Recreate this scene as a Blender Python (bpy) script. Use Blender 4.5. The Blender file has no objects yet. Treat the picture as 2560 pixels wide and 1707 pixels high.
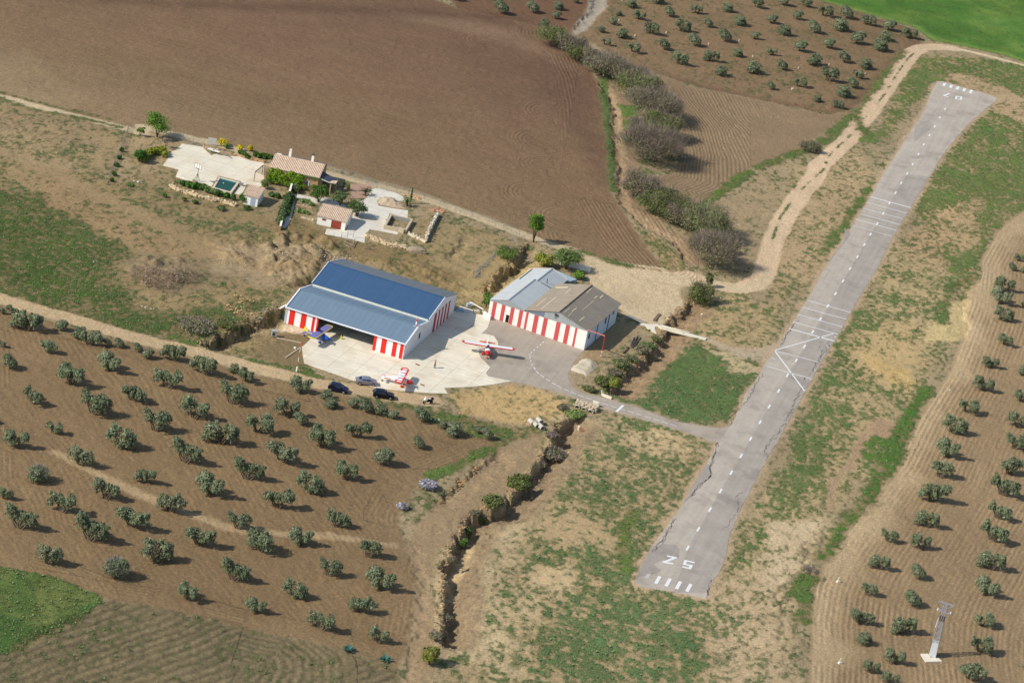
import bpy, math, random
import numpy as np
from mathutils import Matrix, Vector
rs = np.random.RandomState(7)
random.seed(7)
scene = bpy.context.scene
COL = scene.collection
# ------------------------------------------------------------------ survey camera: pixel of the photo -> point of the land
F = 7200.; TH = math.radians(23); RO = math.radians(10.75); CH = 226.
FW = np.array([0, math.cos(TH), -math.sin(TH)]); UPV = np.array([0, math.sin(TH), math.cos(TH)]); R0 = np.array([1., 0, 0])
CAM = np.array([0, -CH/math.tan(TH), CH])
def ray(x, y):
    u = (x-1280)/F; v = -(y-853.5)/F
    a = u*math.cos(RO)-v*math.sin(RO); b = u*math.sin(RO)+v*math.cos(RO)
    return FW+a*R0+b*UPV
def G(x, y, z=0.):
    r = ray(x, y); return CAM+r*((z-CAM[2])/r[2])
def T(c, r, x, y):      # survey sheet (c, r) coordinates
    return (640*c+x/3.672, (0, 427, 854, 1280)[r]+y/3.672)
def TS(c, r, s): 
    v = s if isinstance(s, (list, tuple)) else [float(q) for q in s.replace(',', ' ').split()]
    return [T(c, r, v[i], v[i+1]) for i in range(0, len(v), 2)]
def OV(s):
    v = [float(q) for q in s.replace(',', ' ').split()]
    return [(v[i]*1.0884, v[i+1]*1.0884) for i in range(0, len(v), 2)]
def Z(ox, oy, k, s):
    v = [float(q) for q in s.replace(',', ' ').split()]
    return [(ox+v[i]/k, oy+v[i+1]/k) for i in range(0, len(v), 2)]
def z6(s): return Z(400, 320, 7.84, s)
def z5(s): return Z(640, 360, 7.84, s)
def z7(s): return Z(760, 460, 6.533, s)
def z8(s): return Z(1100, 560, 7.127, s)
def W(pts, z=0.): return np.array([G(x, y, z)[:2] for x, y in pts])
def lin(r, g, b):
    f = lambda c: (c/255/12.92) if c <= 10 else ((c/255+.055)/1.055)**2.4
    return (f(r), f(g), f(b))
def hexa(c): return (*lin(*c), 1.)
# ------------------------------------------------------------------ noise
_tab = rs.rand(8, 256, 256)
def vn(x, y, s=0):
    x = np.asarray(x, float)+1000.3; y = np.asarray(y, float)+1000.7
    xi = np.floor(x).astype(int); yi = np.floor(y).astype(int); fx = x-xi; fy = y-yi
    fx = fx*fx*(3-2*fx); fy = fy*fy*(3-2*fy); t = _tab[s % 8]
    a = t[xi & 255, yi & 255]; b = t[(xi+1) & 255, yi & 255]; c = t[xi & 255, (yi+1) & 255]; d = t[(xi+1) & 255, (yi+1) & 255]
    return (a*(1-fx)+b*fx)*(1-fy)+(c*(1-fx)+d*fx)*fy
def fbm(x, y, o=4, s=0):
    r = 0; a = .5; k = 0
    for i in range(o):
        r = r+a*vn(x, y, s+i); k += a; a *= .5; x = x*2.03+17.1; y = y*2.03+5.3
    return r/k
def sst(a, b, x):
    t = np.clip((x-a)/(b-a), 0, 1); return t*t*(3-2*t)
def seg_d(P, A, B):
    d = B-A; L2 = d@d+1e-12; t = np.clip(((P-A)@d)/L2, 0, 1); q = P-A-t[:, None]*d
    return np.hypot(q[:, 0], q[:, 1]), t, (d[0]*(P[:, 1]-A[1])-d[1]*(P[:, 0]-A[0]))
def poly_sd(P, V):      # inside positive
    n = len(V); dm = np.full(len(P), 1e9); ins = np.zeros(len(P), bool)
    for i in range(n):
        A = V[i]; B = V[(i+1) % n]; d, _, _ = seg_d(P, A, B); dm = np.minimum(dm, d)
        c = ((A[1] > P[:, 1]) != (B[1] > P[:, 1]))
        if A[1] != B[1]:
            ins ^= c & (P[:, 0] < (B[0]-A[0])*(P[:, 1]-A[1])/(B[1]-A[1])+A[0])
    return np.where(ins, dm, -dm)
def line_sd(P, V):      # distance, signed side (left +), arc length, total
    dm = np.full(len(P), 1e9); sg = np.zeros(len(P)); ar = np.zeros(len(P)); acc = 0.
    for i in range(len(V)-1):
        L = np.linalg.norm(V[i+1]-V[i]); d, t, c = seg_d(P, V[i], V[i+1]); m = d < dm
        dm = np.where(m, d, dm); sg = np.where(m, np.sign(c), sg); ar = np.where(m, acc+t*L, ar); acc += L
    return dm, sg, ar, acc
def near(P, V, pad):
    lo = V.min(0)-pad; hi = V.max(0)+pad
    return np.nonzero((P[:, 0] > lo[0]) & (P[:, 0] < hi[0]) & (P[:, 1] > lo[1]) & (P[:, 1] < hi[1]))[0]
# ------------------------------------------------------------------ surveyed outlines (photo pixels)
H1A, H1B, H1C = G(711.7, 807), G(1006, 899), G(1133.6, 781.7); H1D = H1A+H1C-H1B
H2A, H2B, H2C = G(1218.4, 790), G(1459.6, 875.7), G(1540.3, 804.9)
RW_L = TS(0+3, 0, '1640 762 1600 750 1560 752 1530 785 1500 850 1470 930 1430 1020 1370 1120 1250 1300 1080 1568')+TS(3, 1, '940 240 790 490 470 980 360 1190 190 1450 120 1568')+TS(3, 2, '30 130')+TS(2, 2, '2350 165 2230 370 2150 480 2050 700 2005 770')
RW_L2 = TS(2, 2, '1895 930 1870 970 1800 1100 1600 1430 1515 1568')+TS(2, 3, '1400 160 1290 310 1200 470 1130 640')
RW_END = TS(2, 3, '1180 680 1400 720 1600 755 1780 800')
RW_R = TS(2, 3, '1800 740 1850 610 1900 540 1960 410 2000 200 2085 0')+TS(3, 2, '-60 1165 0 1060 330 480 400 350 490 190 605 0')+TS(3, 1, '760 1300 1025 850 1140 610 1310 340 1480 60')+TS(3, 0, '1515 1568 1600 1430 1700 1300 1850 1130 2000 1000 2090 930 2102 905 2050 880 1880 830')
RUNWAY = RW_L+RW_L2+RW_END+RW_R
DASH = [(2362.5,273.7),(2349.7,294.7),(2336.7,316.7),(2323.6,339),(2309.4,362.2),(2296.4,386.2),(2281.7,411.2),(2267.8,434.6),(2253,458.3),(2238.6,482.8),(2223.6,508.2),(2208.1,534),(2193.2,559.6),(2176.3,586.3),(2160.7,612.2),(2143.3,642.4),(2125.1,672.1),(2107.4,702.9),(2088.8,734.2),(2069.5,765.2),(2051,797.9),(2031.9,830.1),(2011.2,866.3),(1990.5,901.4),(1968.5,938.4),(1946.4,977.4),(1922.7,1016.3),(1900.1,1055.5),(1876.4,1097.2),(1852.7,1139.9),(1827.9,1181.6),(1801.5,1227.4),(1774.8,1273.7),(1745.7,1322.8),(1719,1369.9)]
TAXI = [(1216,788), (1340,833), (1459.6,876.5)]+TS(2, 2, '650 90 585 165 545 235 515 300 525 360 560 420 610 452 850 520 1100 590 1500 730 1800 785 1930 795 2005 770 2120 860 1895 930 1840 925 1750 880 1500 800 1100 680 900 630 600 520 380 450 200 405 0 370')+[(1240, 958), (1150, 940), (1150, 850), (1190, 800)]
APRON = [(754.4,867.6),(760,908),(790,919),(831,933),(885,952),(940,970),(1008,978),(1065,982),(1119,984),(1110,970),(1185,967),(1239,960),(1279,953),(1220,941),(1215,933),(1225.5,918),(1214,906),(1201,895),(1198,885),(1196,872),(1222,868),(1245,864),(1245,855),(1234,840),(1213.5,835),(1203,834.5),(1219,820),(1225,800),(1215,795),(1190,778),(1150,765)]
APRON_F = [(792,829),(772,852)]
R_FIELD = OV('-60 203 0 215 130 250 290 290 400 318 480 325 560 345 740 375 850 410 950 435 1050 475 1130 500 1200 530 1270 556 1340 580 1420 600 1520 612 1480 560 1440 500 1402 440 1394 330 1385 250 1370 190 1350 150 1270 85 1230 60 1150 42 1050 20 1000 0 960 -60 -60 -80')
R_UPG = OV('1400 -40 1390 0 1320 80 1400 120 1450 150 1600 200 1750 230 1900 262 1958 252 2105 112 2120 90 2100 68 1990 35 1860 -20 1800 -60')
R_UPG2 = OV('1000 -40 1050 20 1150 42 1230 60 1300 88 1345 30 1370 -10 1380 -40')
R_CURV = OV('1405 125 1480 200 1540 270 1560 340 1550 400 1480 408 1450 420 1480 440 1560 470 1610 478 1680 420 1730 385 1830 345 1900 300 1962 255 1900 265 1750 232 1600 202 1450 152')
R_GREEN1 = OV('1850 -50 1880 0 1990 32 2100 62 2140 92 2220 108 2300 125 2352 142 2460 170 2460 -60')
R_RG = OV('2460 430 2352 480 2290 530 2250 600 2256 640 2225 665 2218 750 2180 850 2110 960 2060 1060 2000 1140 1950 1210 1900 1280 1870 1340 1862 1420 1860 1500 1850 1640 2460 1640')
R_LG = [(-60,752),(0,762),(60,782),(160,812),(300,852),(408,880),(517,903),(626,935),(722,956),(803,975),(870,990),(960,1012)]+TS(1, 2, '1450 640 1650 760 2100 900 2250 980 2000 1080 1600 1230 1450 1350')+TS(1, 3, '1300 50 1330 250 1390 400 1480 600 1450 900 1390 1180 1300 1420 900 1290 500 1180 0 1100')+TS(0, 3, '2000 1000 1600 900 950 790 900 760 500 600 0 490 -200 450')
R_BLF = TS(0, 3, '-100 1330 0 1300 180 1230 400 1110 700 960 950 830 980 780 1600 900 2000 1000 2350 1080')+TS(1, 3, '500 1180 900 1290 1300 1420 1340 1568 1340 1700')+TS(0, 3, '-100 1750')
R_BLG = TS(0, 3, '-200 450 0 490 500 600 900 760 950 830 700 960 400 1110 180 1230 0 1300 -200 1380')
P_ROAD = [(-60,722),(8,748),(60,764),(163,792),(300,833),(408,862),(517,884),(626,917),(722,940),(803,960),(885,972),(994,992),(1080,1002)]
P_UROAD = OV('-60 210 0 222 130 256 290 296 330 308')+TS(0, 0, '1300 1160 1600 1235 1900 1300 2200 1380')+TS(1, 1, '-100 -60 300 -30 650 20 1000 110 1400 215 1800 340 2200 490 2350 545')+TS(2, 1, '60 570 200 620 420 690 600 740')
P_TRACK = TS(3, 0, '1700 445 1600 432 1420 432 1320 490 1220 620 1130 745 1040 870 950 1000 820 1165 700 1310 600 1405 480 1510')+TS(3, 1, '400 100 250 280 120 480 30 680 0 850 -60 1000 -150 1050')+TS(2, 1, '2100 1080 1950 1070 1860 1040 1600 950 1400 930 1200 905')
P_TRACK2 = TS(3, 0, '2700 690 2345 600 2000 508 1800 462 1650 438')
YARD = TS(2, 1, '650 750 900 850 1100 905 1300 925 1650 960 1700 1010 1850 1010 2100 1040 2250 980 2350 900 2350 1090 2100 1120 1850 1090 1600 1060 1540 1080 1570 1180 1580 1230 1440 1350 1370 1430 1200 1400 1120 1350 1000 1300 980 1230 720 1050 690 980')
# stream course, from the north down to the south edge
P_CREEK = TS(2, 0, '740 -60 720 80 600 200 540 280')
P_GUL1 = TS(2, 0, '790 720 800 800 860 880 910 960 920 1150 930 1300 965 1568')+TS(2, 1, '960 200 1000 300 1200 500 1460 650 1560 780 1600 860')
P_GUL2 = TS(2, 1, '1640 1170 1590 1250 1470 1330 1430 1400 1400 1470')+TS(2, 2, '1310 60 1130 190 1000 330 850 480')
P_GUL3 = TS(2, 2, '600 650 440 740 400 850 300 1000 230 1130 100 1290 0 1400')+TS(1, 2, '2270 1500')+TS(1, 3, '2060 -20 1980 20 1900 150 1800 300 1720 500 1735 600 1720 750 1710 900 1720 1000 1660 1160 1640 1230')
SCARPS = [  # rim line, side, depth, flat width, rise width
    (P_GUL1, 1, .7, .8, 2.0), (P_GUL2, 1, 1.4, 1.4, 4.5), (P_GUL3, 1, 2.3, 1.7, 5.0),
    (P_CREEK, 1, .6, 2.0, 3.),
    (z8('1640 330 1500 400 1370 560 1250 690 1150 780 960 900 940 1000 800 1120 600 1150'), 1, 2.0, 1.5, 4.5),
    (z8('480 100 400 260 230 440 60 640'), 1, .6, .3, 3.),
    ([(725,755),(690,775),(650,797),(610,806),(585,822),(520,848),(488,862)], 1, 2.3, 1.2, 8.),
    (TS(1, 1, '640 880 560 940 380 1010 250 1050'), 1, 1.3, 1., 6.),
    (TS(0, 1, '-200 1020 0 1030') , 1, .0, 1., 1.),
    (TS(1, 3, '1500 290 1430 340 1385 400 1440 500 1480 580 1485 700 1470 800 1465 860 1450 1000 1410 1120 1385 1200 1360 1400 1350 1600'), 1, .35, .3, 2.5),
    (TS(3, 3, '600 140 420 240 310 320 305 490'), 1, .4, .3, 1.5),
    (TS(3, 3, '230 610 60 720 40 750 80 840 95 950 120 1100 110 1200'), 1, .4, .3, 1.5),
    (TS(3, 1, '1960 1010 1880 1080 1850 1130 1840 1300 1850 1450 1830 1568'), -1, .5, .5, 5.),
    (TS(1, 2, '2250 980 2150 1080 2000 1180 1900 1240 1700 1390 1600 1500'), 1, .7, .6, 5.),
    (TS(2, 0, '880 60 800 140 740 240 640 300'), -1, .5, .4, 3.),
    (TS(0, 0, '270 1020 120 1070 0 1130') , 1, .25, .2, .8),
    (TS(0, 0, '75 1130 90 1250 100 1340') , 1, .25, .2, .8), (TS(0, 0, '165 1130 180 1260 200 1370 260 1430'), 1, .25, .2, .8),
    (TS(2, 0, '1905 330 1905 331'), 1, 0, 1, 1),
]
MOUNDS = [(TS(0, 1, '1130 880 1200 800 1350 770 1500 760 1700 800 1750 900 1650 1050 1450 1090 1200 1070'), 1.1), (TS(0, 1, '1850 580 1950 620 2350 500 2350 900 2200 880 2000 860 1900 760'), 1.0), (TS(1, 1, '0 560 300 560 650 600 900 770 700 830 560 1000 400 1050 100 1000 0 900'), 1.5), (TS(1, 1, '900 760 1200 790 1600 860 1900 1000 2000 1150 1830 1120 1300 950 950 830'), 1.0), (TS(0, 1, '2100 1170 2250 1150 2350 1200 2350 1350 2200 1330'), .9)]
_SC = [(W(p), s, d, a, b) for p, s, d, a, b in SCARPS if d > 0]
_MO = [(W(p), h) for p, h in MOUNDS]
FLAT = [W(RUNWAY), W(TAXI), np.vstack([H1C[:2], H1D[:2], H1A[:2], W(APRON_F), W(APRON)]), np.array([H2A[:2], H2B[:2], H2C[:2], (H2C+H2A-H2B)[:2]])]
HOUSEPAD = W(TS(0, 0, '1560 1320 1640 1300')+TS(1, 1, '600 -60 1450 180 1700 360 1560 700 1350 560 1000 640 640 560 400 400 0 360')+TS(0, 1, '2250 320 1650 120 1600 0')+TS(0, 0, '1500 1500'))
def height(P):
    P = np.atleast_2d(np.asarray(P, float))[:, :2]; h = np.zeros(len(P))
    wob = fbm(P[:, 0]*.55, P[:, 1]*.55, 3, 2)-.5; wob2 = vn(P[:, 0]*1.7, P[:, 1]*1.7, 5)-.5
    for V, sd, dep, w1, w2 in _SC:
        ix = near(P, V, w1+w2+2)
        if not len(ix): continue
        d, s, a, L = line_sd(P[ix], V); s = d*s*sd+wob[ix]*2.6+wob2[ix]*.9
        tp = sst(0, min(4, L*.2), a)*sst(0, min(4, L*.2), L-a)
        dp = dep*(.75+.5*vn(P[ix, 0]*.2, P[ix, 1]*.2, 3))
        h[ix] = np.minimum(h[ix], -dp*tp*(.7*sst(-.1, .6, s)+.3*sst(-1.1, 1.6, s))*(1-sst(w1, w1+w2, s)))
    for V, hh in _MO:
        ix = near(P, V, 2)
        if not len(ix): continue
        d = poly_sd(P[ix], V); n = fbm(P[ix, 0]*.45, P[ix, 1]*.45, 4, 4)
        h[ix] += sst(-.3, 3.5, d)*hh*np.clip(n*2.6-.75, 0, 1.6)
    rough = np.ones(len(P))
    for V in FLAT+[HOUSEPAD]:
        ix = near(P, V, 3)
        if len(ix):
            d = poly_sd(P[ix], V); rough[ix] = np.minimum(rough[ix], sst(.1, -2.2, d)); h[ix] = h[ix]*sst(.1, -1.6, d)+0
    h += rough*((fbm(P[:, 0]*.8, P[:, 1]*.8, 4, 1)-.5)*.28-.03)
    return h
def hz(x, y): return float(height([[x, y]])[0])
def GP(px, py, z=0.):
    """land point under a photo pixel, on the relief"""
    p = G(px, py)
    for _ in range(3): p = G(px, py, hz(p[0], p[1]))
    return p
# ------------------------------------------------------------------ materials
def nmat(name):
    m = bpy.data.materials.new(name); m.use_nodes = True; nt = m.node_tree; nt.nodes.clear()
    o = nt.nodes.new('ShaderNodeOutputMaterial'); b = nt.nodes.new('ShaderNodeBsdfPrincipled'); nt.links.new(b.outputs[0], o.inputs[0])
    return m, nt, b
def nd(nt, kind, **kw):
    n = nt.nodes.new('ShaderNode'+kind)
    for k, v in kw.items():
        if k in n.inputs and not hasattr(n, k): n.inputs[k].default_value = v
        else: setattr(n, k, v)
    return n
def mth(nt, op, a, b=None, c=None, clamp=False):
    n = nt.nodes.new('ShaderNodeMath'); n.operation = op; n.use_clamp = clamp
    for i, v in enumerate((a, b, c)):
        if v is None: continue
        if isinstance(v, (int, float)): n.inputs[i].default_value = v
        else: nt.links.new(v, n.inputs[i])
    return n.outputs[0]
def noise(nt, vec, scale, det=3, rough=.55, out='Fac'):
    n = nt.nodes.new('ShaderNodeTexNoise'); n.inputs['Scale'].default_value = scale; n.inputs['Detail'].default_value = det; n.inputs['Roughness'].default_value = rough
    nt.links.new(vec, n.inputs['Vector']); return n.outputs[out]
def mix(nt, fac, a, b, mode='MIX'):
    n = nt.nodes.new('ShaderNodeMix'); n.data_type = 'RGBA'; n.blend_type = mode
    for s, v in ((n.inputs[0], fac), (n.inputs[6], a), (n.inputs[7], b)):
        if isinstance(v, (int, float)): s.default_value = v
        elif isinstance(v, tuple): s.default_value = v if len(v) == 4 else (*v, 1)
        else: nt.links.new(v, s)
    return n.outputs[2]
def ramp(nt, fac, lo, hi):
    n = nt.nodes.new('ShaderNodeMapRange'); n.inputs[1].default_value = lo; n.inputs[2].default_value = hi; n.clamp = True; nt.links.new(fac, n.inputs[0]); return n.outputs[0]
def bump(nt, b, h, dist, strength=1.):
    n = nt.nodes.new('ShaderNodeBump'); n.inputs['Distance'].default_value = dist; n.inputs['Strength'].default_value = strength
    nt.links.new(h, n.inputs['Height']); nt.links.new(n.outputs[0], b.inputs['Normal'])
_pc = {}
def paint(name, rgb, rough=.6, metal=0., var=.12, scale=1.5, spec=.3, bmp=0.):
    """a plain material with weathering variation"""
    if name in _pc: return _pc[name]
    m, nt, b = nmat(name); co = nd(nt, 'TexCoord').outputs['Object']; c = hexa(rgb)
    n1 = noise(nt, co, scale, 5); n2 = noise(nt, co, scale*7, 3)
    f = mth(nt, 'ADD', mth(nt, 'MULTIPLY', n1, .65), mth(nt, 'MULTIPLY', n2, .35))
    k = mth(nt, 'ADD', mth(nt, 'MULTIPLY', f, 2*var), 1-var)
    cc = nt.nodes.new('ShaderNodeVectorMath'); cc.operation = 'SCALE'; cc.inputs[0].default_value = c[:3]; nt.links.new(k, cc.inputs['Scale'])
    nt.links.new(cc.outputs[0], b.inputs['Base Color'])
    b.inputs['Roughness'].default_value = rough; b.inputs['Metallic'].default_value = metal; b.inputs['Specular IOR Level'].default_value = spec
    if bmp: bump(nt, b, n2, bmp)
    _pc[name] = m; return m
# ------------------------------------------------------------------ land: one sheet, cut into fields and tracks
def ground_material():
    m, nt, b = nmat('land_soil_and_weeds'); co = nd(nt, 'TexCoord').outputs['Object']
    col = nd(nt, 'Attribute', attribute_name='soil').outputs['Color']; veg = nd(nt, 'Attribute', attribute_name='veg').outputs['Fac']
    gcol = nd(nt, 'Attribute', attribute_name='leafc').outputs['Color']
    ph = nd(nt, 'Attribute', attribute_name='furrow').outputs['Fac']; am = nd(nt, 'Attribute', attribute_name='furrow_amp').outputs['Fac']
    n1 = noise(nt, co, .9, 6, .8); n2 = noise(nt, co, 4.5, 4, .7); n3 = noise(nt, co, .12, 3, .5); n4 = noise(nt, co, 14., 2, .6)
    k = mth(nt, 'ADD', mth(nt, 'MULTIPLY', n1, .60), mth(nt, 'MULTIPLY', n2, .75)); k = mth(nt, 'ADD', k, mth(nt, 'MULTIPLY', n3, .20)); k = mth(nt, 'ADD', k, .22)
    wob = mth(nt, 'MULTIPLY', noise(nt, co, .6, 4), .5)
    s = mth(nt, 'SINE', mth(nt, 'MULTIPLY', mth(nt, 'ADD', ph, wob), 6.28318)); sa = mth(nt, 'MULTIPLY', s, am)
    k = mth(nt, 'ADD', k, mth(nt, 'MULTIPLY', sa, mth(nt, 'ADD', .05, mth(nt, 'MULTIPLY', n1, .22))))
    cx = nd(nt, 'CombineXYZ'); sp_ = nd(nt, 'SeparateXYZ'); nt.links.new(co, sp_.inputs[0]); nt.links.new(mth(nt, 'MULTIPLY', ph, 1.1), cx.inputs[0]); nt.links.new(mth(nt, 'MULTIPLY', sp_.outputs[0], .07), cx.inputs[1]); nt.links.new(mth(nt, 'MULTIPLY', sp_.outputs[1], .07), cx.inputs[2])
    rown = noise(nt, cx.outputs[0], 1., 3, .7); n5 = noise(nt, co, 2.2, 2, .6)
    k = mth(nt, 'ADD', k, mth(nt, 'MULTIPLY', mth(nt, 'SUBTRACT', rown, .5), mth(nt, 'MINIMUM', mth(nt, 'MULTIPLY', am, 1.1), .55))); k = mth(nt, 'ADD', k, mth(nt, 'MULTIPLY', mth(nt, 'SUBTRACT', n5, .5), 1.15))
    v = nt.nodes.new('ShaderNodeVectorMath'); v.operation = 'SCALE'; nt.links.new(col, v.inputs[0]); nt.links.new(k, v.inputs['Scale'])
    vf = mth(nt, 'ADD', veg, mth(nt, 'MULTIPLY', mth(nt, 'SUBTRACT', n2, .5), 1.9)); vf = mth(nt, 'ADD', vf, mth(nt, 'MULTIPLY', mth(nt, 'SUBTRACT', n1, .5), 2.2))
    vm = mth(nt, 'MULTIPLY', ramp(nt, vf, .26, .88), .93)
    gk = mth(nt, 'ADD', mth(nt, 'MULTIPLY', n2, .9), mth(nt, 'MULTIPLY', n1, .6)); gk = mth(nt, 'ADD', gk, .34)
    gv = nt.nodes.new('ShaderNodeVectorMath'); gv.operation = 'SCALE'; nt.links.new(gcol, gv.inputs[0]); nt.links.new(gk, gv.inputs['Scale'])
    c = mix(nt, vm, v.outputs[0], gv.outputs[0])
    vo = nt.nodes.new('ShaderNodeTexVoronoi'); vo.inputs['Scale'].default_value = 1.1; nt.links.new(co, vo.inputs['Vector'])
    peb = mth(nt, 'MULTIPLY', mth(nt, 'LESS_THAN', vo.outputs['Distance'], .085), mth(nt, 'GREATER_THAN', noise(nt, co, .35, 2), .57))
    c = mix(nt, mth(nt, 'MULTIPLY', peb, mth(nt, 'SUBTRACT', .6, mth(nt, 'MULTIPLY', vm, .5))), c, hexa((215, 198, 168)))
    nt.links.new(c, b.inputs['Base Color']); b.inputs['Roughness'].default_value = .95; b.inputs['Specular IOR Level'].default_value = .1
    h = mth(nt, 'ADD', mth(nt, 'MULTIPLY', n2, .10), mth(nt, 'MULTIPLY', n1, .14)); h = mth(nt, 'ADD', h, mth(nt, 'MULTIPLY', sa, .055)); h = mth(nt, 'ADD', h, mth(nt, 'MULTIPLY', vm, mth(nt, 'MULTIPLY', n2, .22)))
    bump(nt, b, h, 1., .85)
    return m
M_LAND = ground_material()
NU, NV = 900, 1050
def build_land():
    bl, br, tl, tr = G(0, 1707)[:2], G(2560, 1707)[:2], G(0, 0)[:2], G(2560, 0)[:2]
    u = np.linspace(-.07, 1.07, NU); v = np.linspace(-.07, 1.06, NV); U, V = np.meshgrid(u, v)
    U = U[..., None]; V = V[..., None]
    X = ((bl*(1-U)+br*U)*(1-V)+(tl*(1-U)+tr*U)*V).reshape(-1, 2)
    n = len(X); x, y = X[:, 0], X[:, 1]
    h = height(X)
    wa = fbm(x*.25, y*.25, 4, 3)-.5; wb = fbm(x*1.1, y*1.1, 3, 6)-.5; wr = wa*3.+wb*1.2
    big = fbm(x*.03, y*.03, 4, 0); mid = fbm(x*.12, y*.12, 4, 5); fine = fbm(x*.5, y*.5, 3, 7)
    soil = np.empty((n, 3)); soil[:] = lin(168, 143, 108)
    leaf = np.empty((n, 3)); leaf[:] = lin(86, 106, 54)
    dens = np.full(n, .30)
    fph = np.zeros(n); fam = np.zeros(n); reg = np.zeros(n, int)
    _cache = {}
    def sdp(P):
        key = id(P)
        if key not in _cache:
            V_ = W(P); ix = near(X, V_, 8); _cache[key] = (ix, poly_sd(X[ix], V_), P)
        return _cache[key][:2]
    def lay(P, c=None, soft=1.2, warp=1., d=None, lc=None, k=1., r=None, rs_=0.):
        ix, sd = sdp(P); w = sst(-soft, soft, sd+wr[ix]*warp)*k
        if c is not None: soil[ix] += (np.array(lin(*c))-soil[ix])*w[:, None]
        if lc is not None: leaf[ix] += (np.array(lin(*lc))-leaf[ix])*w[:, None]
        if d is not None: dens[ix] += (d-dens[ix])*w
        if r is not None: reg[ix[sd > rs_]] = r
    def road(P, hw, c, soft=.5, warp=.25, d=0., k=1., r=None, ruts=0.):
        V_ = W(P); ix = near(X, V_, hw+3); dd, sg, ar, L = line_sd(X[ix], V_)
        w = sst(hw+soft, hw-soft, dd+wr[ix]*warp)*k
        soil[ix] += (np.array(lin(*c))-soil[ix])*w[:, None]; dens[ix] += (d-dens[ix])*w
        if ruts:
            m = sst(.55, .2, dd)*w*sst(.4, .55, fine[ix]+.12*mid[ix]); dens[ix] += (.75-dens[ix])*m*ruts
        if r is not None: reg[ix[dd < hw]] = r
    # west meadow and slopes round the house
    lay(OV('-80 215 130 260 290 300 620 500 720 560 760 600 660 680 540 740 430 800 300 790 120 720 -80 670'), (160, 132, 92), 3, 1.5, .34)
    lay(OV('-60 430 100 440 220 480 300 560 260 640 330 720 500 700 620 690 500 780 420 800 250 760 100 715 -60 665'), (140, 118, 80), 3, 2, .68, (74, 98, 40))
    lay(OV('-60 500 60 500 200 560 250 620 240 700 120 690 -60 600'), None, 4, 2, .78, (66, 96, 30))
    lay(OV('60 380 150 420 280 500 420 560 620 620 620 660 400 600 240 540 120 470'), (160, 128, 90), 2, 1.2, .22)
    lay(OV('270 600 330 580 400 590 520 600 560 640 480 660 400 680 300 650'), (146, 122, 90), 2, 1, .22)
    lay(OV('340 480 480 500 600 520 560 540 420 520'), None, 2, 1.5, .6)
    lay(OV('40 240 230 290 220 340 120 330 0 300 -20 260'), (152, 124, 88), 2, 1, .30)
    lay(OV('500 570 640 560 700 570 760 600 690 650 600 660 480 620'), (168, 140, 106), 1.5, 1.2, .15)
    lay(OV('640 480 800 550 980 580 1100 600 1180 560 1200 620 1110 690 1050 680 860 610 760 580 700 560 620 530'), (150, 122, 82), 2, 1, .22)
    lay(OV('960 500 1130 530 1190 570 1100 640 1000 610 960 560'), (166, 138, 96), 1.5, 1, .3, (110, 120, 66))
    lay(OV('1040 650 1160 560 1230 600 1200 680 1120 720 1060 700'), (176, 146, 98), 2, 1, .2)
    lay(z8('700 1150 950 1090 1400 800 1700 600 1853 700 1700 900 1400 960 900 1300 500 1300 300 1240'), (192, 160, 108), 1.2, .6, .12)
    lay(OV('300 300 380 310 420 350 370 390 250 420 260 360'), (184, 152, 112), 1.2, .8, .28)
    road(OV('-40 330 60 370 120 390 200 440 300 480 420 540 520 590 620 620 720 610'), 2.6, (162, 132, 94), 1.5, .6, .06, .85)
    road(OV('0 300 60 285 100 270'), .5, (120, 98, 72), .4, .3, 0)
    # verges of the lower road, yard south of the hangars
    lay(OV('560 760 650 740 700 830 700 850 600 830 500 800'), (148, 122, 84), 1.5, 1, .3)
    lay(OV('450 800 560 820 720 850 780 880 700 870 560 840'), None, .8, .6, .8, (86, 112, 40))
    lay(OV('1040 905 1170 880 1230 890 1300 920 1290 960 1200 975 1060 950'), (200, 162, 108), 1.5, 1, .18)
    lay(OV('740 905 900 925 1050 950 1180 985 1300 965 1330 990 1150 1040 1050 1010 950 960 800 940'), (150, 122, 84), 1, .8, .72, (80, 112, 46))
    lay(OV('1180 985 1320 960 1360 1000 1330 1100 1180 1190 1090 1200 1180 1080'), (162, 134, 94), 1.5, 1, .55, (84, 110, 52))
    # strip round the runway, meadow with herbs
    lay(OV('1340 990 1480 930 1680 985 1640 1020 1560 1220 1460 1340 1630 1370 1760 1420 1780 1660 1050 1660 1020 1500 1090 1330 1150 1180 1270 1060'), (182, 152, 110), 5, 2, .66, (84, 112, 58))
    lay(OV('1060 1330 1150 1180 1220 1200 1140 1290 1160 1420 1200 1560 1040 1500'), (200, 170, 128), 4, 2.5, .24)
    lay(OV('1240 1180 1330 1170 1400 1230 1340 1260 1230 1240'), (186, 154, 112), 3, 2, .2)
    lay(OV('1170 1370 1240 1300 1330 1300 1330 1340 1250 1400 1190 1450'), (200, 168, 124), 2, 1.4, .30)
    lay(OV('1430 970 1560 1000 1600 1040 1520 1070 1440 1010'), (198, 166, 122), 3, 2, .3)
    lay(OV('1230 1440 1400 1330 1640 1390 1720 1480 1740 1660 1240 1660'), None, 6, 3, .82, (86, 118, 64))
    lay(OV('1470 810 1620 780 1740 820 1760 870 1700 960 1640 980 1400 930 1350 900 1400 860'), (170, 142, 102), 2.5, 2, 1.0, (82, 114, 54))
    lay(OV('1620 800 1700 810 1740 850 1700 870'), (200, 172, 130), 1, 1.5, .42)
    lay(OV('1500 740 1700 640 1740 700 1800 680 1760 780 1740 810 1600 790 1480 760'), (186, 154, 110), 2, 1, .40, (84, 112, 54))
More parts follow.
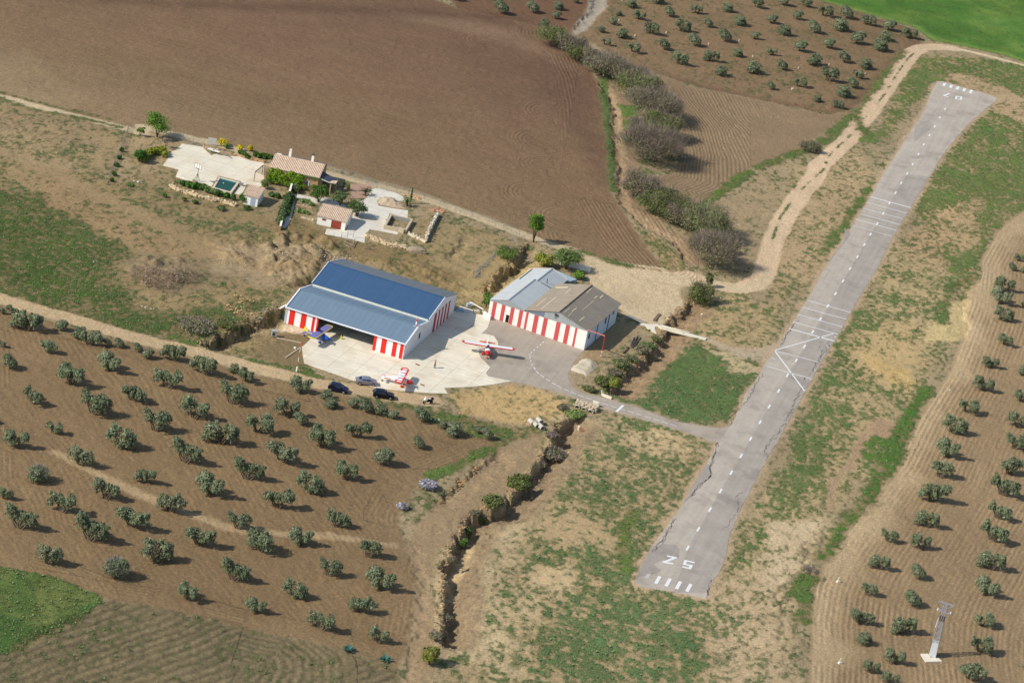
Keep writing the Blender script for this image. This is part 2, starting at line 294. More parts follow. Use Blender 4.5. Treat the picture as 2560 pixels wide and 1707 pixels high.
    lay(OV('1600 490 1720 400 1840 370 1850 420 1770 540 1740 620 1690 640 1700 560'), (172, 144, 108), 2, 1, .24)
    lay(OV('1840 380 1980 340 2000 400 1920 560 1870 640 1780 700 1780 560'), (184, 152, 112), 1.5, 1, .3, (92, 114, 56))
    lay(OV('1850 330 2020 300 2100 130 2200 130 2360 150 2400 480 2280 540 2240 640 2180 660 2100 440 2280 240 2140 190 2020 330'), (176, 144, 106), 2, 1.2, .86, (92, 120, 48))
    lay(OV('2170 160 2300 200 2360 230 2360 290 2290 260 2200 200'), (188, 154, 116), 1.5, 1, .3)
    lay(OV('2140 480 2240 460 2240 560 2120 640 2060 680 2020 640'), (190, 154, 112), 2, 1.4, .40)
    lay(OV('1980 700 2060 560 2140 620 2230 650 2190 760 2140 860 2060 980 1980 1100 1840 1240 1700 1380 1660 1330 1780 1100 1900 880'), (186, 156, 112), 5, 2.5, .52, (86, 116, 54))
    lay(OV('1900 760 2000 700 2040 820 1960 940 1860 1120 1790 1240 1720 1300 1760 1150 1860 940'), None, 1.5, 1.6, .74, (86, 116, 52))
    lay(OV('1980 760 2080 740 2120 800 2080 900 1980 870 1960 800'), (196, 162, 112), 5, 2, .2)
    lay(TS(3, 1, '1640 1200 1850 1180 1880 1568 1440 1568 1500 1400'), (206, 176, 122), 1, .8, .1)
    lay(TS(3, 2, '880 120 1300 250 1400 380 1300 450 1150 380 950 250'), (204, 166, 106), 1.2, 1, .15)
    lay(TS(3, 2, '780 1000 950 700 1200 740 1230 860 1000 900 860 1060'), (178, 142, 108), 1, .6, .1)
    lay(TS(3, 2, '850 960 980 860 1100 900 1230 880 1200 1050 1050 1240 850 1200'), None, 1, .8, .85, (78, 124, 34))
    lay(TS(3, 2, '560 1300 620 1200 740 1080 790 940 850 960 800 1150 680 1240 620 1400 600 1568 540 1568'), (176, 142, 108), .6, .4, .05)
    lay(OV('1640 1380 1800 1220 1860 1240 1830 1350 1800 1420 1860 1620 1640 1620'), (200, 168, 128), 4, 2.5, .36)
    lay(TS(3, 3, '0 100 500 60 430 200 300 320 300 480 220 620 60 720 0 760'), (208, 177, 138), 2, 1.2, .2)
    # fields
    lay(R_FIELD, (138, 108, 78), .7, .3, .03, (120, 106, 74), r=1)
    lay(R_UPG2, (122, 88, 66), 1., .5, .05)
    lay(R_CURV, (148, 120, 90), 1., .3, .04, (120, 110, 78), r=1)
    lay(R_UPG, (140, 110, 80), 1.5, .4, .22, (100, 108, 66), r=0)
    lay(R_GREEN1, (90, 104, 48), .8, .3, 1.3, (76, 116, 34), r=2)
    lay(R_RG, (158, 128, 94), .8, .3, .03, r=0)
    lay(R_LG, (140, 111, 78), .8, .3, .04, (110, 108, 66))
    lay(R_BLF, (126, 108, 78), .9, .4, .24, (98, 104, 60), r=1)
    lay(R_BLG, (100, 104, 50), .8, .4, 1.1, (74, 104, 42), r=2)
    ixg, sg = sdp(R_BLG); b2 = sst(.45, .62, mid[ixg])*sst(-.5, 1.5, sg); leaf[ixg] += (np.array(lin(106, 122, 56))-leaf[ixg])*(b2*.9)[:, None]
    ixg, sg = sdp(R_GREEN1); b2 = sst(.42, .60, big[ixg]*.6+mid[ixg]*.4); leaf[ixg] += (np.array(lin(100, 136, 48))-leaf[ixg])*(b2*.7)[:, None]
    e = sst(4.5, .5, sg)*sst(-1, .5, sg); leaf[ixg] += (np.array(lin(122, 150, 56))-leaf[ixg])*(e*.7)[:, None]
    # tone drift of the ploughland: paler and dustier at its lower edge, redder up the slope
    ixf, sf = sdp(R_FIELD); yy = y[ixf]+.45*x[ixf]
    a = sst(80, 15, yy+ (big[ixf]-.5)*50)*.5; soil[ixf] += (np.array(lin(168, 140, 104))-soil[ixf])*a[:, None]
    a = sst(50, 190, yy+(big[ixf]-.5)*110)*.85; soil[ixf] += (np.array(lin(124, 91, 70))-soil[ixf])*(a*sst(-1, 1, sf))[:, None]
    for P, c, k in ((OV('850 18 1040 40 1180 75 1330 140 1330 170 1180 110 1000 60'), (160, 130, 100), .35), (OV('1220 120 1330 130 1370 240 1390 420 1330 330 1240 220'), (108, 78, 62), .5), (OV('0 -10 300 -2 700 8 1000 22 1200 40 1200 54 900 34 600 26 300 10'), (92, 66, 52), .5), (OV('1000 60 1180 90 1240 170 1200 330 1100 220'), (118, 86, 66), .35), (OV('-60 130 60 120 200 230 130 250 -60 210'), (168, 140, 102), .35)):
        lay(P, c, 4, 2., k=k)
    ixr, sr = sdp(R_RG); a = sst(9, 1, sr+(mid[ixr]-.5)*8)*sst(-.5, 1, sr)*.8; soil[ixr] += (np.array(lin(198, 166, 126))-soil[ixr])*a[:, None]
    a = sst(20, 34, sr+(big[ixr]-.5)*20)*.5; soil[ixr] += (np.array(lin(140, 110, 78))-soil[ixr])*a[:, None]
    ixl, sl = sdp(R_LG); a = sst(7, 1, sl)*sst(-1, 1, sl)*.6; soil[ixl] += (np.array(lin(148, 118, 84))-soil[ixl])*a[:, None]
    ixu, su = sdp(R_UPG); a = sst(5, .5, su)*.7; soil[ixu] += (np.array(lin(124, 90, 68))-soil[ixu])*(a*sst(-1, 1, su)*sst(10, 40, x[ixu]))[:, None]
    # furrows
    def fur(P, phase, amp, edge=1.5, lo=None):
        ix, sd = sdp(P); w = sst(0, edge, sd)*amp
        if lo is not None: w = w*sst(lo[0], lo[1], fbm(x[ix]*.09, y[ix]*.09, 3, 2))
        p = phase(ix, sd); m = w > fam[ix]; fph[ix[m]] = p[m]; fam[ix[m]] = w[m]
    def dirphase(pa, pb, sp, wv=1.2):
        d = (G(*pb)-G(*pa))[:2]; d /= np.linalg.norm(d); nn = np.array([-d[1], d[0]])
        return lambda ix, sd: (X[ix]@nn+wv*(fbm(x[ix]*.05, y[ix]*.05, 2, 1)-.5)*3)/sp
    fur(R_FIELD, dirphase((600, 200), (1000, 290), .9, 1.5), .45)
    ixf, sf = sdp(R_FIELD); ed = W(OV('1530 615 1480 560 1440 500 1402 440 1394 330 1385 250 1370 190 1340 130 1270 85')); dd, _, _, _ = line_sd(X[ixf], ed)
    m = (dd < 13+8*(mid[ixf]-.5)); fph[ixf[m]] = (dd/1.0)[m]; fam[ixf[m]] = (sst(.5, 2, dd)*sst(13+8*(mid[ixf]-.5), 8, dd)*.7)[m]
    for cx, cy, rr in ((1245, 325, 9), (1262, 258, 8), (1380, 205, 0), (1225, 445, 8), (1110, 95, 7), (1360, 470, 0), (1330, 545, 11), (1250, 380, 7), (1300, 500, 9)):
        if not rr: continue
        c = G(cx*1.0884, cy*1.0884)[:2]; q = (X-c)*np.array([1, .8]); r_ = np.hypot(q[:, 0], q[:, 1]); m = (r_ < rr)&(r_ > rr*.35)&((q[:, 0] < r_*.25)); m[reg != 1] = False; fph[m] = r_[m]/1.05; fam[m] = (.6*sst(rr, rr*.8, r_)*sst(rr*.35, rr*.5, r_))[m]
    cc = W(OV('1480 200 1545 285 1560 345 1552 400 1500 420 1540 470 1610 480'))
    ixc, sc = sdp(R_CURV); dd, _, _, _ = line_sd(X[ixc], cc); fph[ixc] = dd/.95+sc*.12; fam[ixc] = sst(0, 1.5, sc)*.95*.7*sst(34, 20, dd+(mid[ixc]-.5)*8)+.12
    bl_ = W(OV('2460 430 2352 480 2290 530 2250 600 2240 700 2180 850 2110 960 2060 1060 2000 1140 1950 1210 1900 1280 1870 1340 1856 1420 1860 1500 1850 1640'))
    ddr, _, _, _ = line_sd(X[ixr], bl_); fph[ixr] = ddr/.95; fam[ixr] = sst(0, 1, sr)*np.clip(.4+1.6*(mid[ixr]-.5), .1, .75)
    fur(R_LG, dirphase((300, 900), (520, 1250), 1.15, 1.6), .32, 3., (.25, .5))
    m = (sl < 6)&(sl > .5)&(fbm(x[ixl]*.08, y[ixl]*.08, 2, 4) > .5); fph[ixl[m]] = (sl/.95)[m]; fam[ixl[m]] = .4
    fur(R_BLF, dirphase((0, 1680), (400, 1530), 1.75, 1.4), 1.5, 1.5)
    cb = W(TS(1, 3, '-300 1100 0 1180 250 1230 400 1350 400 1500 250 1750')); ixb, sb = sdp(R_BLF); dd, sg2, _, _ = line_sd(X[ixb], cb); m = (dd < 9)&(X[ixb, 0] > W(TS(1, 3, '-200 1300'))[0, 0]); fph[ixb[m]] = (dd/1.5)[m]; fam[ixb[m]] = (sst(9, 6, dd)*.9*sst(.5, 2.5, sb))[m]
    # tractor lane through the lower grove, headlands
    road(OV('130 1040 250 1100 380 1160 520 1210 640 1225 760 1230 900 1250'), 1.1, (180, 148, 110), .7, .5, 0, .9)
    # tracks
    road(P_ROAD, 2.3, (200, 166, 126), .4, .2, 0., r=3); road(P_UROAD, 1.6, (202, 174, 138), .4, .15, 0., r=4)
    road(P_TRACK, 2.5, (216, 180, 144), .4, .3, 0., r=5); road(P_TRACK2, 1.1, (216, 186, 150), .35, .15, 0., r=5)
    cl = W(TS(3, 0, '1400 445 1290 530 1180 680 1080 850 960 1010 820 1180 690 1300 560 1430 500 1568')+TS(3, 1, '260 210 110 430 30 650')); ixt = near(X, cl, 2); dd, _, ar, _ = line_sd(X[ixt], cl); w = sst(.5, .15, dd)*sst(.42, .6, vn(ar*.35, ar*0, 2)+.25*fine[ixt]); dens[ixt] = np.maximum(dens[ixt], .8*w)
    lay(YARD, (212, 182, 144), .7, .5, .04, r=6)
    lay([(1459, 876), (1540, 805), (1600, 815), (1570, 850), (1500, 900), (1462, 905)], (168, 138, 100), 1.0, .4, .05)
    lay(TS(1, 1, '0 1420 250 1430 560 1500 700 1560 600 1620 300 1620 0 1600'), (146, 120, 86), 1, .6, .06)
    lay([(640, 850), (700, 810), (760, 830), (790, 850), (770, 905), (720, 915), (640, 880)], (138, 114, 80), 1, .6, .06)
    lay(TS(1, 1, '230 1400 330 1400 460 1440 560 1480 500 1500 350 1490 250 1460'), (206, 178, 148), .6, .5, .02)
    for P_, h_, k_ in (([(1762, 845), (1800, 862), (1850, 882), (1925, 905)], 1.5, .85), ([(1860, 880), (1915, 880), (1950, 872)], 2.6, .7)): road(P_, h_, (192, 166, 138), 1.2, .7, 0., k_)
    # stream bed and gully: damp silt bed, bare sandy banks
    for P, hw, off, c in ((P_GUL1, 1.7, 2.2, (158, 128, 98)), (P_GUL2, 2.0, 2.6, (156, 126, 94)), (P_GUL3, 2.4, 3.0, (150, 124, 94))):
        V_ = W(P); ix = near(X, V_, 12); dd, sg_, ar, L = line_sd(X[ix], V_); s_ = dd*sg_
        w = sst(-.8, .3, s_)*sst(off+hw+2.4, off+hw, s_+wr[ix]*.5)*sst(0, 2, ar)*sst(0, 2, L-ar); soil[ix] += (np.array(lin(*c))-soil[ix])*w[:, None]; dens[ix] *= (1-w*.95); reg[ix[(w > .6)&(s_ > .6)]] = 7
        w = sst(-3.2, -.6, s_+wr[ix]*.5)*sst(.6, 0, s_)
        if P is P_GUL3: soil[ix] += (np.array(lin(196, 166, 122))-soil[ix])*(w*.8)[:, None]; dens[ix] += (.25-dens[ix])*w
    lay(TS(2, 0, '720 -60 860 -60 870 60 780 150 700 260 560 340 600 200 680 120'), (168, 150, 132), .5, .3, 0, r=7)
    road(TS(2, 0, '830 790 930 860 960 960 1000 1100 1010 1240 1000 1330'), .9, (176, 144, 108), .6, .4, .1)
    road(TS(2, 0, '840 720 850 880 870 1100 900 1300 920 1568')+TS(2, 1, '900 30 930 180'), .9, (110, 116, 60), .6, .4, .95)
    lay(TS(2, 0, '980 960 1200 980 1100 1100 1100 1300 1040 1300'), None, .8, .5, 1.0, (92, 128, 46))
    road(TS(2, 1, '2180 20 2050 120 1900 210 1760 330'), 1.1, (120, 120, 66), .6, .4, .9)
    lay(TS(2, 1, '1180 540 1300 600 1560 780 1620 920 1440 930 1380 880 1290 700'), (172, 140, 100), .8, .6, .55, (92, 116, 54))
    # silt road beside the lower gully
    V_ = OV('1130 1040 1180 1010 1250 1000 1230 1060 1120 1170 1010 1270 985 1330 1010 1420 1000 1500 970 1620 925 1620 935 1500 950 1400 960 1330 930 1260 960 1200 1060 1110'); lay(V_, (164, 134, 100), .8, .5, .05)
    lay(OV('1000 1340 1090 1230 1060 1300 1030 1380 1020 1480 990 1500 1010 1400'), (206, 172, 126), 1, .8, .1)
    # green hems
    for P, hw, lc in ((OV('2230 640 2180 660 2160 740'), 1.0, (84, 112, 50)), (TS(3, 2, '1450 440 1380 560 1300 660 1250 780 1200 900 1180 1040 1100 1180 1020 1260 960 1380 850 1568'), 1.5, (70, 118, 34)), (TS(3, 3, '780 20 720 100 640 200 600 300 500 420'), 1.2, (76, 122, 34)), (TS(3, 3, '380 600 350 650 300 740 330 850 330 1000'), 1.6, (80, 118, 42)), (TS(2, 1, '2170 0 2100 30 1850 240 1740 340'), .9, (86, 122, 36)), (TS(2, 3, '1100 0 1000 300 1060 550'), .8, (96, 122, 40)), (TS(3, 1, '960 120 820 340 700 500 560 700 500 760'), 1.0, (80, 118, 40)), (TS(0, 3, '180 1240 400 1110 700 960'), .8, (60, 80, 30)), (TS(1, 2, '1600 1230 1800 1160 1980 1060 2150 980'), 1.3, (80, 116, 40)), (TS(2, 1, '680 750 900 820 1060 870 1320 910'), .6, (84, 112, 46)), (TS(0, 0, '-50 830 200 900 500 980 1000 1090'), .5, (96, 104, 50)), (TS(0, 0, '-50 890 250 990 600 1060 1100 1160'), .8, (98, 110, 54)), (OV('1990 310 1960 260 1900 320 1850 345 1740 385'), 1.4, (84, 112, 46)), (TS(0, 2, '1600 -40 1800 20'), .7, (84, 120, 40)), (TS(3, 0, '800 1050 960 850 1100 640 1250 470'), .7, (96, 118, 44))):
        road(P, hw, (140, 120, 80), 1.2, .9, .86); V_ = W(P); ix = near(X, V_, 4); dd, _, _, _ = line_sd(X[ix], V_); w = sst(hw+1, hw-.5, dd); leaf[ix] += (np.array(lin(*lc))-leaf[ix])*w[:, None]
    # worn edges of paving
    for P, c in ((RUNWAY, (196, 162, 128)), (TAXI, (176, 150, 122))):
        V_ = W(P); ix = near(X, V_, 3); d = poly_sd(X[ix], V_); w = sst(-1.6, -.1, d+wr[ix]*.5)*.8; soil[ix] += (np.array(lin(*c))-soil[ix])*w[:, None]; dens[ix] *= (1-w*.8); dens[ix[d > -.15]] = 0
    # weed clumps
    cl = .26*fbm(x*.55, y*.42, 3, 2)+.22*fbm(x*.13, y*.13, 3, 5)+.52*fbm(x*1.5, y*1.05, 2, 1)
    cl = (cl-.5)*3.9+.5
    veg = np.clip(dens*1.02+(cl-.5)*.75*np.clip(4*dens*(1.35-dens), 0, 1)-.10*(dens < .9), 0, 1.3)
    for P in (RUNWAY, TAXI, APRON, z6('400 290 860 370 1010 520 1130 480 1560 550 2060 680 2050 1150 1650 1340 1000 1170 480 1040 290 980 350 830 30 740'), z7('1000 250 1060 190 1110 90 1200 70 1480 140 1600 200 1660 290 1690 500 1400 480 1310 680 1540 830 1080 740 1000 830 990 960 800 910 330 820 370 735 700 760 780 560 900 300')):
        V_ = W(P); ix = near(X, V_, 1); veg[ix[poly_sd(X[ix], V_) > -.1]] = 0
    fade = np.minimum(1, np.ones(n)); tint = (fbm(x*.2, y*.2, 3, 6)-.5)
    leaf *= (1+tint*.5)[:, None]; leaf[:, 0] *= 1+(mid-.5)*.6
    bright = 1+(big-.5)*.30+(mid-.5)*.16; soil *= bright[:, None]; gm = soil.mean(1, keepdims=True); soil = (soil*.90+gm*.10)*np.array([.965, 1., .93]); gm = leaf.mean(1, keepdims=True); leaf = (leaf*.84+gm*.16)*np.array([1.16, 1.08, 1.05])
    h += np.clip(veg-.5, 0, .6)*.14*(.5+fine)*(dens < 1.1)
    h += np.clip(fam-1.0, 0, 1)*.14*np.sin(fph*6.283)
    V3 = np.column_stack([X, h])
    idx = np.arange(n).reshape(NV, NU); Q = np.stack([idx[:-1, :-1], idx[:-1, 1:], idx[1:, 1:], idx[1:, :-1]], -1).reshape(-1, 4)
    fr = reg[Q[:, 0]]
    # outer land: the border ring spreads to the horizon
    ring = np.concatenate([idx[0, :-1], idx[:-1, -1], idx[-1, :0:-1], idx[:0:-1, 0]]); cen = X.mean(0)
    rings = [ring]; VV = [V3]; at = [soil, veg[:, None], leaf, fph[:, None], fam[:, None]]; AT = [[a] for a in at]
    for k, s in enumerate((1.15, 1.5, 2.5, 6., 20.)):
        q = cen+(X[ring]-cen)*s; VV.append(np.column_stack([q, np.zeros(len(q))])); rings.append(np.arange(len(ring))+n+k*len(ring))
        for j, a in enumerate(at): AT[j].append(a[ring])
    V3 = np.vstack(VV); at = [np.vstack(a) for a in AT]; m_ = len(ring); OQ = []
    for a, b_ in zip(rings[:-1], rings[1:]):
        OQ.append(np.stack([a, np.roll(a, -1), np.roll(b_, -1), b_], -1)[:, ::-1])
    OQ = np.vstack(OQ)
    names = ['ground', 'ploughed_field', 'green_field', 'dirt_road', 'dirt_road', 'dirt_track', 'gravel_yard', 'stream_bed']
    for r in range(8):
        q = Q[fr == r]
        if r == 0: q = np.vstack([q, OQ])
        if not len(q): continue
        used, inv = np.unique(q, return_inverse=True); q2 = inv.reshape(-1, 4)
        me = bpy.data.meshes.new(names[r]); me.vertices.add(len(used)); me.vertices.foreach_set('co', V3[used].astype(np.float32).ravel())
        me.loops.add(q2.size); me.loops.foreach_set('vertex_index', q2.astype(np.int32).ravel()); me.polygons.add(len(q2))
        me.polygons.foreach_set('loop_start', np.arange(0, q2.size, 4, dtype=np.int32)); me.polygons.foreach_set('loop_total', np.full(len(q2), 4, np.int32))
        me.polygons.foreach_set('use_smooth', np.ones(len(q2), bool)); me.update()
        for nm, a in zip(('soil', 'veg', 'leafc', 'furrow', 'furrow_amp'), at):
            if a.shape[1] == 3:
                A = me.attributes.new(nm, 'FLOAT_COLOR', 'POINT'); d = np.ones((len(used), 4), np.float32); d[:, :3] = a[used]; A.data.foreach_set('color', d.ravel())
            else:
                A = me.attributes.new(nm, 'FLOAT', 'POINT'); A.data.foreach_set('value', a[used].astype(np.float32).ravel())
        me.materials.append(M_LAND); o = bpy.data.objects.new(names[r], me); COL.objects.link(o); o['kind'] = 'structure'
    return X, veg, leaf, h, dens
# ------------------------------------------------------------------ mesh helpers
class MB:
    def __init__(s): s.v = []; s.f = []; s.m = []; s.n = 0
    def add(s, V, Fs, mi=0):
        V = [tuple(map(float, p)) for p in V]; s.v += V; s.f += [tuple(i+s.n for i in f) for f in Fs]; s.m += [mi]*len(Fs); s.n += len(V); return s
    def box(s, c, d, rz=0., mi=0, top=1.):
        x, y, z = d[0]/2, d[1]/2, d[2]/2; ca, sa = math.cos(rz), math.sin(rz); V = []
        for k in (-1, 1):
            q = top if k > 0 else 1.
            for a, b in ((-1, -1), (1, -1), (1, 1), (-1, 1)):
                u, w = a*x*q, b*y*q; V.append((c[0]+u*ca-w*sa, c[1]+u*sa+w*ca, c[2]+k*z))
        return s.add(V, [(3, 2, 1, 0), (4, 5, 6, 7), (0, 1, 5, 4), (1, 2, 6, 5), (2, 3, 7, 6), (3, 0, 4, 7)], mi)
    def beam(s, p, q, w, h=None, mi=0):
        p = Vector(p); q = Vector(q); h = h or w; d = (q-p).normalized(); a = d.cross(Vector((0, 0, 1)))
        if a.length < .01: a = Vector((1, 0, 0))
        a.normalize(); b = a.cross(d); V = []
        for o in (p, q):
            for i, j in ((-1, -1), (1, -1), (1, 1), (-1, 1)): V.append(o+a*i*w/2+b*j*h/2)
        return s.add(V, [(0, 1, 2, 3), (7, 6, 5, 4), (1, 0, 4, 5), (2, 1, 5, 6), (3, 2, 6, 7), (0, 3, 7, 4)], mi)
    def cyl(s, p, q, r, r2=None, n=10, mi=0, cap=True):
        p = Vector(p); q = Vector(q); r2 = r if r2 is None else r2; d = (q-p).normalized(); a = d.cross(Vector((0, 0, 1)))
        if a.length < .01: a = Vector((1, 0, 0))
        a.normalize(); b = d.cross(a); V = []
        for o, rr in ((p, r), (q, r2)):
            for i in range(n): t = 2*math.pi*i/n; V.append(o+(a*math.cos(t)+b*math.sin(t))*rr)
        fs = [(i, (i+1) % n, n+(i+1) % n, n+i) for i in range(n)]
        if cap: fs += [tuple(range(n))[::-1], tuple(range(n, 2*n))]
        return s.add(V, fs, mi)
    def prism(s, pts, z0, z1, mi=0):
        n = len(pts); V = [(p[0], p[1], z0) for p in pts]+[(p[0], p[1], z1) for p in pts]
        return s.add(V, [tuple(range(n))[::-1], tuple(range(n, 2*n))]+[(i, (i+1) % n, n+(i+1) % n, n+i) for i in range(n)], mi)
    def slab(s, pts, t=.08, mi=0):
        """sheet through 3D points, thickness t downwards"""
        n = len(pts); V = [tuple(p) for p in pts]+[(p[0], p[1], p[2]-t) for p in pts]
        return s.add(V, [tuple(range(n)), tuple(range(n, 2*n))[::-1]]+[(i, n+i, n+(i+1) % n, (i+1) % n) for i in range(n)], mi)
    def loft(s, rings, mi=0, cap=True):
        n = len(rings[0]); V = [p for r in rings for p in r]; fs = []
        for k in range(len(rings)-1):
            for i in range(n): fs.append((k*n+i, k*n+(i+1) % n, (k+1)*n+(i+1) % n, (k+1)*n+i))
        if cap: fs += [tuple(range(n))[::-1], tuple(range((len(rings)-1)*n, len(rings)*n))]
        return s.add(V, fs, mi)
    def rock(s, c, r, rg, mi=0, fl=.75):
        V = []; 
        for z, k, ph in ((-.8, .55, 0), (-.1, 1., .6), (.6, .75, 0)):
            for i in range(5):
                t = 2*math.pi*i/5+ph; q = rg.uniform(.75, 1.15); V.append((c[0]+math.cos(t)*r*k*q, c[1]+math.sin(t)*r*k*q, c[2]+z*r*fl))
        fs = [(i, (i+1) % 5, 5+(i+1) % 5, 5+i) for i in range(5)]+[(5+i, 5+(i+1) % 5, 10+(i+1) % 5, 10+i) for i in range(5)]+[(10, 11, 12, 13, 14)]
        return s.add(V, fs, mi)
    def build(s, name, mats, parent=None, smooth=False, loc=None):
        me = bpy.data.meshes.new(name); me.from_pydata(s.v, [], s.f)
        if not isinstance(mats, (list, tuple)): mats = [mats]
        for m in mats: me.materials.append(m)
        if len(mats) > 1: me.polygons.foreach_set('material_index', s.m)
        if smooth: me.polygons.foreach_set('use_smooth', [True]*len(me.polygons))
        me.update(); o = bpy.data.objects.new(name, me); COL.objects.link(o)
        if parent: o.parent = parent
        if loc is not None: o.location = loc
        return o
def heap(name, P, hgt, mat, seed=0, step=.3, rough=.5, fall=1.2):
    V = W(P); c = V.mean(0); lo, hi = V.min(0)-.3, V.max(0)+.3; gx = np.arange(lo[0], hi[0], step); gy = np.arange(lo[1], hi[1], step); XX, YY = np.meshgrid(gx, gy); Q = np.column_stack([XX.ravel(), YY.ravel()])
    n_ = fbm(Q[:, 0]*1.4+seed, Q[:, 1]*1.4, 4, seed); d = poly_sd(Q, V)+(n_-.5)*.8; z = sst(-.05, fall, d)*hgt*(1-rough+rough*2*n_); z = np.where(d < 0, -.15, z); idx = np.arange(len(Q)).reshape(XX.shape)
    F_ = np.stack([idx[:-1, :-1], idx[:-1, 1:], idx[1:, 1:], idx[1:, :-1]], -1).reshape(-1, 4); F_ = F_[(d[F_] > -.35).any(1)]; used, inv = np.unique(F_, return_inverse=True); F_ = inv.reshape(-1, 4); mb = MB(); mb.add(np.column_stack([Q-c, z])[used], [tuple(map(int, f)) for f in F_]); o = mb.build(name, mat, None, True); o.location = (c[0], c[1], .03); return o
def tag(o, label=None, cat=None, group=None, kind=None):
    if label: o['label'] = label
    if cat: o['category'] = cat
    if group: o['group'] = group
    if kind: o['kind'] = kind
    return o
def empty(name, loc, rz=0., label=None, cat=None, group=None):
    o = bpy.data.objects.new(name, None); o.empty_display_size = .3; COL.objects.link(o); o.location = loc; o.rotation_euler = (0, 0, rz)
    return tag(o, label, cat, group)
def copy_tree(o, parent=None):
    c = o.copy(); COL.objects.link(c); c.parent = parent
    for ch in list(o.children): copy_tree(ch, c)
    return c
# ------------------------------------------------------------------ foliage
def leaf_mat(name, c1, c2, c3=None, rough=.6, sc=1.2):
    m, nt, b = nmat(name); co = nd(nt, 'TexCoord').outputs['Object']; oi = nd(nt, 'ObjectInfo')
    n1 = noise(nt, co, sc, 3); a = nd(nt, 'Attribute', attribute_name='tint').outputs['Fac']
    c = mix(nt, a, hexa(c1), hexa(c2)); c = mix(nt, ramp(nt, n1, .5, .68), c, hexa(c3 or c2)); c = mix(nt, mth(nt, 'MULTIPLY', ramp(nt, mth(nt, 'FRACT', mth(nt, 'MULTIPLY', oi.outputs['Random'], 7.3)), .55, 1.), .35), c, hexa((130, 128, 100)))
    k = mth(nt, 'ADD', mth(nt, 'MULTIPLY', oi.outputs['Random'], .30), .86)
    v = nt.nodes.new('ShaderNodeVectorMath'); v.operation = 'SCALE'; nt.links.new(c, v.inputs[0]); nt.links.new(k, v.inputs['Scale'])
    nt.links.new(v.outputs[0], b.inputs['Base Color']); b.inputs['Roughness'].default_value = rough; b.inputs['Specular IOR Level'].default_value = .25
    return m
ML = {'olive': leaf_mat('olive_leaves', (94, 104, 72), (136, 142, 108), (110, 120, 82)),
      'olive_grey': leaf_mat('dry_olive_twigs', (134, 124, 118), (160, 148, 140), (110, 118, 90)),
      'green': leaf_mat('broad_green_leaves', (78, 112, 34), (116, 146, 52), (92, 128, 40)),
      'dkgreen': leaf_mat('dark_evergreen_leaves', (54, 84, 30), (88, 116, 42), (72, 98, 34)),
      'hedge': leaf_mat('hedge_leaves', (44, 80, 26), (78, 118, 40)),
      'ivy': leaf_mat('ivy_leaves', (84, 128, 24), (150, 170, 40), (70, 116, 30), sc=.9),
      'willow': leaf_mat('tamarisk_foliage', (100, 102, 70), (134, 128, 92), (122, 110, 98), sc=.7),
      'willowg': leaf_mat('green_scrub_foliage', (82, 96, 46), (116, 124, 62), (104, 104, 68), sc=.7),
      'twig': leaf_mat('bare_twigs', (126, 108, 98), (158, 140, 124), (112, 96, 88)),
      'brush': leaf_mat('dry_brushwood', (150, 128, 104), (172, 150, 124), (138, 116, 92)),
      'yellow': leaf_mat('yellow_broom_flowers', (206, 180, 22), (232, 206, 40), (150, 160, 40), sc=3),
      'yellowg': leaf_mat('yellow_green_shrub', (104, 116, 34), (146, 148, 52)),
      'agave': leaf_mat('blue_green_rosette', (62, 104, 86), (96, 140, 116)),
      'weed': leaf_mat('weed_leaves', (90, 114, 58), (128, 148, 86), (104, 128, 64), sc=.3),
      'reed': leaf_mat('fresh_reeds', (88, 116, 44), (126, 144, 60)),
      'lilac': leaf_mat('lilac_blossom', (150, 146, 152), (186, 182, 190), (112, 110, 96), sc=2.)}
M_BARK = paint('olive_bark', (104, 90, 72), .9, var=.3, scale=4); M_BARKD = paint('brown_bark', (96, 78, 62), .9, var=.25, scale=4)
def dirs(n, rg):
    d = rg.normal(size=(n, 3)); return d/np.linalg.norm(d, axis=1)[:, None]
def leaves(lobes, n, size, rg, flat=.7, upb=0., rmin=.72, clump=.30, asp=1.6):
    """leaf-sized quads spread through lobes [(cx,cy,cz,rx,ry,rz,weight)] ; returns verts, faces, tint"""
    w = np.array([l[6] for l in lobes], float); cnt = np.maximum(1, (n*w/w.sum()).astype(int)); VV = []; TT = []; off = 0
    for l, c in zip(lobes, cnt):
        d = dirs(c, rg); d[:, 2] = np.where(d[:, 2] < -.45, -d[:, 2], d[:, 2]); s = rg.randint(0, 900)
        k = 1+clump*2*(vn(d[:, 0]*2.6+s, d[:, 1]*2.6+d[:, 2]*2.9+s, 3)-.5)+clump*1.2*(vn(d[:, 0]*6+s, d[:, 1]*6-d[:, 2]*6+s, 4)-.5)
        r = (rmin+(1.06-rmin)*rg.rand(c)**.6)*k
        P = np.array(l[:3])+d*r[:, None]*np.array(l[3:6])
        nrm = d*np.array([1/l[3], 1/l[4], 1/l[5]]); nrm /= np.linalg.norm(nrm, axis=1)[:, None]; nrm = nrm+rg.normal(size=(c, 3))*(1-flat); nrm[:, 2] += upb
        nrm /= np.linalg.norm(nrm, axis=1)[:, None]; t = np.cross(nrm, rg.normal(size=(c, 3))); t /= np.linalg.norm(t, axis=1)[:, None]; b = np.cross(nrm, t)
        sz = size*(.6+.8*rg.rand(c))[:, None]
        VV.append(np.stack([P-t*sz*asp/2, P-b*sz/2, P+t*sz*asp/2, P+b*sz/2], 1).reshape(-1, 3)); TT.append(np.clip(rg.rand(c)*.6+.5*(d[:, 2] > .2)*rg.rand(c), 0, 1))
    return np.vstack(VV), np.concatenate(TT)
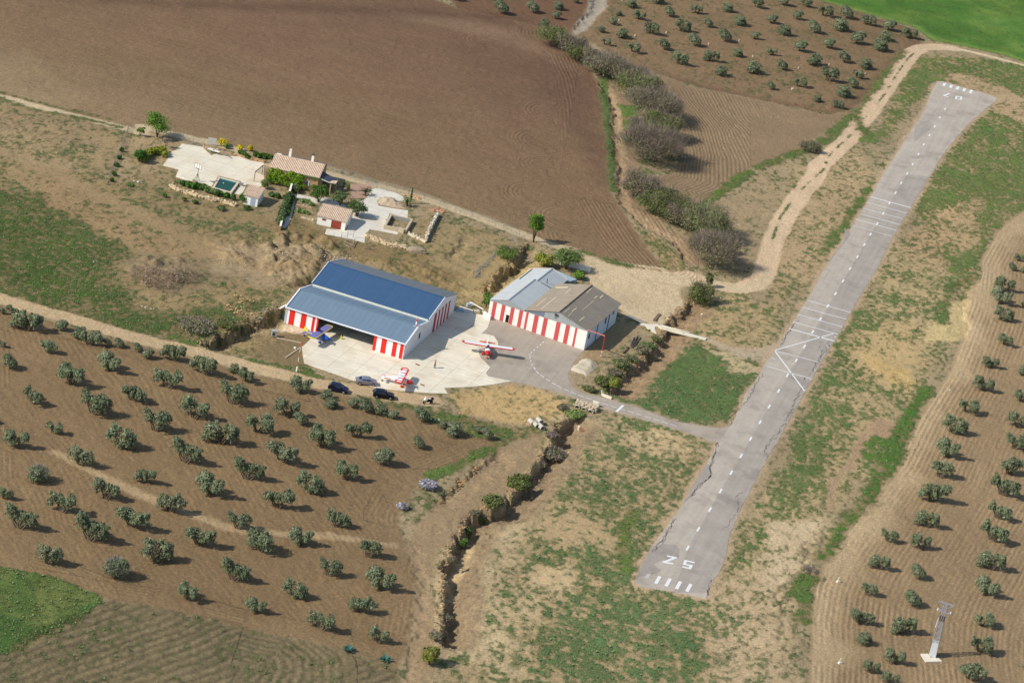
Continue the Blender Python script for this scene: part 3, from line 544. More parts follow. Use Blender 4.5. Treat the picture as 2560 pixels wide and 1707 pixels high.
def sprigs(lobes, n, length, width, rg, base=None):
    """thin upward twigs"""
    w = np.array([l[6] for l in lobes], float); cnt = np.maximum(1, (n*w/w.sum()).astype(int)); VV = []; TT = []
    for l, c in zip(lobes, cnt):
        d = dirs(c, rg); d[:, 2] = np.abs(d[:, 2]); r = .55+.5*rg.rand(c); P = np.array(l[:3])+d*r[:, None]*np.array(l[3:6])
        g = d*.8+rg.normal(size=(c, 3))*.35; g[:, 2] += .45; g /= np.linalg.norm(g, axis=1)[:, None]
        t = np.cross(g, rg.normal(size=(c, 3))); t /= np.linalg.norm(t, axis=1)[:, None]; L = (length*(.5+rg.rand(c)))[:, None]
        VV.append(np.stack([P-t*width/2, P+t*width/2, P+g*L+t*width/4, P+g*L-t*width/4], 1).reshape(-1, 3)); TT.append(rg.rand(c))
    return np.vstack(VV), np.concatenate(TT)
def leaf_mesh(name, sets, mats):
    """sets: list of (verts, tint) one per material"""
    V = np.vstack([s[0] for s in sets]).astype(np.float32); nf = [len(s[0])//4 for s in sets]; N = sum(nf)
    me = bpy.data.meshes.new(name); me.vertices.add(len(V)); me.vertices.foreach_set('co', V.ravel()); me.loops.add(4*N); me.loops.foreach_set('vertex_index', np.arange(4*N, dtype=np.int32))
    me.polygons.add(N); me.polygons.foreach_set('loop_start', np.arange(0, 4*N, 4, dtype=np.int32)); me.polygons.foreach_set('loop_total', np.full(N, 4, np.int32))
    me.polygons.foreach_set('material_index', np.concatenate([np.full(k, i, np.int32) for i, k in enumerate(nf)])); me.update()
    A = me.attributes.new('tint', 'FLOAT', 'FACE'); A.data.foreach_set('value', np.concatenate([s[1] for s in sets]).astype(np.float32))
    for m in mats: me.materials.append(m)
    return me
def mobj(name, me, parent=None, loc=None):
    o = bpy.data.objects.new(name, me); COL.objects.link(o)
    if parent: o.parent = parent
    if loc is not None: o.location = loc
    return o
def core(lobes, k, rg):
    """twiggy inner mass of a lobe as small leaf quads packed inside"""
    return leaves(lobes, 260*len(lobes), .34, rg, .2, 0, .15, .2)
def trunk(mb, base, tips, r, rg, mi=0):
    base = Vector(base)
    for t in tips:
        t = Vector(t); mid = base.lerp(t, .5)+Vector((rg.uniform(-.12, .12), rg.uniform(-.12, .12), .05))
        mb.cyl(base-Vector((0, 0, .12)), mid, r, r*.7, 6, mi, False); mb.cyl(mid, t, r*.7, r*.35, 6, mi, False)
def olive_proto(k):
    K = k; k = k % 8
    """crown width about 5, built from a few drooping lobes on separate stems; lobes laid along local x"""
    rg = np.random.RandomState(100+K*7); L = []; nl = [1, 2, 2, 3, 3, 2, 3, 4][k]
    xs = {1: [0], 2: [-1.15, 1.15], 3: [-1.5, 0, 1.45], 4: [-1.6, -.5, .6, 1.7]}[nl]
    for i, x in enumerate(xs):
        r = (1.5 if nl == 1 else 1.1 if nl == 2 else .92 if nl == 3 else .82)*rg.uniform(.78, 1.2); y = rg.uniform(-.7, .7) if nl > 1 else 0; z = rg.uniform(1.2, 1.75)
        L.append((x, y, z, r, r*rg.uniform(.85, 1.1), r*rg.uniform(1.0, 1.2), r*r))
        for j in range(6):
            a = rg.uniform(0, 6.28); q = r*rg.uniform(.34, .58); e = rg.uniform(.6, .85); L.append((x+math.cos(a)*r*e, y+math.sin(a)*r*e, z+rg.uniform(-.6, .95)*r, q, q, q*rg.uniform(.8, 1.3), q*q*1.2))
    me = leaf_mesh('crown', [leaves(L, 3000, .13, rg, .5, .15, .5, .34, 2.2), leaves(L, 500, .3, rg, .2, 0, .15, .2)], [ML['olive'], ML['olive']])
    tb = MB(); trunk(tb, (0, 0, 0), [(x*.8, 0, 1.35) for x in xs], .17, rg)
    if nl > 1: trunk(tb, (xs[0]*.3, .1, 0), [(xs[0], 0, 1.5)], .13, rg); trunk(tb, (xs[-1]*.3, -.1, 0), [(xs[-1], 0, 1.5)], .13, rg)
    tm = tb.build('trunk', M_BARK, None, True).data
    bpy.data.objects.remove([o for o in COL.objects if o.data == tm][0])
    return me, tm
def tree_obj(kind, loc, rz, sc, crown, trk, label, cat, group=None):
    r = empty(kind, loc, rz, label, cat, group); r.scale = sc if isinstance(sc, (tuple, list)) else (sc, sc, sc)
    if trk is not None: mobj('trunk', trk, r)
    mobj('crown', crown, r); return r
ORD = ['first', 'second', 'third', 'fourth', 'fifth', 'sixth', 'seventh', 'eighth', 'ninth', 'tenth', 'eleventh', 'twelfth', 'thirteenth', 'fourteenth', 'fifteenth', 'sixteenth']
GROVES = {
 'lower left grove': (.25, 64, [(0, 1, '20 1325 80 3 110 1345 150 3 240 1500 270 2 560 1480 130 1 725 1560 140 1 880 1568 120 1'),
  (0, 2, '5 62 90 2 440 130 190 3 820 62 210 3 985 50 90 1 1090 72 110 1 1265 110 100 1 1350 168 120 1 1590 205 230 3 1870 332 260 3 2140 300 110 1 2265 392 170 2 85 270 160 1 1010 297 250 2 660 430 280 2 1540 462 290 3 290 592 230 3 1215 572 240 3 2120 602 280 2 850 702 310 2 1780 742 290 2 490 862 180 2 1420 852 260 2 2363 868 260 2 145 1002 250 2 730 1165 250 2 1100 1003 270 2 2020 978 320 2 1690 1150 320 3 345 1302 185 0 1330 1315 190 3 2265 1305 310 3 40 1462 150 2 970 1474 250 3 1930 1445 290 2 570 1600 290 3 1560 1592 250 3 -20 760 60 1'),
  (0, 3, '170 192 330 3 820 305 350 3 1215 182 330 3 440 505 240 2 1430 485 290 2 1050 625 230 0 1830 338 290 3 2180 182 230 2 1730 834 220 2 2140 664 290 3 2345 942 200 2 2380 395 280 2'),
  (1, 2, '400 492 210 2 640 545 120 1 690 625 130 1 885 622 130 1 1005 668 160 1 1140 692 140 1 1255 718 110 1 1520 758 170 1 1725 805 100 1 1820 885 170 1 2045 852 100 1 2120 912 130 1 285 722 240 2 410 785 150 1 920 912 240 3 610 1003 270 2 1490 998 140 1 1160 1152 210 1 240 1145 320 3 830 1294 230 2 485 1415 260 2 190 1560 270 3'),
  (1, 3, '400 325 230 2 745 168 220 3 1030 445 220 2 665 612 220 2 1140 742 290 2 345 812 240 2 965 948 240 3 600 1114 290 3 1120 1225 200 2')]),
 'right grove': (.25, 60, [(3, 1, '2300 842 100 2 2240 930 90 1 2340 945 70 1 2170 1135 190 2 2135 1245 210 2 2150 1395 180 2 2345 1260 60 1 2370 1050 60 1'),
  (3, 2, '2175 52 150 2 2035 262 170 2 1970 475 210 2 1825 676 190 2 1700 866 230 2 1640 1085 220 2 1575 1275 220 2 1510 1494 260 3 2345 322 120 1 2320 570 140 2 2285 812 190 2 2265 1012 200 2 2215 1245 240 3 2150 1446 280 3'),
  (3, 3, '1450 162 220 2 1100 294 170 2 2105 88 230 3 1400 366 190 2 2055 296 270 3 1015 545 190 2 1370 632 165 1 2040 558 250 2 910 785 170 2 1320 886 180 1 2005 786 240 2 860 1055 220 3 1240 1145 230 2 1965 1068 190 2 880 1225 150 1 1155 1414 210 2 1940 1308 210 2 945 1498 160 2 1865 1575 280 3 1120 1600 170 2 2400 1480 150 2 -300 1700 50 1')]),
 'upper grove': (.27, 28.6, [(2, 0, '1095 82 100 1 980 152 60 1 925 237 85 1 1165 197 130 2 1005 363 115 1 1335 46 120 1 1440 168 110 1 855 425 95 2 815 306 70 0 1275 333 145 2 1110 498 125 2 1560 308 145 2 1695 142 120 2 1800 266 100 1 1395 474 120 1 1670 443 140 1 1530 614 160 2 1825 584 150 2 1975 122 110 1 2090 247 120 1 1950 403 140 1 2070 533 100 1 1915 714 120 1 2240 87 120 2 2225 373 90 1 2210 693 140 1 1620 8 120 1'),
  (3, 0, '140 66 115 1 335 77 120 2 515 168 140 2 265 192 100 1 715 190 140 1 30 230 110 1 150 338 125 1 420 322 135 1 665 302 145 1 920 252 140 2 1105 297 130 1 1295 373 150 2 1070 393 120 1 1030 483 140 1 810 420 145 1 550 458 120 1 290 487 130 1 30 522 110 2 130 657 110 1 420 624 140 1 695 593 130 1 895 648 120 1 820 733 120 2 280 813 130 2 555 770 170 2 775 825 120 1 690 906 140 1 25 833 90 1 450 943 80 1 640 1010 110 2')]),
 'small upper grove': (.27, 28.6, [(2, 0, '190 137 130 1 425 102 100 1 575 38 80 1 400 187 95 1 290 268 105 1 -30 150 10 1'), (1, 0, '2250 148 150 1 1855 18 90 1 2150 8 80 1')]),
}
def olives():
    PR = [olive_proto(k) for k in range(16)]
    rg = np.random.RandomState(5); gme = None
    for gname, (slope, sp, sheets) in GROVES.items():
        items = []
        for c, r, s in sheets:
            v = [float(q) for q in s.split()]
            for i in range(0, len(v), 4):
                if v[i+2] <= 60 and (v[i] < -25 or v[i+2] <= 10): continue
                x, y = T(c, r, v[i], v[i+1]); items.append((x, y, v[i+2]/3.672, int(v[i+3])))
        rows = {}
        for it in items: rows.setdefault(round((it[1]-slope*it[0])/sp), []).append(it)
        for ri, key in enumerate(sorted(rows)):
            for ti, (x, y, w, lb) in enumerate(sorted(rows[key])):
                small = w < 30; wy = G(x, y)[1]; pxm = F*1./(np.linalg.norm(G(x, y)-CAM))
                p = GP(x, y-(.9*w/5.2*.39)*2.0); wid = w/pxm
                g = lb == 0; k = {0: 0, 1: 0, 2: [1, 2, 5][rg.randint(3)], 3: [3, 4, 6][rg.randint(3)]}[lb]
                if lb == 3 and w > 78: k = 7
                kk = k; k += 8*int(rg.rand() < .5)
                base = 3.75 if kk == 0 else (4.9 if kk in (1, 2, 5) else 5.1 if kk != 7 else 5.6); s = wid/base*1.04
                s *= 1.0; szv = s*rg.uniform(1.05, 1.25) if kk else s*.88
                look = 'sparse greyish' if g else {1: 'round', 2: 'two-lobed', 3: 'broad three-lobed'}[lb]
                lab = f'{look} olive tree, {ORD[min(ti, 15)]} from left in {ORD[min(ri, 15)]} row of the {gname}'
                o = tree_obj('olive_tree', tuple(p), rg.uniform(-.55, .15)+(math.pi if rg.rand() < .5 else 0), (s, s*rg.uniform(.85, 1.1), szv), PR[k][0], PR[k][1], lab, 'olive tree', 'olive trees of the '+gname)
                if g:
                    if gme is None:
                        L = [(0, 0, 1.6, 1.8, 1.7, 1.6, 1)]; gme = leaf_mesh('crown', [leaves(L, 700, .17, rg, .4), sprigs(L, 1300, .5, .035, rg)], [ML['olive'], ML['olive_grey']])
                    o.children[1].data = gme
def bush(kind, px, py, wpx, hgt, mat, label, cat, n=2600, twig=0, seed=1, size=.2, lobes=7, group=None, dy=0, trk=False, flat=.5, mats=None):
    rg = np.random.RandomState(seed); p = GP(px, py); pxm = F/np.linalg.norm(p-CAM); R = wpx/pxm/2; p = GP(px, py-R*.39*pxm*.72)
    L = [(0, 0, hgt*.45, R*.85, R*.8, hgt*.5, 1.2)]
    for i in range(lobes):
        a = 6.28*i/lobes+rg.uniform(-.4, .4); q = rg.uniform(.32, .5); rr = rg.uniform(.45, .68)*R
        L.append((math.cos(a)*rr, math.sin(a)*rr, hgt*rg.uniform(.35, .72), R*q, R*q, hgt*q*.72, q))
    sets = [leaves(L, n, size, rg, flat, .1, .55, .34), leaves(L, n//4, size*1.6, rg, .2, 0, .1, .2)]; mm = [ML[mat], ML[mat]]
    if twig: sets.append(sprigs(L, twig, hgt*.22, .05, rg)); mm.append(ML['brush' if mat == 'brush' else 'twig'])
    r = empty(kind, tuple(p), rg.uniform(0, 6), label, cat, group)
    mobj('crown', leaf_mesh('crown', sets, mm), r)
    mb = MB(); trunk(mb, (0, 0, 0), [(math.cos(a)*R*.4, math.sin(a)*R*.4, hgt*.55) for a in (0, 2.1, 4.2)], .09, rg); mb.build('trunk', M_BARKD, r, True)
    return r
def std_tree(px, py, cz, R, H_, mat, label, seed, n=3000, kind='tree', size=.2, tr=.12):
    """clear trunk, crown centre height cz, crown radius R, crown height H_"""
    rg = np.random.RandomState(seed); p = GP(px, py); r = empty(kind, tuple(p), 0, label, 'tree')
    L = [(0, 0, cz, R*.8, R*.8, H_*.42, 1.2)]
    for i in range(9):
        a = rg.uniform(0, 6.28); q = rg.uniform(.34, .5); L.append((math.cos(a)*R*.6, math.sin(a)*R*.6, cz+rg.uniform(-.28, .3)*H_, R*q, R*q, H_*q*.5, q))
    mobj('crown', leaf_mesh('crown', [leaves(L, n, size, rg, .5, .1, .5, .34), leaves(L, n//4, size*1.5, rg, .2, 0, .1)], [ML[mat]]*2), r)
    mb = MB(); trunk(mb, (0, 0, 0), [(0, 0, cz)]+[(math.cos(a)*R*.45, math.sin(a)*R*.45, cz+.1*H_) for a in (.5, 2.6, 4.4)], tr, rg); mb.build('trunk', M_BARKD, r, True)
    return r
def shrubs():
    S = bush; wl = 'waterside bushes'
    rows = [(T(2, 0, 355, 470), 225, 3.6, 'willowg', 'rounded olive-green bush, northernmost of the waterside thicket', 0),
     (T(2, 0, 540, 560), 230, 3.4, 'willow', 'grey-green twiggy bush, second from the top of the waterside thicket', 500),
     (T(2, 0, 620, 610), 200, 3.0, 'willowg', 'brighter green bush in front of the second bush of the waterside thicket', 300),
     (T(2, 0, 745, 690), 195, 3.4, 'willow', 'dusky brown-green bush just above the head of the narrow ditch', 500),
     (T(2, 0, 930, 790), 270, 4.0, 'willow', 'large greyish bush standing right of the ditch head', 900),
     (T(2, 0, 1100, 830), 230, 3.4, 'willow', 'grey-green bush right behind the brown-based large bush', 500),
     (T(2, 0, 1140, 955), 310, 4.2, 'willowg', 'wide green bush above the small triangle of grass', 500),
     (T(2, 0, 1300, 1170), 370, 4.6, 'willow', 'big pale grey bush with long shadow onto the ring-ploughed field', 1300),
     (T(2, 0, 1160, 1270), 150, 2.6, 'willow', 'low grey bush at the grass strip below the big pale bush', 400),
     (T(2, 0, 1370, 1330), 270, 3.8, 'willowg', 'olive-green bush between the two biggest grey bushes', 300),
     (T(2, 0, 1270, 1560), 440, 5.2, 'twig', 'largest brown-grey bush at the middle of the waterside thicket', 2200),
     (T(2, 1, 1170, 310), 270, 3.4, 'willow', 'reddish-grey twiggy bush at the bend of the brown path', 1200),
     (T(2, 1, 1270, 430), 230, 2.8, 'willowg', 'low dark green bush beside the brown path', 200),
     (T(2, 1, 1440, 500), 340, 4.0, 'willowg', 'broad dark green bush right of the brown path', 300),
     (T(2, 1, 1530, 540), 220, 3.0, 'willow', 'brown-green bush touching the broad dark green one', 500),
     (T(2, 1, 1760, 670), 370, 4.6, 'willowg', 'tall green bush casting shadow on bare earth near the track', 500),
     (T(2, 1, 1820, 940), 370, 4.6, 'willow', 'large round grey-green bush, southernmost of the thicket above the yard', 1100),
     (T(2, 1, 1700, 1285), 180, 3.4, 'willowg', 'dense green bush in the stream gap between yard and track', 100),
     (T(2, 0, 820, 730), 170, 2.6, 'willow', 'low grey bush filling the gap above the ditch head', 700),
     (T(2, 0, 1240, 1010), 200, 2.8, 'willow', 'greyish bush between the wide green bush and the big pale bush', 700),
     (T(2, 0, 1210, 1390), 200, 2.8, 'willow', 'purple-grey bush at the left of the largest bush', 900),
     (T(2, 0, 1440, 1480), 180, 2.6, 'willow', 'purple-grey bush at the right flank of the largest bush', 900),
     (T(2, 1, 1330, 330), 170, 2.4, 'willow', 'grey-green bush behind the reddish twiggy bush', 600),
     (T(2, 1, 1640, 590), 190, 2.8, 'willow', 'brownish bush linking the broad dark bush and the tall one', 700),
     (T(2, 1, 1830, 790), 190, 3.0, 'willowg', 'green-grey bush between the tall one and the southernmost one', 500)]
    for i, (p, w, h, m, lab, tw) in enumerate(rows):
        S('bush', p[0], p[1], w/3.672*1.45, h*1.6, 'willow' if m == 'twig' else m, lab, 'bush', 6500 if w > 250 else 4200, tw*2+300, 20+i, .17, group=wl, lobes=9)
    S('bush', *T(3, 0, 380, 1420), 58, 2.4, 'willow', 'dark olive bush in the green verge left of the pink track', 'bush', 2000, 300, 50, .17)
    S('bush', *T(2, 1, 1800, 1080), 22, 3.4, 'willowg', 'narrow upright bush top at the stream beside the track junction', 'bush', 1000, 0, 51)
    S('bush', *T(2, 1, 280, 900), 52, 2.6, 'yellowg', 'yellow-green bush behind the grey metal roof', 'bush', 2200, 200, 52)
    S('bush', *T(2, 1, 610, 1010), 30, 1.8, 'green', 'small leafy bush by the lean-to behind the grey hall', 'bush', 1000, 0, 53)
    S('bush', *T(1, 1, 2110, 1270), 26, 3.2, 'green', 'small green bush at the left corner of the grey hall', 'bush', 1200, 0, 54)
    S('bush', *T(1, 1, 2300, 830), 60, 2.4, 'green', 'thin spring-green bush beside the collapsed fence bundle', 'bush', 900, 500, 55)
    S('bush', *T(1, 2, 2170, 1545), 58, 2.2, 'willowg', 'dark green bush in the lower gully by the culvert meadow', 'bush', 2200, 200, 56)
    S('bush', *T(2, 2, 60, 1390), 66, 2.6, 'willowg', 'darkest bush on the lower gully rim beside the pale herbs', 'bush', 2400, 0, 57)
    S('bush', *T(2, 2, 930, 440), 34, 2.2, 'yellowg', 'olive bush standing in the stream just above the taxiway', 'bush', 1300, 100, 58)
    S('bush', *T(2, 2, 370, 1110), 78, 2.0, 'willow', 'low brown-grey thicket on the gully bank below the pipes', 'bush', 1600, 1200, 59)
    S('bush', *T(2, 2, 230, 1190), 40, 1.6, 'willow', 'grey scrub patch left of the low brown thicket', 'bush', 700, 700, 60)
    S('bush', *T(1, 3, 1590, 1420), 48, 3.2, 'yellowg', 'yellow-green bush at the very bottom end of the gully', 'bush', 2200, 300, 61)
    S('bush', *T(1, 3, 1940, 240), 24, 1.8, 'dkgreen', 'upper of two small bushes inside the dark gully', 'bush', 900, 0, 62)
    S('bush', *T(1, 3, 1895, 340), 22, 1.8, 'dkgreen', 'lower of two small bushes inside the dark gully', 'bush', 900, 0, 63)
    S('bush', *T(1, 3, 2050, 130), 34, 1.8, 'willowg', 'grey-green bush on the gully edge above the two small ones', 'bush', 900, 200, 64)
    S('bush', *T(2, 2, 640, 740), 34, 1.1, 'twig', 'small leafless grey bush right of the bright reeds', 'bush', 200, 700, 65)
    S('bush', *T(2, 2, 1000, 260), 50, 1.5, 'willowg', 'scrubby bush hanging on the stream bank below the log pile', 'bush', 1200, 300, 66)
    S('bush', *T(2, 2, 1200, 130), 44, 1.5, 'willow', 'brownish scrub hanging on the stream bank under the footbridge side', 'bush', 1000, 500, 67)
    S('bush', *T(2, 2, 820, 420), 44, 1.5, 'willowg', 'green scrub at the stream corner above the taxiway', 'bush', 1200, 200, 68)
    S('bush', *T(0, 1, 1420, 1060), 150, .8, 'brush', 'wide heap of dry grey brushwood on the meadow', 'brush pile', 400, 4200, 69, lobes=10)
    S('bush', *T(0, 1, 1680, 1030), 110, .7, 'brush', 'smaller brown brushwood heap right of the wide heap', 'brush pile', 300, 2200, 70, lobes=8)
    S('bush', *T(0, 1, 1800, 1500), 110, 1.4, 'willow', 'dark scrub along the bank above the road', 'bush', 1600, 900, 71, lobes=8)
    S('bush', *T(0, 1, 2080, 1460), 60, 1.2, 'willowg', 'green scrub at the bank edge near the stone heap', 'bush', 1200, 300, 72)
    S('bush', *T(1, 2, 1570, 1370), 50, 1.6, 'lilac', 'shrub covered in pale lilac blossom at the grove corner', 'bush', 1500, 200, 73)
    S('bush', *T(1, 2, 1340, 1550), 30, 1.0, 'lilac', 'small patch of lilac blossom shrub below the larger one', 'bush', 500, 100, 74)
    S('reed_clump', *T(2, 2, 570, 720), 52, 1.1, 'reed', 'bright green reeds by the culvert mouth', 'reeds', 1800, 0, 75)
    S('bush', *T(3, 3, 380, 560), 42, .7, 'twig', 'dark dead bramble patch at the gully beside the right grove', 'bush', 100, 900, 76)
    S('bush', *T(0, 1, 1190, 150), 22, .6, 'weed', 'lone weed tuft below the left fence', 'bush', 300, 0, 77)
    rgx = np.random.RandomState(77); ads = ['ragged', 'low', 'dense', 'thin', 'dark', 'pale', 'spreading', 'leaning', 'tangled', 'short', 'bristly', 'tufted']
    for i, (c, r, x, y, w, m) in enumerate(((2, 2, 1100, 200, 40, 'willowg'), (2, 2, 1260, 80, 36, 'dkgreen'), (2, 2, 1330, 20, 30, 'willowg'), (2, 2, 930, 320, 44, 'willow'), (2, 2, 700, 470, 34, 'willowg'), (2, 2, 460, 640, 30, 'willow'), (2, 2, 360, 900, 36, 'twig'), (1, 3, 1995, 60, 30, 'willow'), (1, 3, 1800, 480, 26, 'willow'), (1, 3, 1730, 1010, 34, 'willow'), (1, 3, 1640, 1180, 36, 'willow'), (2, 2, 150, 1290, 34, 'willowg'))):
        S('scrub', *T(c, r, x, y), w, 1.1, m, f'{ads[i]} scrub on the gully bank, {ORD[i]} of twelve from the hangar side downstream', 'scrub', 900, 500 if m != 'dkgreen' else 0, 300+i, .15, 6, 'scrub along the gully')
    for i, (c, r, x, y, w, lab) in enumerate(((0, 1, 1510, 250, 50, 'small leafy shrub left below the rubble terrace'), (0, 1, 1690, 285, 40, 'second small shrub below the rubble terrace'), (0, 1, 1790, 312, 60, 'grey-green shrub below the middle of the rubble terrace'), (0, 1, 2030, 375, 90, 'low shrub below the right end of the rubble terrace'), (0, 1, 2270, 370, 80, 'pale shrub at the foot of the pool shed'), (0, 0, 1115, 1400, 50, 'dark shrub beside the top of the grey boundary fence'), (0, 0, 1090, 1470, 50, 'second dark shrub beside the grey boundary fence'), (0, 0, 1070, 1540, 60, 'third dark shrub beside the grey boundary fence'), (0, 1, 1045, 50, 50, 'fourth dark shrub at the low end of the boundary fence'), (0, 1, 1025, 105, 40, 'smallest shrub at the low end of the boundary fence'))):
        S('shrub', *T(c, r, x, y), w/3.672, .9, 'hedge' if i > 4 else 'dkgreen', lab, 'shrub', 350, 0, 90+i, .16, 4)
    for x, y, w, lab in ((850, 1302, 150, 'left of two blue-green rosette plants at the foot of the grove'), (1185, 1386, 145, 'right of two blue-green rosette plants at the foot of the grove')):
        px, py = T(1, 3, x, y); p = GP(px, py-7); rg = np.random.RandomState(int(x)); r = empty('rosette_plant', tuple(p), 0, lab, 'plant', 'rosette plants'); mb = MB()
        for i in range(46):
            a = rg.uniform(0, 6.28); l = rg.uniform(.7, 1.6); e = rg.uniform(.2, 1.1); c = (math.cos(a), math.sin(a)); z = rg.uniform(0, .25); q = (-c[1]*.16, c[0]*.16)
            m = (c[0]*l*.55*math.cos(e), c[1]*l*.55*math.cos(e), z+l*.5*math.sin(e)); t = (c[0]*l*math.cos(e*.8), c[1]*l*math.cos(e*.8), z+l*.62*math.sin(e*.8))
            mb.add([(0, 0, z), (m[0]+q[0], m[1]+q[1], m[2]), t, (m[0]-q[0], m[1]-q[1], m[2])], [(0, 1, 2, 3)])
        mb.build('leaf_rosette', ML['agave'], r)
def weeds(info):
    """herb tufts: thousands, one mass"""
    X, veg, leaf, h, dens = info; rg = np.random.RandomState(3); ok = np.nonzero((veg > .56)&(veg < 1.25))[0]
    pick = rg.choice(ok, min(60000, len(ok)), replace=False); k = 5; n = len(pick)
    P = np.column_stack([X[pick], h[pick]])+np.column_stack([rg.uniform(-.3, .3, (n, 2)), np.zeros(n)])
    P = np.repeat(P, k, 0); a = rg.uniform(0, 6.28, n*k); s = np.repeat(rg.uniform(.07, .17, n)*(1+.6*(rg.rand(n) < .1)), k)[:, None]
    d = np.column_stack([np.cos(a), np.sin(a), rg.uniform(.35, 1.3, n*k)]); t = np.column_stack([-np.sin(a), np.cos(a), np.zeros(n*k)])
    V = np.stack([P, P+d*s*.6+t*s*.45, P+d*s*1.15, P+d*s*.6-t*s*.45], 1).reshape(-1, 3)
    me = leaf_mesh('weeds', [(V, rg.rand(n*k))], [ML['weed']]); o = mobj('weeds', me)
    tag(o, 'low green herbs and weeds scattered over the meadows and verges', 'weeds', kind='stuff')
# ------------------------------------------------------------------ paving
def asphalt(name, rgb, sc=1.):
    m, nt, b = nmat(name); co = nd(nt, 'TexCoord').outputs['Object']
    n1 = noise(nt, co, .22*sc, 5, .6); n2 = noise(nt, co, 1.3, 4, .7); n3 = noise(nt, co, 7, 3, .7)
    m0 = nt.nodes.new('ShaderNodeMapping'); m0.inputs['Rotation'].default_value = (0, 0, -1.348); nt.links.new(co, m0.inputs[0]); mp = nt.nodes.new('ShaderNodeMapping'); mp.inputs['Scale'].default_value = (.04, 1.2, 1); nt.links.new(m0.outputs[0], mp.inputs[0]); st = noise(nt, mp.outputs[0], .8, 3)
    k = mth(nt, 'ADD', mth(nt, 'MULTIPLY', n1, .46), mth(nt, 'MULTIPLY', n2, .30)); k = mth(nt, 'ADD', k, mth(nt, 'MULTIPLY', n3, .14)); k = mth(nt, 'ADD', k, mth(nt, 'MULTIPLY', st, .36)); k = mth(nt, 'ADD', k, .37)
    v = nt.nodes.new('ShaderNodeVectorMath'); v.operation = 'SCALE'; v.inputs[0].default_value = lin(*rgb); nt.links.new(k, v.inputs['Scale'])
    dk = ramp(nt, noise(nt, co, .13, 5, .65), .52, .66); c = mix(nt, mth(nt, 'MULTIPLY', dk, .55), v.outputs[0], hexa(tuple(int(q*.78) for q in rgb)))
    nt.links.new(c, b.inputs['Base Color']); b.inputs['Roughness'].default_value = .9; b.inputs['Specular IOR Level'].default_value = .2; bump(nt, b, n3, .01)
    return m
def concrete(name, rgb, slab=0.):
    m, nt, b = nmat(name); co = nd(nt, 'TexCoord').outputs['Object']
    n1 = noise(nt, co, .35, 5, .6); n2 = noise(nt, co, 2.2, 4, .7); n3 = noise(nt, co, 9, 2)
    m0 = nt.nodes.new('ShaderNodeMapping'); m0.inputs['Rotation'].default_value = (0, 0, .28); nt.links.new(co, m0.inputs[0]); mp = nt.nodes.new('ShaderNodeMapping'); mp.inputs['Scale'].default_value = (.10, .9, 1); nt.links.new(m0.outputs[0], mp.inputs[0]); st = noise(nt, mp.outputs[0], 1.2, 4, .7)
    k = mth(nt, 'ADD', mth(nt, 'MULTIPLY', n1, .25), mth(nt, 'MULTIPLY', n2, .26)); k = mth(nt, 'ADD', k, mth(nt, 'MULTIPLY', st, .40)); k = mth(nt, 'ADD', k, .545)
    v = nt.nodes.new('ShaderNodeVectorMath'); v.operation = 'SCALE'; v.inputs[0].default_value = lin(*rgb); nt.links.new(k, v.inputs['Scale']); c = v.outputs[0]
    sp = ramp(nt, noise(nt, mp.outputs[0], 1.6, 5, .75), .60, .74); c = mix(nt, mth(nt, 'MULTIPLY', sp, .6), c, hexa((150, 128, 98)))
    sp = ramp(nt, noise(nt, co, .16, 4, .6), .50, .66); c = mix(nt, mth(nt, 'MULTIPLY', sp, .5), c, hexa((206, 184, 148)))
    if slab:
        sx = nd(nt, 'SeparateXYZ'); nt.links.new(m0.outputs[0], sx.inputs[0]); j = mth(nt, 'MAXIMUM', mth(nt, 'LESS_THAN', mth(nt, 'FRACT', mth(nt, 'DIVIDE', sx.outputs[0], slab)), .03), mth(nt, 'LESS_THAN', mth(nt, 'FRACT', mth(nt, 'DIVIDE', sx.outputs[1], slab*1.15)), .03)); c = mix(nt, mth(nt, 'MULTIPLY', j, .3), c, hexa((140, 124, 100)))
        cl_ = nt.nodes.new('ShaderNodeTexVoronoi'); cl_.inputs['Scale'].default_value = .22; cl_.distance = 'CHEBYCHEV'; nt.links.new(m0.outputs[0], cl_.inputs['Vector']); cs = nd(nt, 'SeparateXYZ'); nt.links.new(cl_.outputs['Color'], cs.inputs[0]); c = mix(nt, mth(nt, 'MULTIPLY', cs.outputs[0], .28), c, hexa((196, 184, 160)))
    nt.links.new(c, b.inputs['Base Color']); b.inputs['Roughness'].default_value = .85; b.inputs['Specular IOR Level'].default_value = .2; bump(nt, b, n3, .01)
    return m
MW = paint('white_road_paint', (230, 228, 222), .7, var=.16, scale=3); MWD = paint('worn_road_paint', (205, 200, 194), .8, var=.25, scale=4)
def jag(P, a, step, seed, closed=True):
    rg = np.random.RandomState(seed); out = []; n = len(P)
    for i in range(n if closed else n-1):
        A = P[i]; B = P[(i+1) % n]; L = np.linalg.norm(B-A); k = max(1, int(L/step)); nn = np.array([-(B-A)[1], (B-A)[0]])/(L+1e-9)
        for j in range(k): out.append(A+(B-A)*j/k+nn*rg.uniform(-a, a)*(1 if j else .4))
    if not closed: out.append(P[-1])
    return np.array(out)
def sheet(name, P, z, mat, kind='structure', parent=None, j=.12, step=1.1, seed=1, t=.12):
    Q = jag(W(P) if not isinstance(P, np.ndarray) else P, j, step, seed); c = Q.mean(0) if parent is None else np.zeros(2)
    mb = MB(); mb.slab([(p[0]-c[0], p[1]-c[1], 0 if parent is None else z) for p in Q], t); o = mb.build(name, mat, parent)
    if parent is None: o.location = (c[0], c[1], z)
    if kind: o['kind'] = kind
    return o
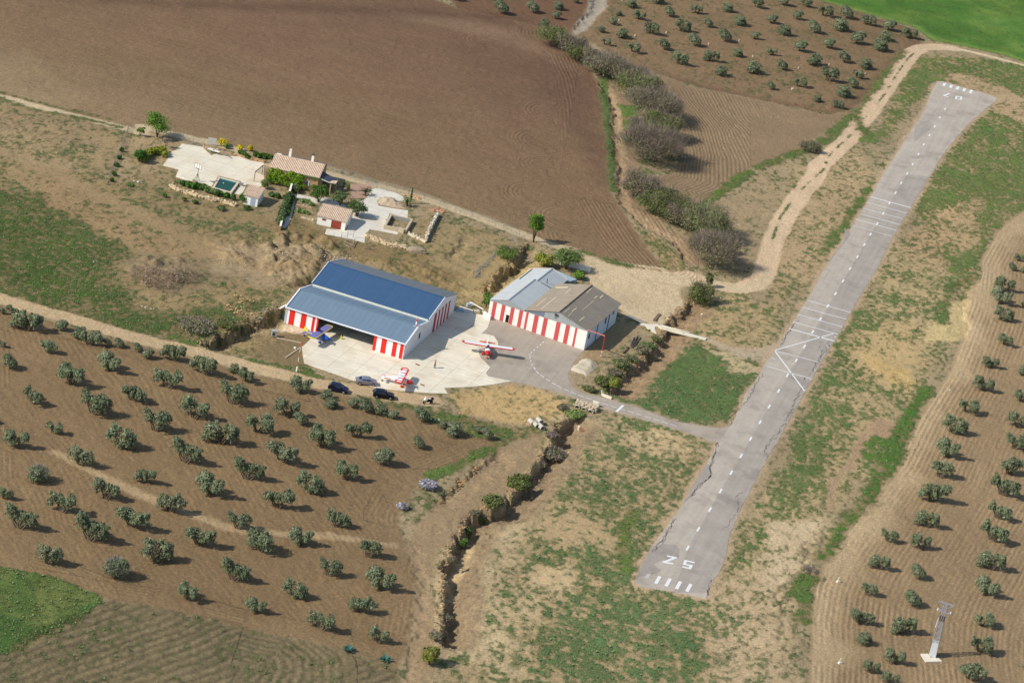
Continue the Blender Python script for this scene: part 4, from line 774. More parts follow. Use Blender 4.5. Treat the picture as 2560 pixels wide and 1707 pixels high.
def strip(mb, A, B, w, z, mi=0):
    A = np.array(A[:2]); B = np.array(B[:2]); d = (B-A)/np.linalg.norm(B-A); n = np.array([-d[1], d[0]])*w/2
    mb.add([(*(A+n), z), (*(A-n), z), (*(B-n), z), (*(B+n), z)], [(0, 1, 2, 3)])
def paving():
    MA = asphalt('runway_asphalt_light', (182, 169, 152)); MA2 = asphalt('runway_asphalt_grey', (168, 157, 143)); MT = asphalt('taxiway_asphalt', (172, 158, 140)); MC = concrete('apron_concrete', (236, 224, 198), 5.); MPD = asphalt('asphalt_patch', (162, 151, 139))
    rw = sheet('runway', RUNWAY, .04, MA, j=.16, seed=3); c = np.array(rw.location[:2])
    def part(name, build, mat, z=.0):
        mb = MB(); build(mb); o = mb.build(name, mat, rw); return o
    loc = lambda px, z: np.array([*(G(*px)[:2]-c), z])
    # the greyer lane right of the seam
    seam = [(p[0]+.3, p[1]) for p in DASH[7:]]; ri = TS(2, 3, '1480 40')and(TS(2, 3, '1750 790')[:1]+[RW_R[0], RW_R[1], RW_R[2], RW_R[3], RW_R[4], RW_R[5]]+RW_R[6:18])
    lane = [p for p in seam]+TS(2, 3, '1530 600 1470 735')+[(RW_R[i][0]-.6, RW_R[i][1]) for i in range(0, 17)]+TS(3, 1, '1470 62')
    sheet('resurfaced_lane', W(lane)-c, .006, MA2, None, rw, .05, 2, 4, .004)
    for i, (P, m) in enumerate([(TS(2, 3, '1290 310 1400 290 1500 300 1540 340 1530 420 1350 450 1300 480 1370 530 1330 560 1180 590 1130 620 1200 470'), MPD), (TS(3, 1, '700 520 760 590 720 640 620 760 560 860 600 770 700 640'), MPD), (TS(2, 2, '1720 1220 1780 1130 1830 1120 1820 1230 1700 1340 1640 1420 1560 1500 1600 1430'), MPD), (TS(3, 0, '1350 1150 1480 1100 1520 1160 1420 1250 1340 1300'), MA2)]):
        sheet('surface_patch', W(P)-c, .010+.001*i, m, None, rw, .15, 1, 9+i, .004)
    for i, p in enumerate(DASH):
        a = DASH[max(i-1, 0)]; b = DASH[min(i+1, len(DASH)-1)]; A = G(*a)[:2]; B = G(*b)[:2]; d = (B-A)/np.linalg.norm(B-A); m_ = G(*p)[:2]-c
        part('centre_line_dash', lambda mb: strip(mb, m_-d*1.0, m_+d*1.0, .36, .016), MW)
    lines = [(3, 1, s) for s in ('940 240 1310 342 .42', '903 290 1275 392 .22', '870 345 1235 442 .22', '843 397 1213 497 .26', '805 447 1180 550 .28', '790 505 1140 607 .16', '358 1190 760 1302 .25', '312 1253 722 1366 .25', '270 1320 685 1434 .25', '228 1387 643 1503 .25', '192 1450 610 1565 .42', '610 1530 630 1522 .2')]+[(3, 2, s) for s in ('65 80 600 -72 .28', '65 86 462 188 .24', '65 90 337 456 .30', '-10 227 405 345 .24', '35 152 65 162 .2', '308 60 338 70 .15', '220 200 250 210 .15', '420 262 440 270 .18', '535 44 558 54 .2')]
    for cc, r, s in lines:
        x0, y0, x1, y1, w = [float(q) for q in s.split()]; a = loc(T(cc, r, x0, y0), 0); b = loc(T(cc, r, x1, y1), 0)
        part('transverse_line', lambda mb: strip(mb, a, b, w, .018), MW)
    def poly(name, P, mat=MW): 
        q = [tuple(loc(p, .019)) for p in P]; part(name, lambda mb: mb.add(q, [tuple(range(len(q)))]), mat)
    for s in ('1342 585 1372 592 1335 660 1303 652', '1437 607 1468 615 1428 685 1397 677', '1531 632 1562 640 1524 710 1492 701', '1627 656 1657 664 1620 733 1587 725'): poly('threshold_bar', TS(2, 3, s))
    poly('worn_threshold_bar', TS(2, 3, '1240 565 1275 568 1250 610 1215 605'), paint('nearly_gone_paint', (192, 182, 172), .8, var=.2, scale=5))
    for s in ('1610 765 1638 768 1624 795 1598 792', '1672 782 1700 785 1686 812 1660 808', '1732 797 1760 800 1748 828 1720 824', '1795 812 1820 816 1808 844 1782 840', '1855 828 1882 832 1868 862 1843 857'): poly('threshold_bar', TS(3, 0, s))
    def strokes(name, cc, r, s, w):
        v = [float(q) for q in s.split()]; pts = [loc(T(cc, r, v[i], v[i+1]), 0) for i in range(0, len(v), 2)]
        def f(mb):
            for i in range(len(pts)-1):
                d = pts[i+1]-pts[i]; d = d/np.linalg.norm(d)*w*.45; strip(mb, pts[i]-d, pts[i+1]+d, w, .019+.0015*i)
        part(name, f, MW)
    strokes('runway_digit_two', 2, 3, '1434 405 1500 418 1394 460 1468 473', .52)
    strokes('runway_digit_five', 2, 3, '1664 461 1594 446 1582 480 1645 490 1632 517 1574 505', .52)
    strokes('runway_digit_seven', 3, 0, '1652 892 1614 882 1664 862', .55)
    strokes('runway_digit_zero', 3, 0, '1732 888 1776 894 1766 918 1722 911 1732 888', .5)
    mc = paint('open_crack_in_asphalt', (118, 109, 99), .95, var=.2)
    def crack(P, k=1, w=.09, am=.35):
        V = W(P)-c; rg = np.random.RandomState(int(V[0, 0]*10) % 997)
        for _ in range(k):
            Q = jag(V+rg.uniform(-.3, .3, 2)*(_ > 0), am, .8, rg.randint(9999), False)
            def f(mb):
                for i in range(len(Q)-1):
                    if rg.rand() < .86: strip(mb, Q[i], Q[i+1], w*rg.uniform(.6, 1.6), .0145)
            part('crack', f, mc)
    crack(TS(3, 1, '280 1375 240 1400 200 1460 150 1540 110 1600'), 2, .12); crack(TS(3, 2, '580 0 500 120 430 240 350 330 310 440 250 560 180 720 80 860 0 960'), 2, .11, .4); crack(TS(3, 2, '490 0 470 60 490 100'), 1)
    crack(TS(2, 2, '2300 300 2230 400 2160 540 2050 650 2000 770'), 2, .08, .3); crack(TS(2, 2, '2350 940 2320 1000 2350 1060'), 2, .1); crack(TS(2, 2, '2120 1385 2060 1420 2080 1500 2070 1568'), 2, .09)
    crack(TS(2, 2, '1880 930 1870 1010 1810 1150 1820 1230 1740 1300 1640 1420'), 3, .12, .3); crack(TS(2, 3, '1500 60 1430 180 1380 270 1290 370'), 3, .10, .3); crack(TS(2, 3, '2060 20 2000 90 1990 120 1930 160'), 1); crack(TS(2, 3, '1830 620 1800 680 1790 760'), 2, .12)
    # taxiway and hangar forecourt
    tx = sheet('taxiway', TAXI, .03, MT, j=.12, seed=5); c2 = np.array(tx.location[:2])
    loc2 = lambda px, z=0: np.array([*(G(*px)[:2]-c2), z])
    td = TS(2, 2, '285 8 260 30 232 52 204 77 178 100 164 120 166 147 172 178 183 211 207 247 235 283 277 318 330 353 384 387 433 414 497 445 562 472 631 499 705 523 781 550 858 575 935 600 1012 623 1088 646 1168 670 1245 693 1322 717 1400 742 1482 767')
    for i, p in enumerate(td):
        a = G(*td[max(i-1, 0)])[:2]; b = G(*td[min(i+1, len(td)-1)])[:2]; d = (b-a)/np.linalg.norm(b-a); m_ = G(*p)[:2]-c2; L = .35 if i < 9 else .62
        mb = MB(); strip(mb, m_-d*L, m_+d*L, .17, .012); mb.build('lead_line_dash', MW, tx)
    mb = MB(); strip(mb, loc2(T(2, 2, 958, 645)), loc2(T(2, 2, 1020, 585)), .5, .016); mb.build('holding_line', MW, tx)
    ap = sheet('apron', np.vstack([H1C[:2], H1D[:2], H1A[:2], W(APRON_F), W(APRON)]), .06, MC, j=.05, seed=6)
    # drain covers, asphalt scar, gravel heap slab
    for x, y, l in ((1044, 911.5, 'rusty drain cover in the concrete between hangar corner and person'), (1056, 962, 'long rusty drain cover beside the shadow of the striped aeroplane')):
        p = G(x, y, .07); mb = MB(); mb.box((0, 0, .015), (.9, .5, .03)); mb.box((0, 0, .035), (.1, .5, .012)); o = mb.build('drain_cover', paint('rusty_steel', (134, 92, 78), .8, var=.3, scale=5)); o.location = p; o.rotation_euler = (0, 0, -.4); tag(o, l, 'drain cover', 'drain covers in the apron')
    P = TS(2, 2, '680 150 745 178 770 215 755 245 715 290 680 310 610 285 545 262 560 222 600 200 640 160'); o = heap('gravel_heap', P, .35, concrete('pale_crushed_rubble', (200, 186, 160)), 3, .3, .6, 1.0); tag(o, 'low pale heap of crushed concrete beside the forecourt', 'gravel heap')
    # house terraces
    MC2 = concrete('terrace_concrete', (232, 220, 194), 4.); MC3 = concrete('yard_concrete', (222, 214, 196), 4.); MTI = paint('pinkish_brick_paving', (176, 140, 118), .9, var=.2, scale=3)
    P = z6('430 310 830 380 1010 545 1130 500 1310 560 1560 560 1750 640 1880 660 2038 690 2038 830 2038 1130 1960 1150 1700 1100 1600 1320 1450 1290 1600 1050 1150 940 1010 1150 870 1090 480 1020 310 960 370 820 60 740 150 610 160 500 330 430'); sheet('terrace', P, .05, MC2, j=.05, seed=11)
    sheet('terrace', z7('1000 250 1060 190 1110 90 1200 70 1480 140 1600 200 1660 290 1560 280 1250 220 1190 290 1220 360 1700 440 1690 560 1400 480 1310 680 1540 800 1530 830 1080 740 1000 830 990 960 800 910 340 820 370 735 700 760 730 640 780 560 820 400 900 300'), .05, MC3, j=.05, seed=12)
    sheet('garden_path', z7('760 0 1080 20 1090 60 1020 130 990 190 1040 235 900 235 760 250 780 100'), .06, MTI, j=.04, seed=13)
    sheet('garden_path', z5('720 990 820 985 1180 1060 1400 1060 1760 1210 1780 1290 1300 1180 1100 1150 870 1060 730 1060'), .04, MC3, j=.05, seed=14)
    sheet('garden_path', z5('740 1250 700 1420 640 1568 580 1640 500 1640 620 1300 700 1100 760 1100'), .045, MC3, j=.05, seed=15)
# ------------------------------------------------------------------ hangars
def metal_sheet(name, rgb, ang, rough=.45, rib=.9, metal=.35, var=.08):
    m, nt, b = nmat(name); co = nd(nt, 'TexCoord').outputs['Object']; sp = nd(nt, 'SeparateXYZ'); mp = nt.nodes.new('ShaderNodeMapping'); mp.inputs['Rotation'].default_value = (0, 0, ang); nt.links.new(co, mp.inputs[0]); nt.links.new(mp.outputs[0], sp.inputs[0])
    s = mth(nt, 'FRACT', mth(nt, 'DIVIDE', sp.outputs[0], rib)); ln = mth(nt, 'LESS_THAN', s, .09); pan = nt.nodes.new('ShaderNodeTexWhiteNoise'); pan.noise_dimensions = '1D'; nt.links.new(mth(nt, 'FLOOR', mth(nt, 'DIVIDE', sp.outputs[0], rib)), pan.inputs['W'])
    n1 = noise(nt, co, .5, 4); n2 = noise(nt, co, 3, 3)
    k = mth(nt, 'ADD', mth(nt, 'MULTIPLY', n1, .18), mth(nt, 'MULTIPLY', n2, .08)); k = mth(nt, 'ADD', k, mth(nt, 'MULTIPLY', pan.outputs[0], var)); k = mth(nt, 'ADD', k, .83); k = mth(nt, 'ADD', k, mth(nt, 'MULTIPLY', ln, .05))
    v = nt.nodes.new('ShaderNodeVectorMath'); v.operation = 'SCALE'; v.inputs[0].default_value = lin(*rgb); nt.links.new(k, v.inputs['Scale']); nt.links.new(v.outputs[0], b.inputs['Base Color'])
    b.inputs['Roughness'].default_value = rough; b.inputs['Metallic'].default_value = metal; bump(nt, b, ln, .012); return m
def wall_mat(name, rgb, st=.18):
    m, nt, b = nmat(name); co = nd(nt, 'TexCoord').outputs['Object']; mp = nt.nodes.new('ShaderNodeMapping'); mp.inputs['Scale'].default_value = (1.6, 1.6, .25); nt.links.new(co, mp.inputs[0])
    n1 = noise(nt, mp.outputs[0], 1.4, 5, .6); n2 = noise(nt, co, .5, 3); k = mth(nt, 'ADD', mth(nt, 'MULTIPLY', n1, st*1.4), mth(nt, 'MULTIPLY', n2, st)); k = mth(nt, 'ADD', k, 1-st*1.2)
    v = nt.nodes.new('ShaderNodeVectorMath'); v.operation = 'SCALE'; v.inputs[0].default_value = lin(*rgb); nt.links.new(k, v.inputs['Scale']); nt.links.new(v.outputs[0], b.inputs['Base Color']); b.inputs['Roughness'].default_value = .8; b.inputs['Specular IOR Level'].default_value = .2; return m
class Fr:
    """building frame: u along the front, v to the back"""
    def __init__(s, O, B, C): s.O = np.array(O[:2]); s.U = (B-O)[:2]/np.linalg.norm((B-O)[:2]); s.V = (C-B)[:2]/np.linalg.norm((C-B)[:2])
    def __call__(s, u, v, z): p = s.U*u+s.V*v; return (p[0], p[1], z)
def wallq(mb, f, a, b, z0, za, zb, t=.15, mi=0, nrm=None):
    """wall from frame point a to b, bottom z0, tops za / zb, thickness t inwards"""
    A = np.array(f(*a, 0)[:2]); B = np.array(f(*b, 0)[:2]); d = (B-A)/np.linalg.norm(B-A); n = np.array([-d[1], d[0]])*t
    V = [(*A, z0), (*B, z0), (*B, zb), (*A, za), (*(A+n), z0), (*(B+n), z0), (*(B+n), zb), (*(A+n), za)]
    mb.add(V, [(0, 1, 2, 3), (5, 4, 7, 6), (0, 4, 5, 1), (3, 2, 6, 7), (1, 5, 6, 2), (0, 3, 7, 4)], mi)
def big_hangar():
    f = Fr(H1A, H1B, H1C); W_, L = 25.33, 29.1; r = empty('hangar', tuple(H1A), 0, 'large hangar with blue metal roofs, red and white striped doors open at the front', 'hangar')
    mw = wall_mat('white_rendered_wall', (226, 224, 222), .10); mi_ = paint('dark_interior_wall', (96, 94, 92), .9); red = wall_mat('bright_red_paint', (218, 50, 38), .16); wht = wall_mat('bright_white_paint', (236, 235, 230), .12)
    ang = -math.atan2(f.U[1], f.U[0]); mr1 = metal_sheet('grey_blue_roof_sheet', (126, 146, 160), ang, .5, 1.15, .25, .05); mr2 = metal_sheet('deep_blue_roof_sheet', (72, 103, 136), ang, .45, 1.15, .25, .05); mr3 = metal_sheet('shade_greyed_blue_roof_sheet', (120, 126, 130), ang, .5, 1.15); mtr = paint('white_metal_trim', (226, 228, 232), .5, var=.05); mcl = metal_sheet('ribbed_translucent_band', (222, 218, 200), ang, .6, .32, 0.)  # rear slope: blue sheet coloured grey to stand for its shading
    prof = [(0, 3.45), (6.4, 5.07), (12.7, 3.75), (12.7, 4.35), (20.7, 6.24), (29.1, 4.2)]
    top = lambda v: np.interp(v, [0, 6.4, 12.69, 12.71, 20.7, 29.1], [3.45, 5.07, 3.75, 4.35, 6.24, 4.2])
    mb = MB()
    for a, b in ((0, 6.4), (6.4, 12.7), (12.7, 20.7), (20.7, 29.1)):
        wallq(mb, f, (W_, a), (W_, b), -.1, top(a+.02)-.05, top(b-.02)-.05); wallq(mb, f, (0, b), (0, a), -1.2, top(b-.02)-.05, top(a+.02)-.05)
    wallq(mb, f, (W_-.16, L-.0), (.16, L), -1.2, 4.15, 4.15); mb.build('wall', mw, r)
    mb = MB(); wallq(mb, f, (.2, 12.9), (W_-.2, 12.9), 2.9, 4.2, 4.2, .1); mb.build('inner_beam_wall', mi_, r)
    e = .12
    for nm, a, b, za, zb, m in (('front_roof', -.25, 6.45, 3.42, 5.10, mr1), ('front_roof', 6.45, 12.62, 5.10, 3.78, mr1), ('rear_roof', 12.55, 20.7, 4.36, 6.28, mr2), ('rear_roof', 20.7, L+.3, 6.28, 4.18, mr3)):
        mb = MB(); mb.slab([f(-e, a, za), f(W_+e, a, za), f(W_+e, b, zb), f(-e, b, zb)], .10)
        k = (zb-za)/(b-a)
        for i in range(1, int(W_/1.15)+1): mb.beam(np.array(f(i*1.15, a, za)), np.array(f(i*1.15, b, zb)), .05, .03)
        mb.build(nm, m, r)
    mb = MB(); mb.beam(f(-e, 6.45, 5.14), f(W_+e, 6.45, 5.14), .35, .06); mb.build('ridge_cap', mr1, r); mb = MB(); mb.beam(f(-e, 20.7, 6.32), f(W_+e, 20.7, 6.32), .35, .06); mb.build('ridge_cap', mr2, r)
    mb = MB(); wallq(mb, f, (.1, 12.6), (W_-.1, 12.6), 3.70, 4.33, 4.33, .05); mb.build('clerestory_band', mcl, r)
    mb = MB()
    for u in (-.2, W_+.2):
        for a, b in ((0, 1), (1, 2)):
            A, B = prof[a], prof[b]; mb.beam(f(u, A[0]-.2, A[1]+.05), f(u, B[0], B[1]+.08), .28, .24)
    for u in (-.16, W_+.16):
        mb.beam(f(u, 12.6, 4.42), f(u, 20.7, 6.34), .14, .16)
        if u < 0: mb.beam(f(u, 20.7, 6.32), f(u, L+.2, 4.22), .14, .16)
    mb.beam(f(-.3, -.32, 3.44), f(W_+.3, -.32, 3.46), .2, .24); mb.build('roof_trim', mtr, r)
    mb = MB(); mb.cyl(f(-.05, -.22, .0), f(-.05, -.22, 3.4), .06, .06, 6); mb.build('drainpipe', mtr, r)
    def stripes(name, u0, edges, z1, v=0.):
        mb = MB()
        for i in range(len(edges)-1):
            wallq(mb, f, (edges[i], v), (edges[i+1]-.001, v), .02 if v else .02, z1, z1, .10+.004*(i % 2), edges_col[i])
        return mb.build(name, [wht, red], r)
    edges_col = [0, 1, 0, 1, 0, 1, 0, 1]; stripes('striped_door', 0, [.02, .75, 1.95, 3.35, 4.55, 5.9, 6.55-.0, 6.62, 6.9][:0] or [.02, .72, 1.92, 3.22, 4.40, 5.62, 6.72-.55+.05, 6.58, 6.95], 3.3)
    edges_col = [1, 0, 1, 0, 1, 0, 1, 0]; stripes('striped_door', 0, [18.85, 19.45, 20.55, 21.7, 22.95, 23.75-.2+.5, 24.05+.0, 25.2, 25.3][:0] or [18.85, 19.5, 20.5, 21.6, 22.85, 23.9-.1, 24.35-.4+.5, 25.22, 25.32], 3.3)
    mb = MB(); wallq(mb, f, (.02, .06), (W_-.02, .06), 3.12, 3.36, 3.36, .2); mb.build('door_lintel', mtr, r)
    mb = MB()
    for k in range(9):
        a = 16.5+k*.98; wallq(mb, f, (W_+.10, a), (W_+.10, a+.979), .05, 4.05-(.1 if k > 6 else 0), 4.05, .09+.003*(k % 2), k % 2)
    mb.build('side_door', [paint('dull_crimson_paint', (176, 30, 40), .6, var=.1), mw], r)
    mb = MB(); wallq(mb, f, (W_+.03, 7.9), (W_+.03, 8.9), 1.5, 2.9, 2.9, .02); w = mb.build('window', mtr, r); mb = MB(); wallq(mb, f, (W_+.05, 7.98), (W_+.05, 8.82), 1.58, 2.82, 2.82, .02); mb.build('pane', paint('dark_window_glass', (18, 22, 18), .1, spec=.5), w)
    p = np.array(f(W_+.45, 9.95, 3.45)); mb = MB(); mb.box(p, (.5, .25, .14)); mb.beam(p, np.array(f(W_, 9.9, 3.5)), .05); mb.build('wall_lamp', mtr, r)
    # horn-shaped wind sock stub on the roof corner
    b0 = G(*Z(900, 720, 7.128, '985 680')[0], 5.0); mb = MB(); mb.beam((0, 0, -.2), (0, 0, 1.6), .07, mi=0); mb.beam((-.35, 0, 0), (.35, 0, 0), .07); s = empty('windsock', tuple(b0), 0, 'small red and white windsock drooping on the hangar roof corner', 'windsock'); mb.build('mast', mtr, s)
    mb = MB(); mb.cyl((0, 0, 1.5), (.12, -.1, 1.1), .16, .15, 8, 0); mb.cyl((.12, -.1, 1.1), (.18, -.3, .5), .15, .11, 8, 1); mb.cyl((.18, -.3, .5), (.1, -.45, 0), .11, .07, 8, 0); mb.build('sock', [paint('windsock_red', (208, 84, 76), .8), mw], s)
    # stuff inside: dark tool bench so the opening has depth
    return r
def twin_halls():
    f = Fr(H2A, H2B, H2C); mw = wall_mat('faded_white_wall', (232, 228, 218), .10); mbw = wall_mat('bluish_white_side_wall', (214, 220, 226), .10); mg = wall_mat('grey_metal_gable', (150, 152, 152), .08); mgc = wall_mat('stained_grey_cement_gable', (158, 160, 158), .4)
    ang = -math.atan2(f.V[1], f.V[0]); mr = metal_sheet('pale_grey_roof_sheet', (190, 192, 188), ang, .85, 1.0, .0, .04); mr2 = metal_sheet('shaded_grey_roof_sheet', (182, 186, 184), ang, .85, 1.0, .0, .04); red = wall_mat('faded_red_paint', (200, 86, 84), .25); wht = wall_mat('ivory_paint', (234, 230, 218), .16); mdk = paint('painted_opening_shade', (22, 22, 24), .9); mtr = paint('grey_trim', (176, 178, 178), .6)
    zt = lambda u: 3.48+u*(4.22-3.48)/22.07
    r = empty('hangar', tuple(H2A), 0, 'smaller hangar with pale grey metal roof and faded red stripes, left of the cement-roofed one', 'hangar')
    q = empty('hangar', tuple(H2A+np.array(f(8.05, 0, 0))), 0, 'hangar with weathered brown cement sheet roof and faded red striped front', 'hangar'); off = np.array(f(8.05, 0, 0))
    g = lambda u, v, z: tuple(np.array(f(u, v, z))-off)
    class _G: pass
    def gw(mb, a, b, z0, za, zb, t=.15, mi=0): wallq(mb, g, a, b, z0, za, zb, t, mi)
    # striped fronts: list of (end u, colour)
    seq = [(.75, 0), (1.6, 1), (2.75, 0), (3.6, 1), (4.8, 0), (5.65, 1), (6.75, 0), (7.6, 1), (8.3, 0)]
    mb = MB(); u = .0
    for k, (e, c) in enumerate(seq[:-1]+[(8.02, 0)]): wallq(mb, f, (u, 0), (e-.001, 0), -.05, zt(u)-.03, zt(e)-.03, .12+.003*(k % 2), c); u = e
    mb.build('striped_front', [wht, red], r)
    mb = MB(); wallq(mb, f, (4.05, -.012), (4.75, -.012), .1, 1.75, 1.75, .01); mb.build('wicket_door_shade_sheet', mdk, r)  # dark sheet on the wall stands for the shade inside the wicket door
    mb = MB(); u = 8.05; seq = [(8.3, 0), (8.95, 1), (10.2, 0), (11.15, 1), (12.1, 0), (13.1, 1), (14.9, 0), (15.95, 1), (17.2, 0), (18.2, 1), (19.35, 0), (19.85, 1), (22.07, 0)]
    seq = [(8.3, 0), (8.85, 1), (10.15, 0), (11.15, 1), (12.25, 0), (13.2, 1), (15.1, 0), (16.1, 1), (17.25, 0), (18.2, 1), (19.35, 0), (19.85, 1), (22.07, 0)]
    for k, (e, c) in enumerate(seq): gw(mb, (u, 0), (e-.001, 0), -.05, zt(u)-.03, zt(e)-.03, .12+.003*(k % 2), c); u = e
    mb.build('striped_front', [wht, red], q)
    # left hall
    mb = MB(); wallq(mb, f, (0, 23), (0, 0), -1.6, 3.6, 3.6); wallq(mb, f, (8.0, 23), (0, 23), -1.4, 3.6, 3.6); mb.build('wall', mw, r)
    mb = MB(); A = [f(0, -.05, 3.5), f(8.0, -.05, zt(8)), f(8.0, -.05, 4.12), f(4.1, -.05, 5.02), f(0, -.05, 3.68)]; mb.add(A+[tuple(np.array(a)+np.array(f(0, .1, 0))) for a in A], [(0, 1, 2, 3, 4), (9, 8, 7, 6, 5)]); mb.build('gable', mg, r)
    for nm, s, m in (('front_roof', [(-.1, -.15, 3.70), (4.1, -.15, 5.08), (4.1, 14.3, 5.08), (-.1, 14.3, 3.70)], mr), ('front_roof', [(4.1, -.15, 5.08), (7.9, -.15, 4.15), (7.9, 14.5, 4.15), (4.1, 14.3, 5.08)], mr2), ('rear_roof', [(.5, 14.31, 3.60), (4.65, 14.31, 5.0), (4.65, 22.8, 5.0), (.5, 23.0, 3.60)], mr), ('rear_roof', [(4.65, 14.51, 5.0), (8.5, 15.6, 3.75), (8.5, 22.8, 3.75), (4.65, 22.8, 5.0)], mr2)):
        mb = MB(); mb.slab([f(*p) for p in s], .08); n = int((s[2][1]-s[0][1])/1.0)
        for i in range(1, n): 
            t = i/n; a = np.array(f(*s[0]))*(1-t)+np.array(f(*s[3]))*t; b = np.array(f(*s[1]))*(1-t)+np.array(f(*s[2]))*t; mb.beam(a+np.array([0, 0, .015]), b+np.array([0, 0, .015]), .05, .04)
        mb.build(nm, m, r)
    mb = MB(); mb.beam(f(4.1, -.2, 5.11), f(4.1, 14.3, 5.11), .3, .05); mb.beam(f(4.65, 14.3, 5.03), f(4.65, 22.9, 5.03), .3, .05); mb.build('ridge_cap', paint('darker_grey_flashing', (138, 144, 148), .5), r)
    mb = MB(); mb.cyl(f(6.3, 15.8, 4.2), f(6.3, 15.8, 5.5), .07, .07, 8); mb.build('flue', paint('soot_dark', (60, 62, 66), .6), r)
    mb = MB(); mb.beam(f(4.6, 22.95, 5.06), f(8.5, 22.95, 3.82), .3, .05); mb.beam(f(.5, 23.05, 3.66), f(4.65, 22.95, 5.06), .3, .05); mb.build('edge_tiles', paint('pale_edge_tiles', (216, 204, 182), .8, var=.15, scale=6), r)
    # lean-to at the back
    s = empty('lean_to_shed', tuple(H2A+np.array(f(4, 23.3, 0))), 0, 'small lean-to shed with pale blue metal roof behind the grey hall', 'shed'); o2 = np.array(f(4, 23.3, 0)); h = lambda u, v, z: tuple(np.array(f(u, v, z))-o2)
    mb = MB(); mb.slab([h(2.6, 23.2, 3.7), h(8.7, 23.2, 3.3), h(9.3, 26.4, 3.0), h(3.0, 26.6, 3.5)], .07); mb.build('roof', metal_sheet('pale_blue_roof_sheet', (186, 204, 214), ang, .5, .8, .3), s)
    mb = MB(); wallq(mb, h, (2.8, 26.2), (2.8, 23.3), -1.5, 3.3, 3.4, .1); wallq(mb, h, (9.0, 26.2), (2.9, 26.2), -1.2, 2.9, 3.3, .1); mb.build('wall', mw, s)
    for u, v in ((8.7, 23.8), (8.95, 26.0)): mb = MB(); mb.beam(h(u, v, -.6), h(u, v, 2.95), .12); mb.build('post', mtr, s)
    # right hall
    mb = MB(); gw(mb, (22.07, 0), (22.07, 18.3), -.3, 4.3, 4.3); mb.build('side_wall', mbw, q); mb = MB(); gw(mb, (22.0, 18.3), (8.1, 18.3), -.3, 4.1, 4.1); gw(mb, (8.06, 18.3), (8.06, 14.4), 2.6, 4.0, 4.0); mb.build('wall', mw, q)
    mb = MB(); A = [g(8.1, .02, zt(8.1)), g(22.0, .02, zt(22)), g(22.0, .02, 4.42), g(15.25, .02, 6.14), g(8.1, .02, 4.12)]; mb.add(A+[tuple(np.array(a)+np.array(f(0, .12, 0))) for a in A], [(0, 1, 2, 3, 4), (9, 8, 7, 6, 5)]); mb.build('gable', mgc, q)
    mb = MB(); A = [g(8.5, -.01, 3.9), g(12.2, -.01, 4.02), g(12.2, -.01, 5.05), g(8.5, -.01, 4.15)]; mb.add(A, [(0, 1, 2, 3)]); mb.build('dark_gable_sheet', paint('blue_grey_sheet', (112, 122, 132), .7, var=.15), q)
    mb = MB(); A = [g(22.0, 18.28, 4.0), g(8.1, 18.28, 4.0), g(15.25, 18.28, 6.1)]; mb.add(A, [(0, 1, 2)]); mb.build('rear_gable', mgc, q)
    def fibre(name, rgb):
        m, nt, b = nmat(name); co = nd(nt, 'TexCoord').outputs['Object']; mp = nt.nodes.new('ShaderNodeMapping'); mp.inputs['Rotation'].default_value = (0, 0, -math.atan2(f.U[1], f.U[0])); nt.links.new(co, mp.inputs[0]); sp = nd(nt, 'SeparateXYZ'); nt.links.new(mp.outputs[0], sp.inputs[0])
        m2 = nt.nodes.new('ShaderNodeMapping'); m2.inputs['Scale'].default_value = (.25, 1.6, 1); nt.links.new(mp.outputs[0], m2.inputs[0]); st = noise(nt, m2.outputs[0], 1.2, 5, .7); n1 = noise(nt, co, .5, 4, .6)
        lo = mth(nt, 'LESS_THAN', mth(nt, 'FRACT', mth(nt, 'DIVIDE', sp.outputs[1], 1.1)), .08); w = mth(nt, 'SINE', mth(nt, 'MULTIPLY', sp.outputs[1], 24.))
        k = mth(nt, 'ADD', mth(nt, 'MULTIPLY', st, .55), mth(nt, 'MULTIPLY', n1, .35)); k = mth(nt, 'ADD', k, .52); k = mth(nt, 'SUBTRACT', k, mth(nt, 'MULTIPLY', lo, .10))
        v = nt.nodes.new('ShaderNodeVectorMath'); v.operation = 'SCALE'; v.inputs[0].default_value = lin(*rgb); nt.links.new(k, v.inputs['Scale']); nt.links.new(v.outputs[0], b.inputs['Base Color']); b.inputs['Roughness'].default_value = .9; b.inputs['Specular IOR Level'].default_value = .1; bump(nt, b, w, .03); return m
    ml = fibre('sunlit_cement_sheets', (172, 156, 134)); mr_ = fibre('shade_side_cement_sheets', (150, 140, 124))  # one cement sheet in two tones: sun side paler, shade side painted darker
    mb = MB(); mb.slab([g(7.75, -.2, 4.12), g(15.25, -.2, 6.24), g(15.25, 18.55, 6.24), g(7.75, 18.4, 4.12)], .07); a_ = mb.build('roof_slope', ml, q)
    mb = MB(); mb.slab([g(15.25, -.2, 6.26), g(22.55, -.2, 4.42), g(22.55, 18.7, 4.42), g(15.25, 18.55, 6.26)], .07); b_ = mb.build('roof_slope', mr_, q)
    mb = MB(); mb.beam(g(15.4, -.22, 6.28), g(15.4, 18.6, 6.28), .22, .06); mb.build('ridge_cap', paint('dark_ridge', (74, 66, 58), .8), q)
    mpc = paint('pale_roof_patch', (214, 196, 162), .8, var=.15, scale=4)
    def patch(u0, v0, u1, v1, w=.18):
        zz = lambda u: (4.12+(u-7.75)/7.5*2.12) if u < 15.25 else (6.26-(u-15.25)/7.3*1.84)
        mb = MB(); mb.beam(g(u0, v0, zz(u0)+.02), g(u1, v1, zz(u1)+.02), w, .03); mb.build('roof_batten', mpc, q)
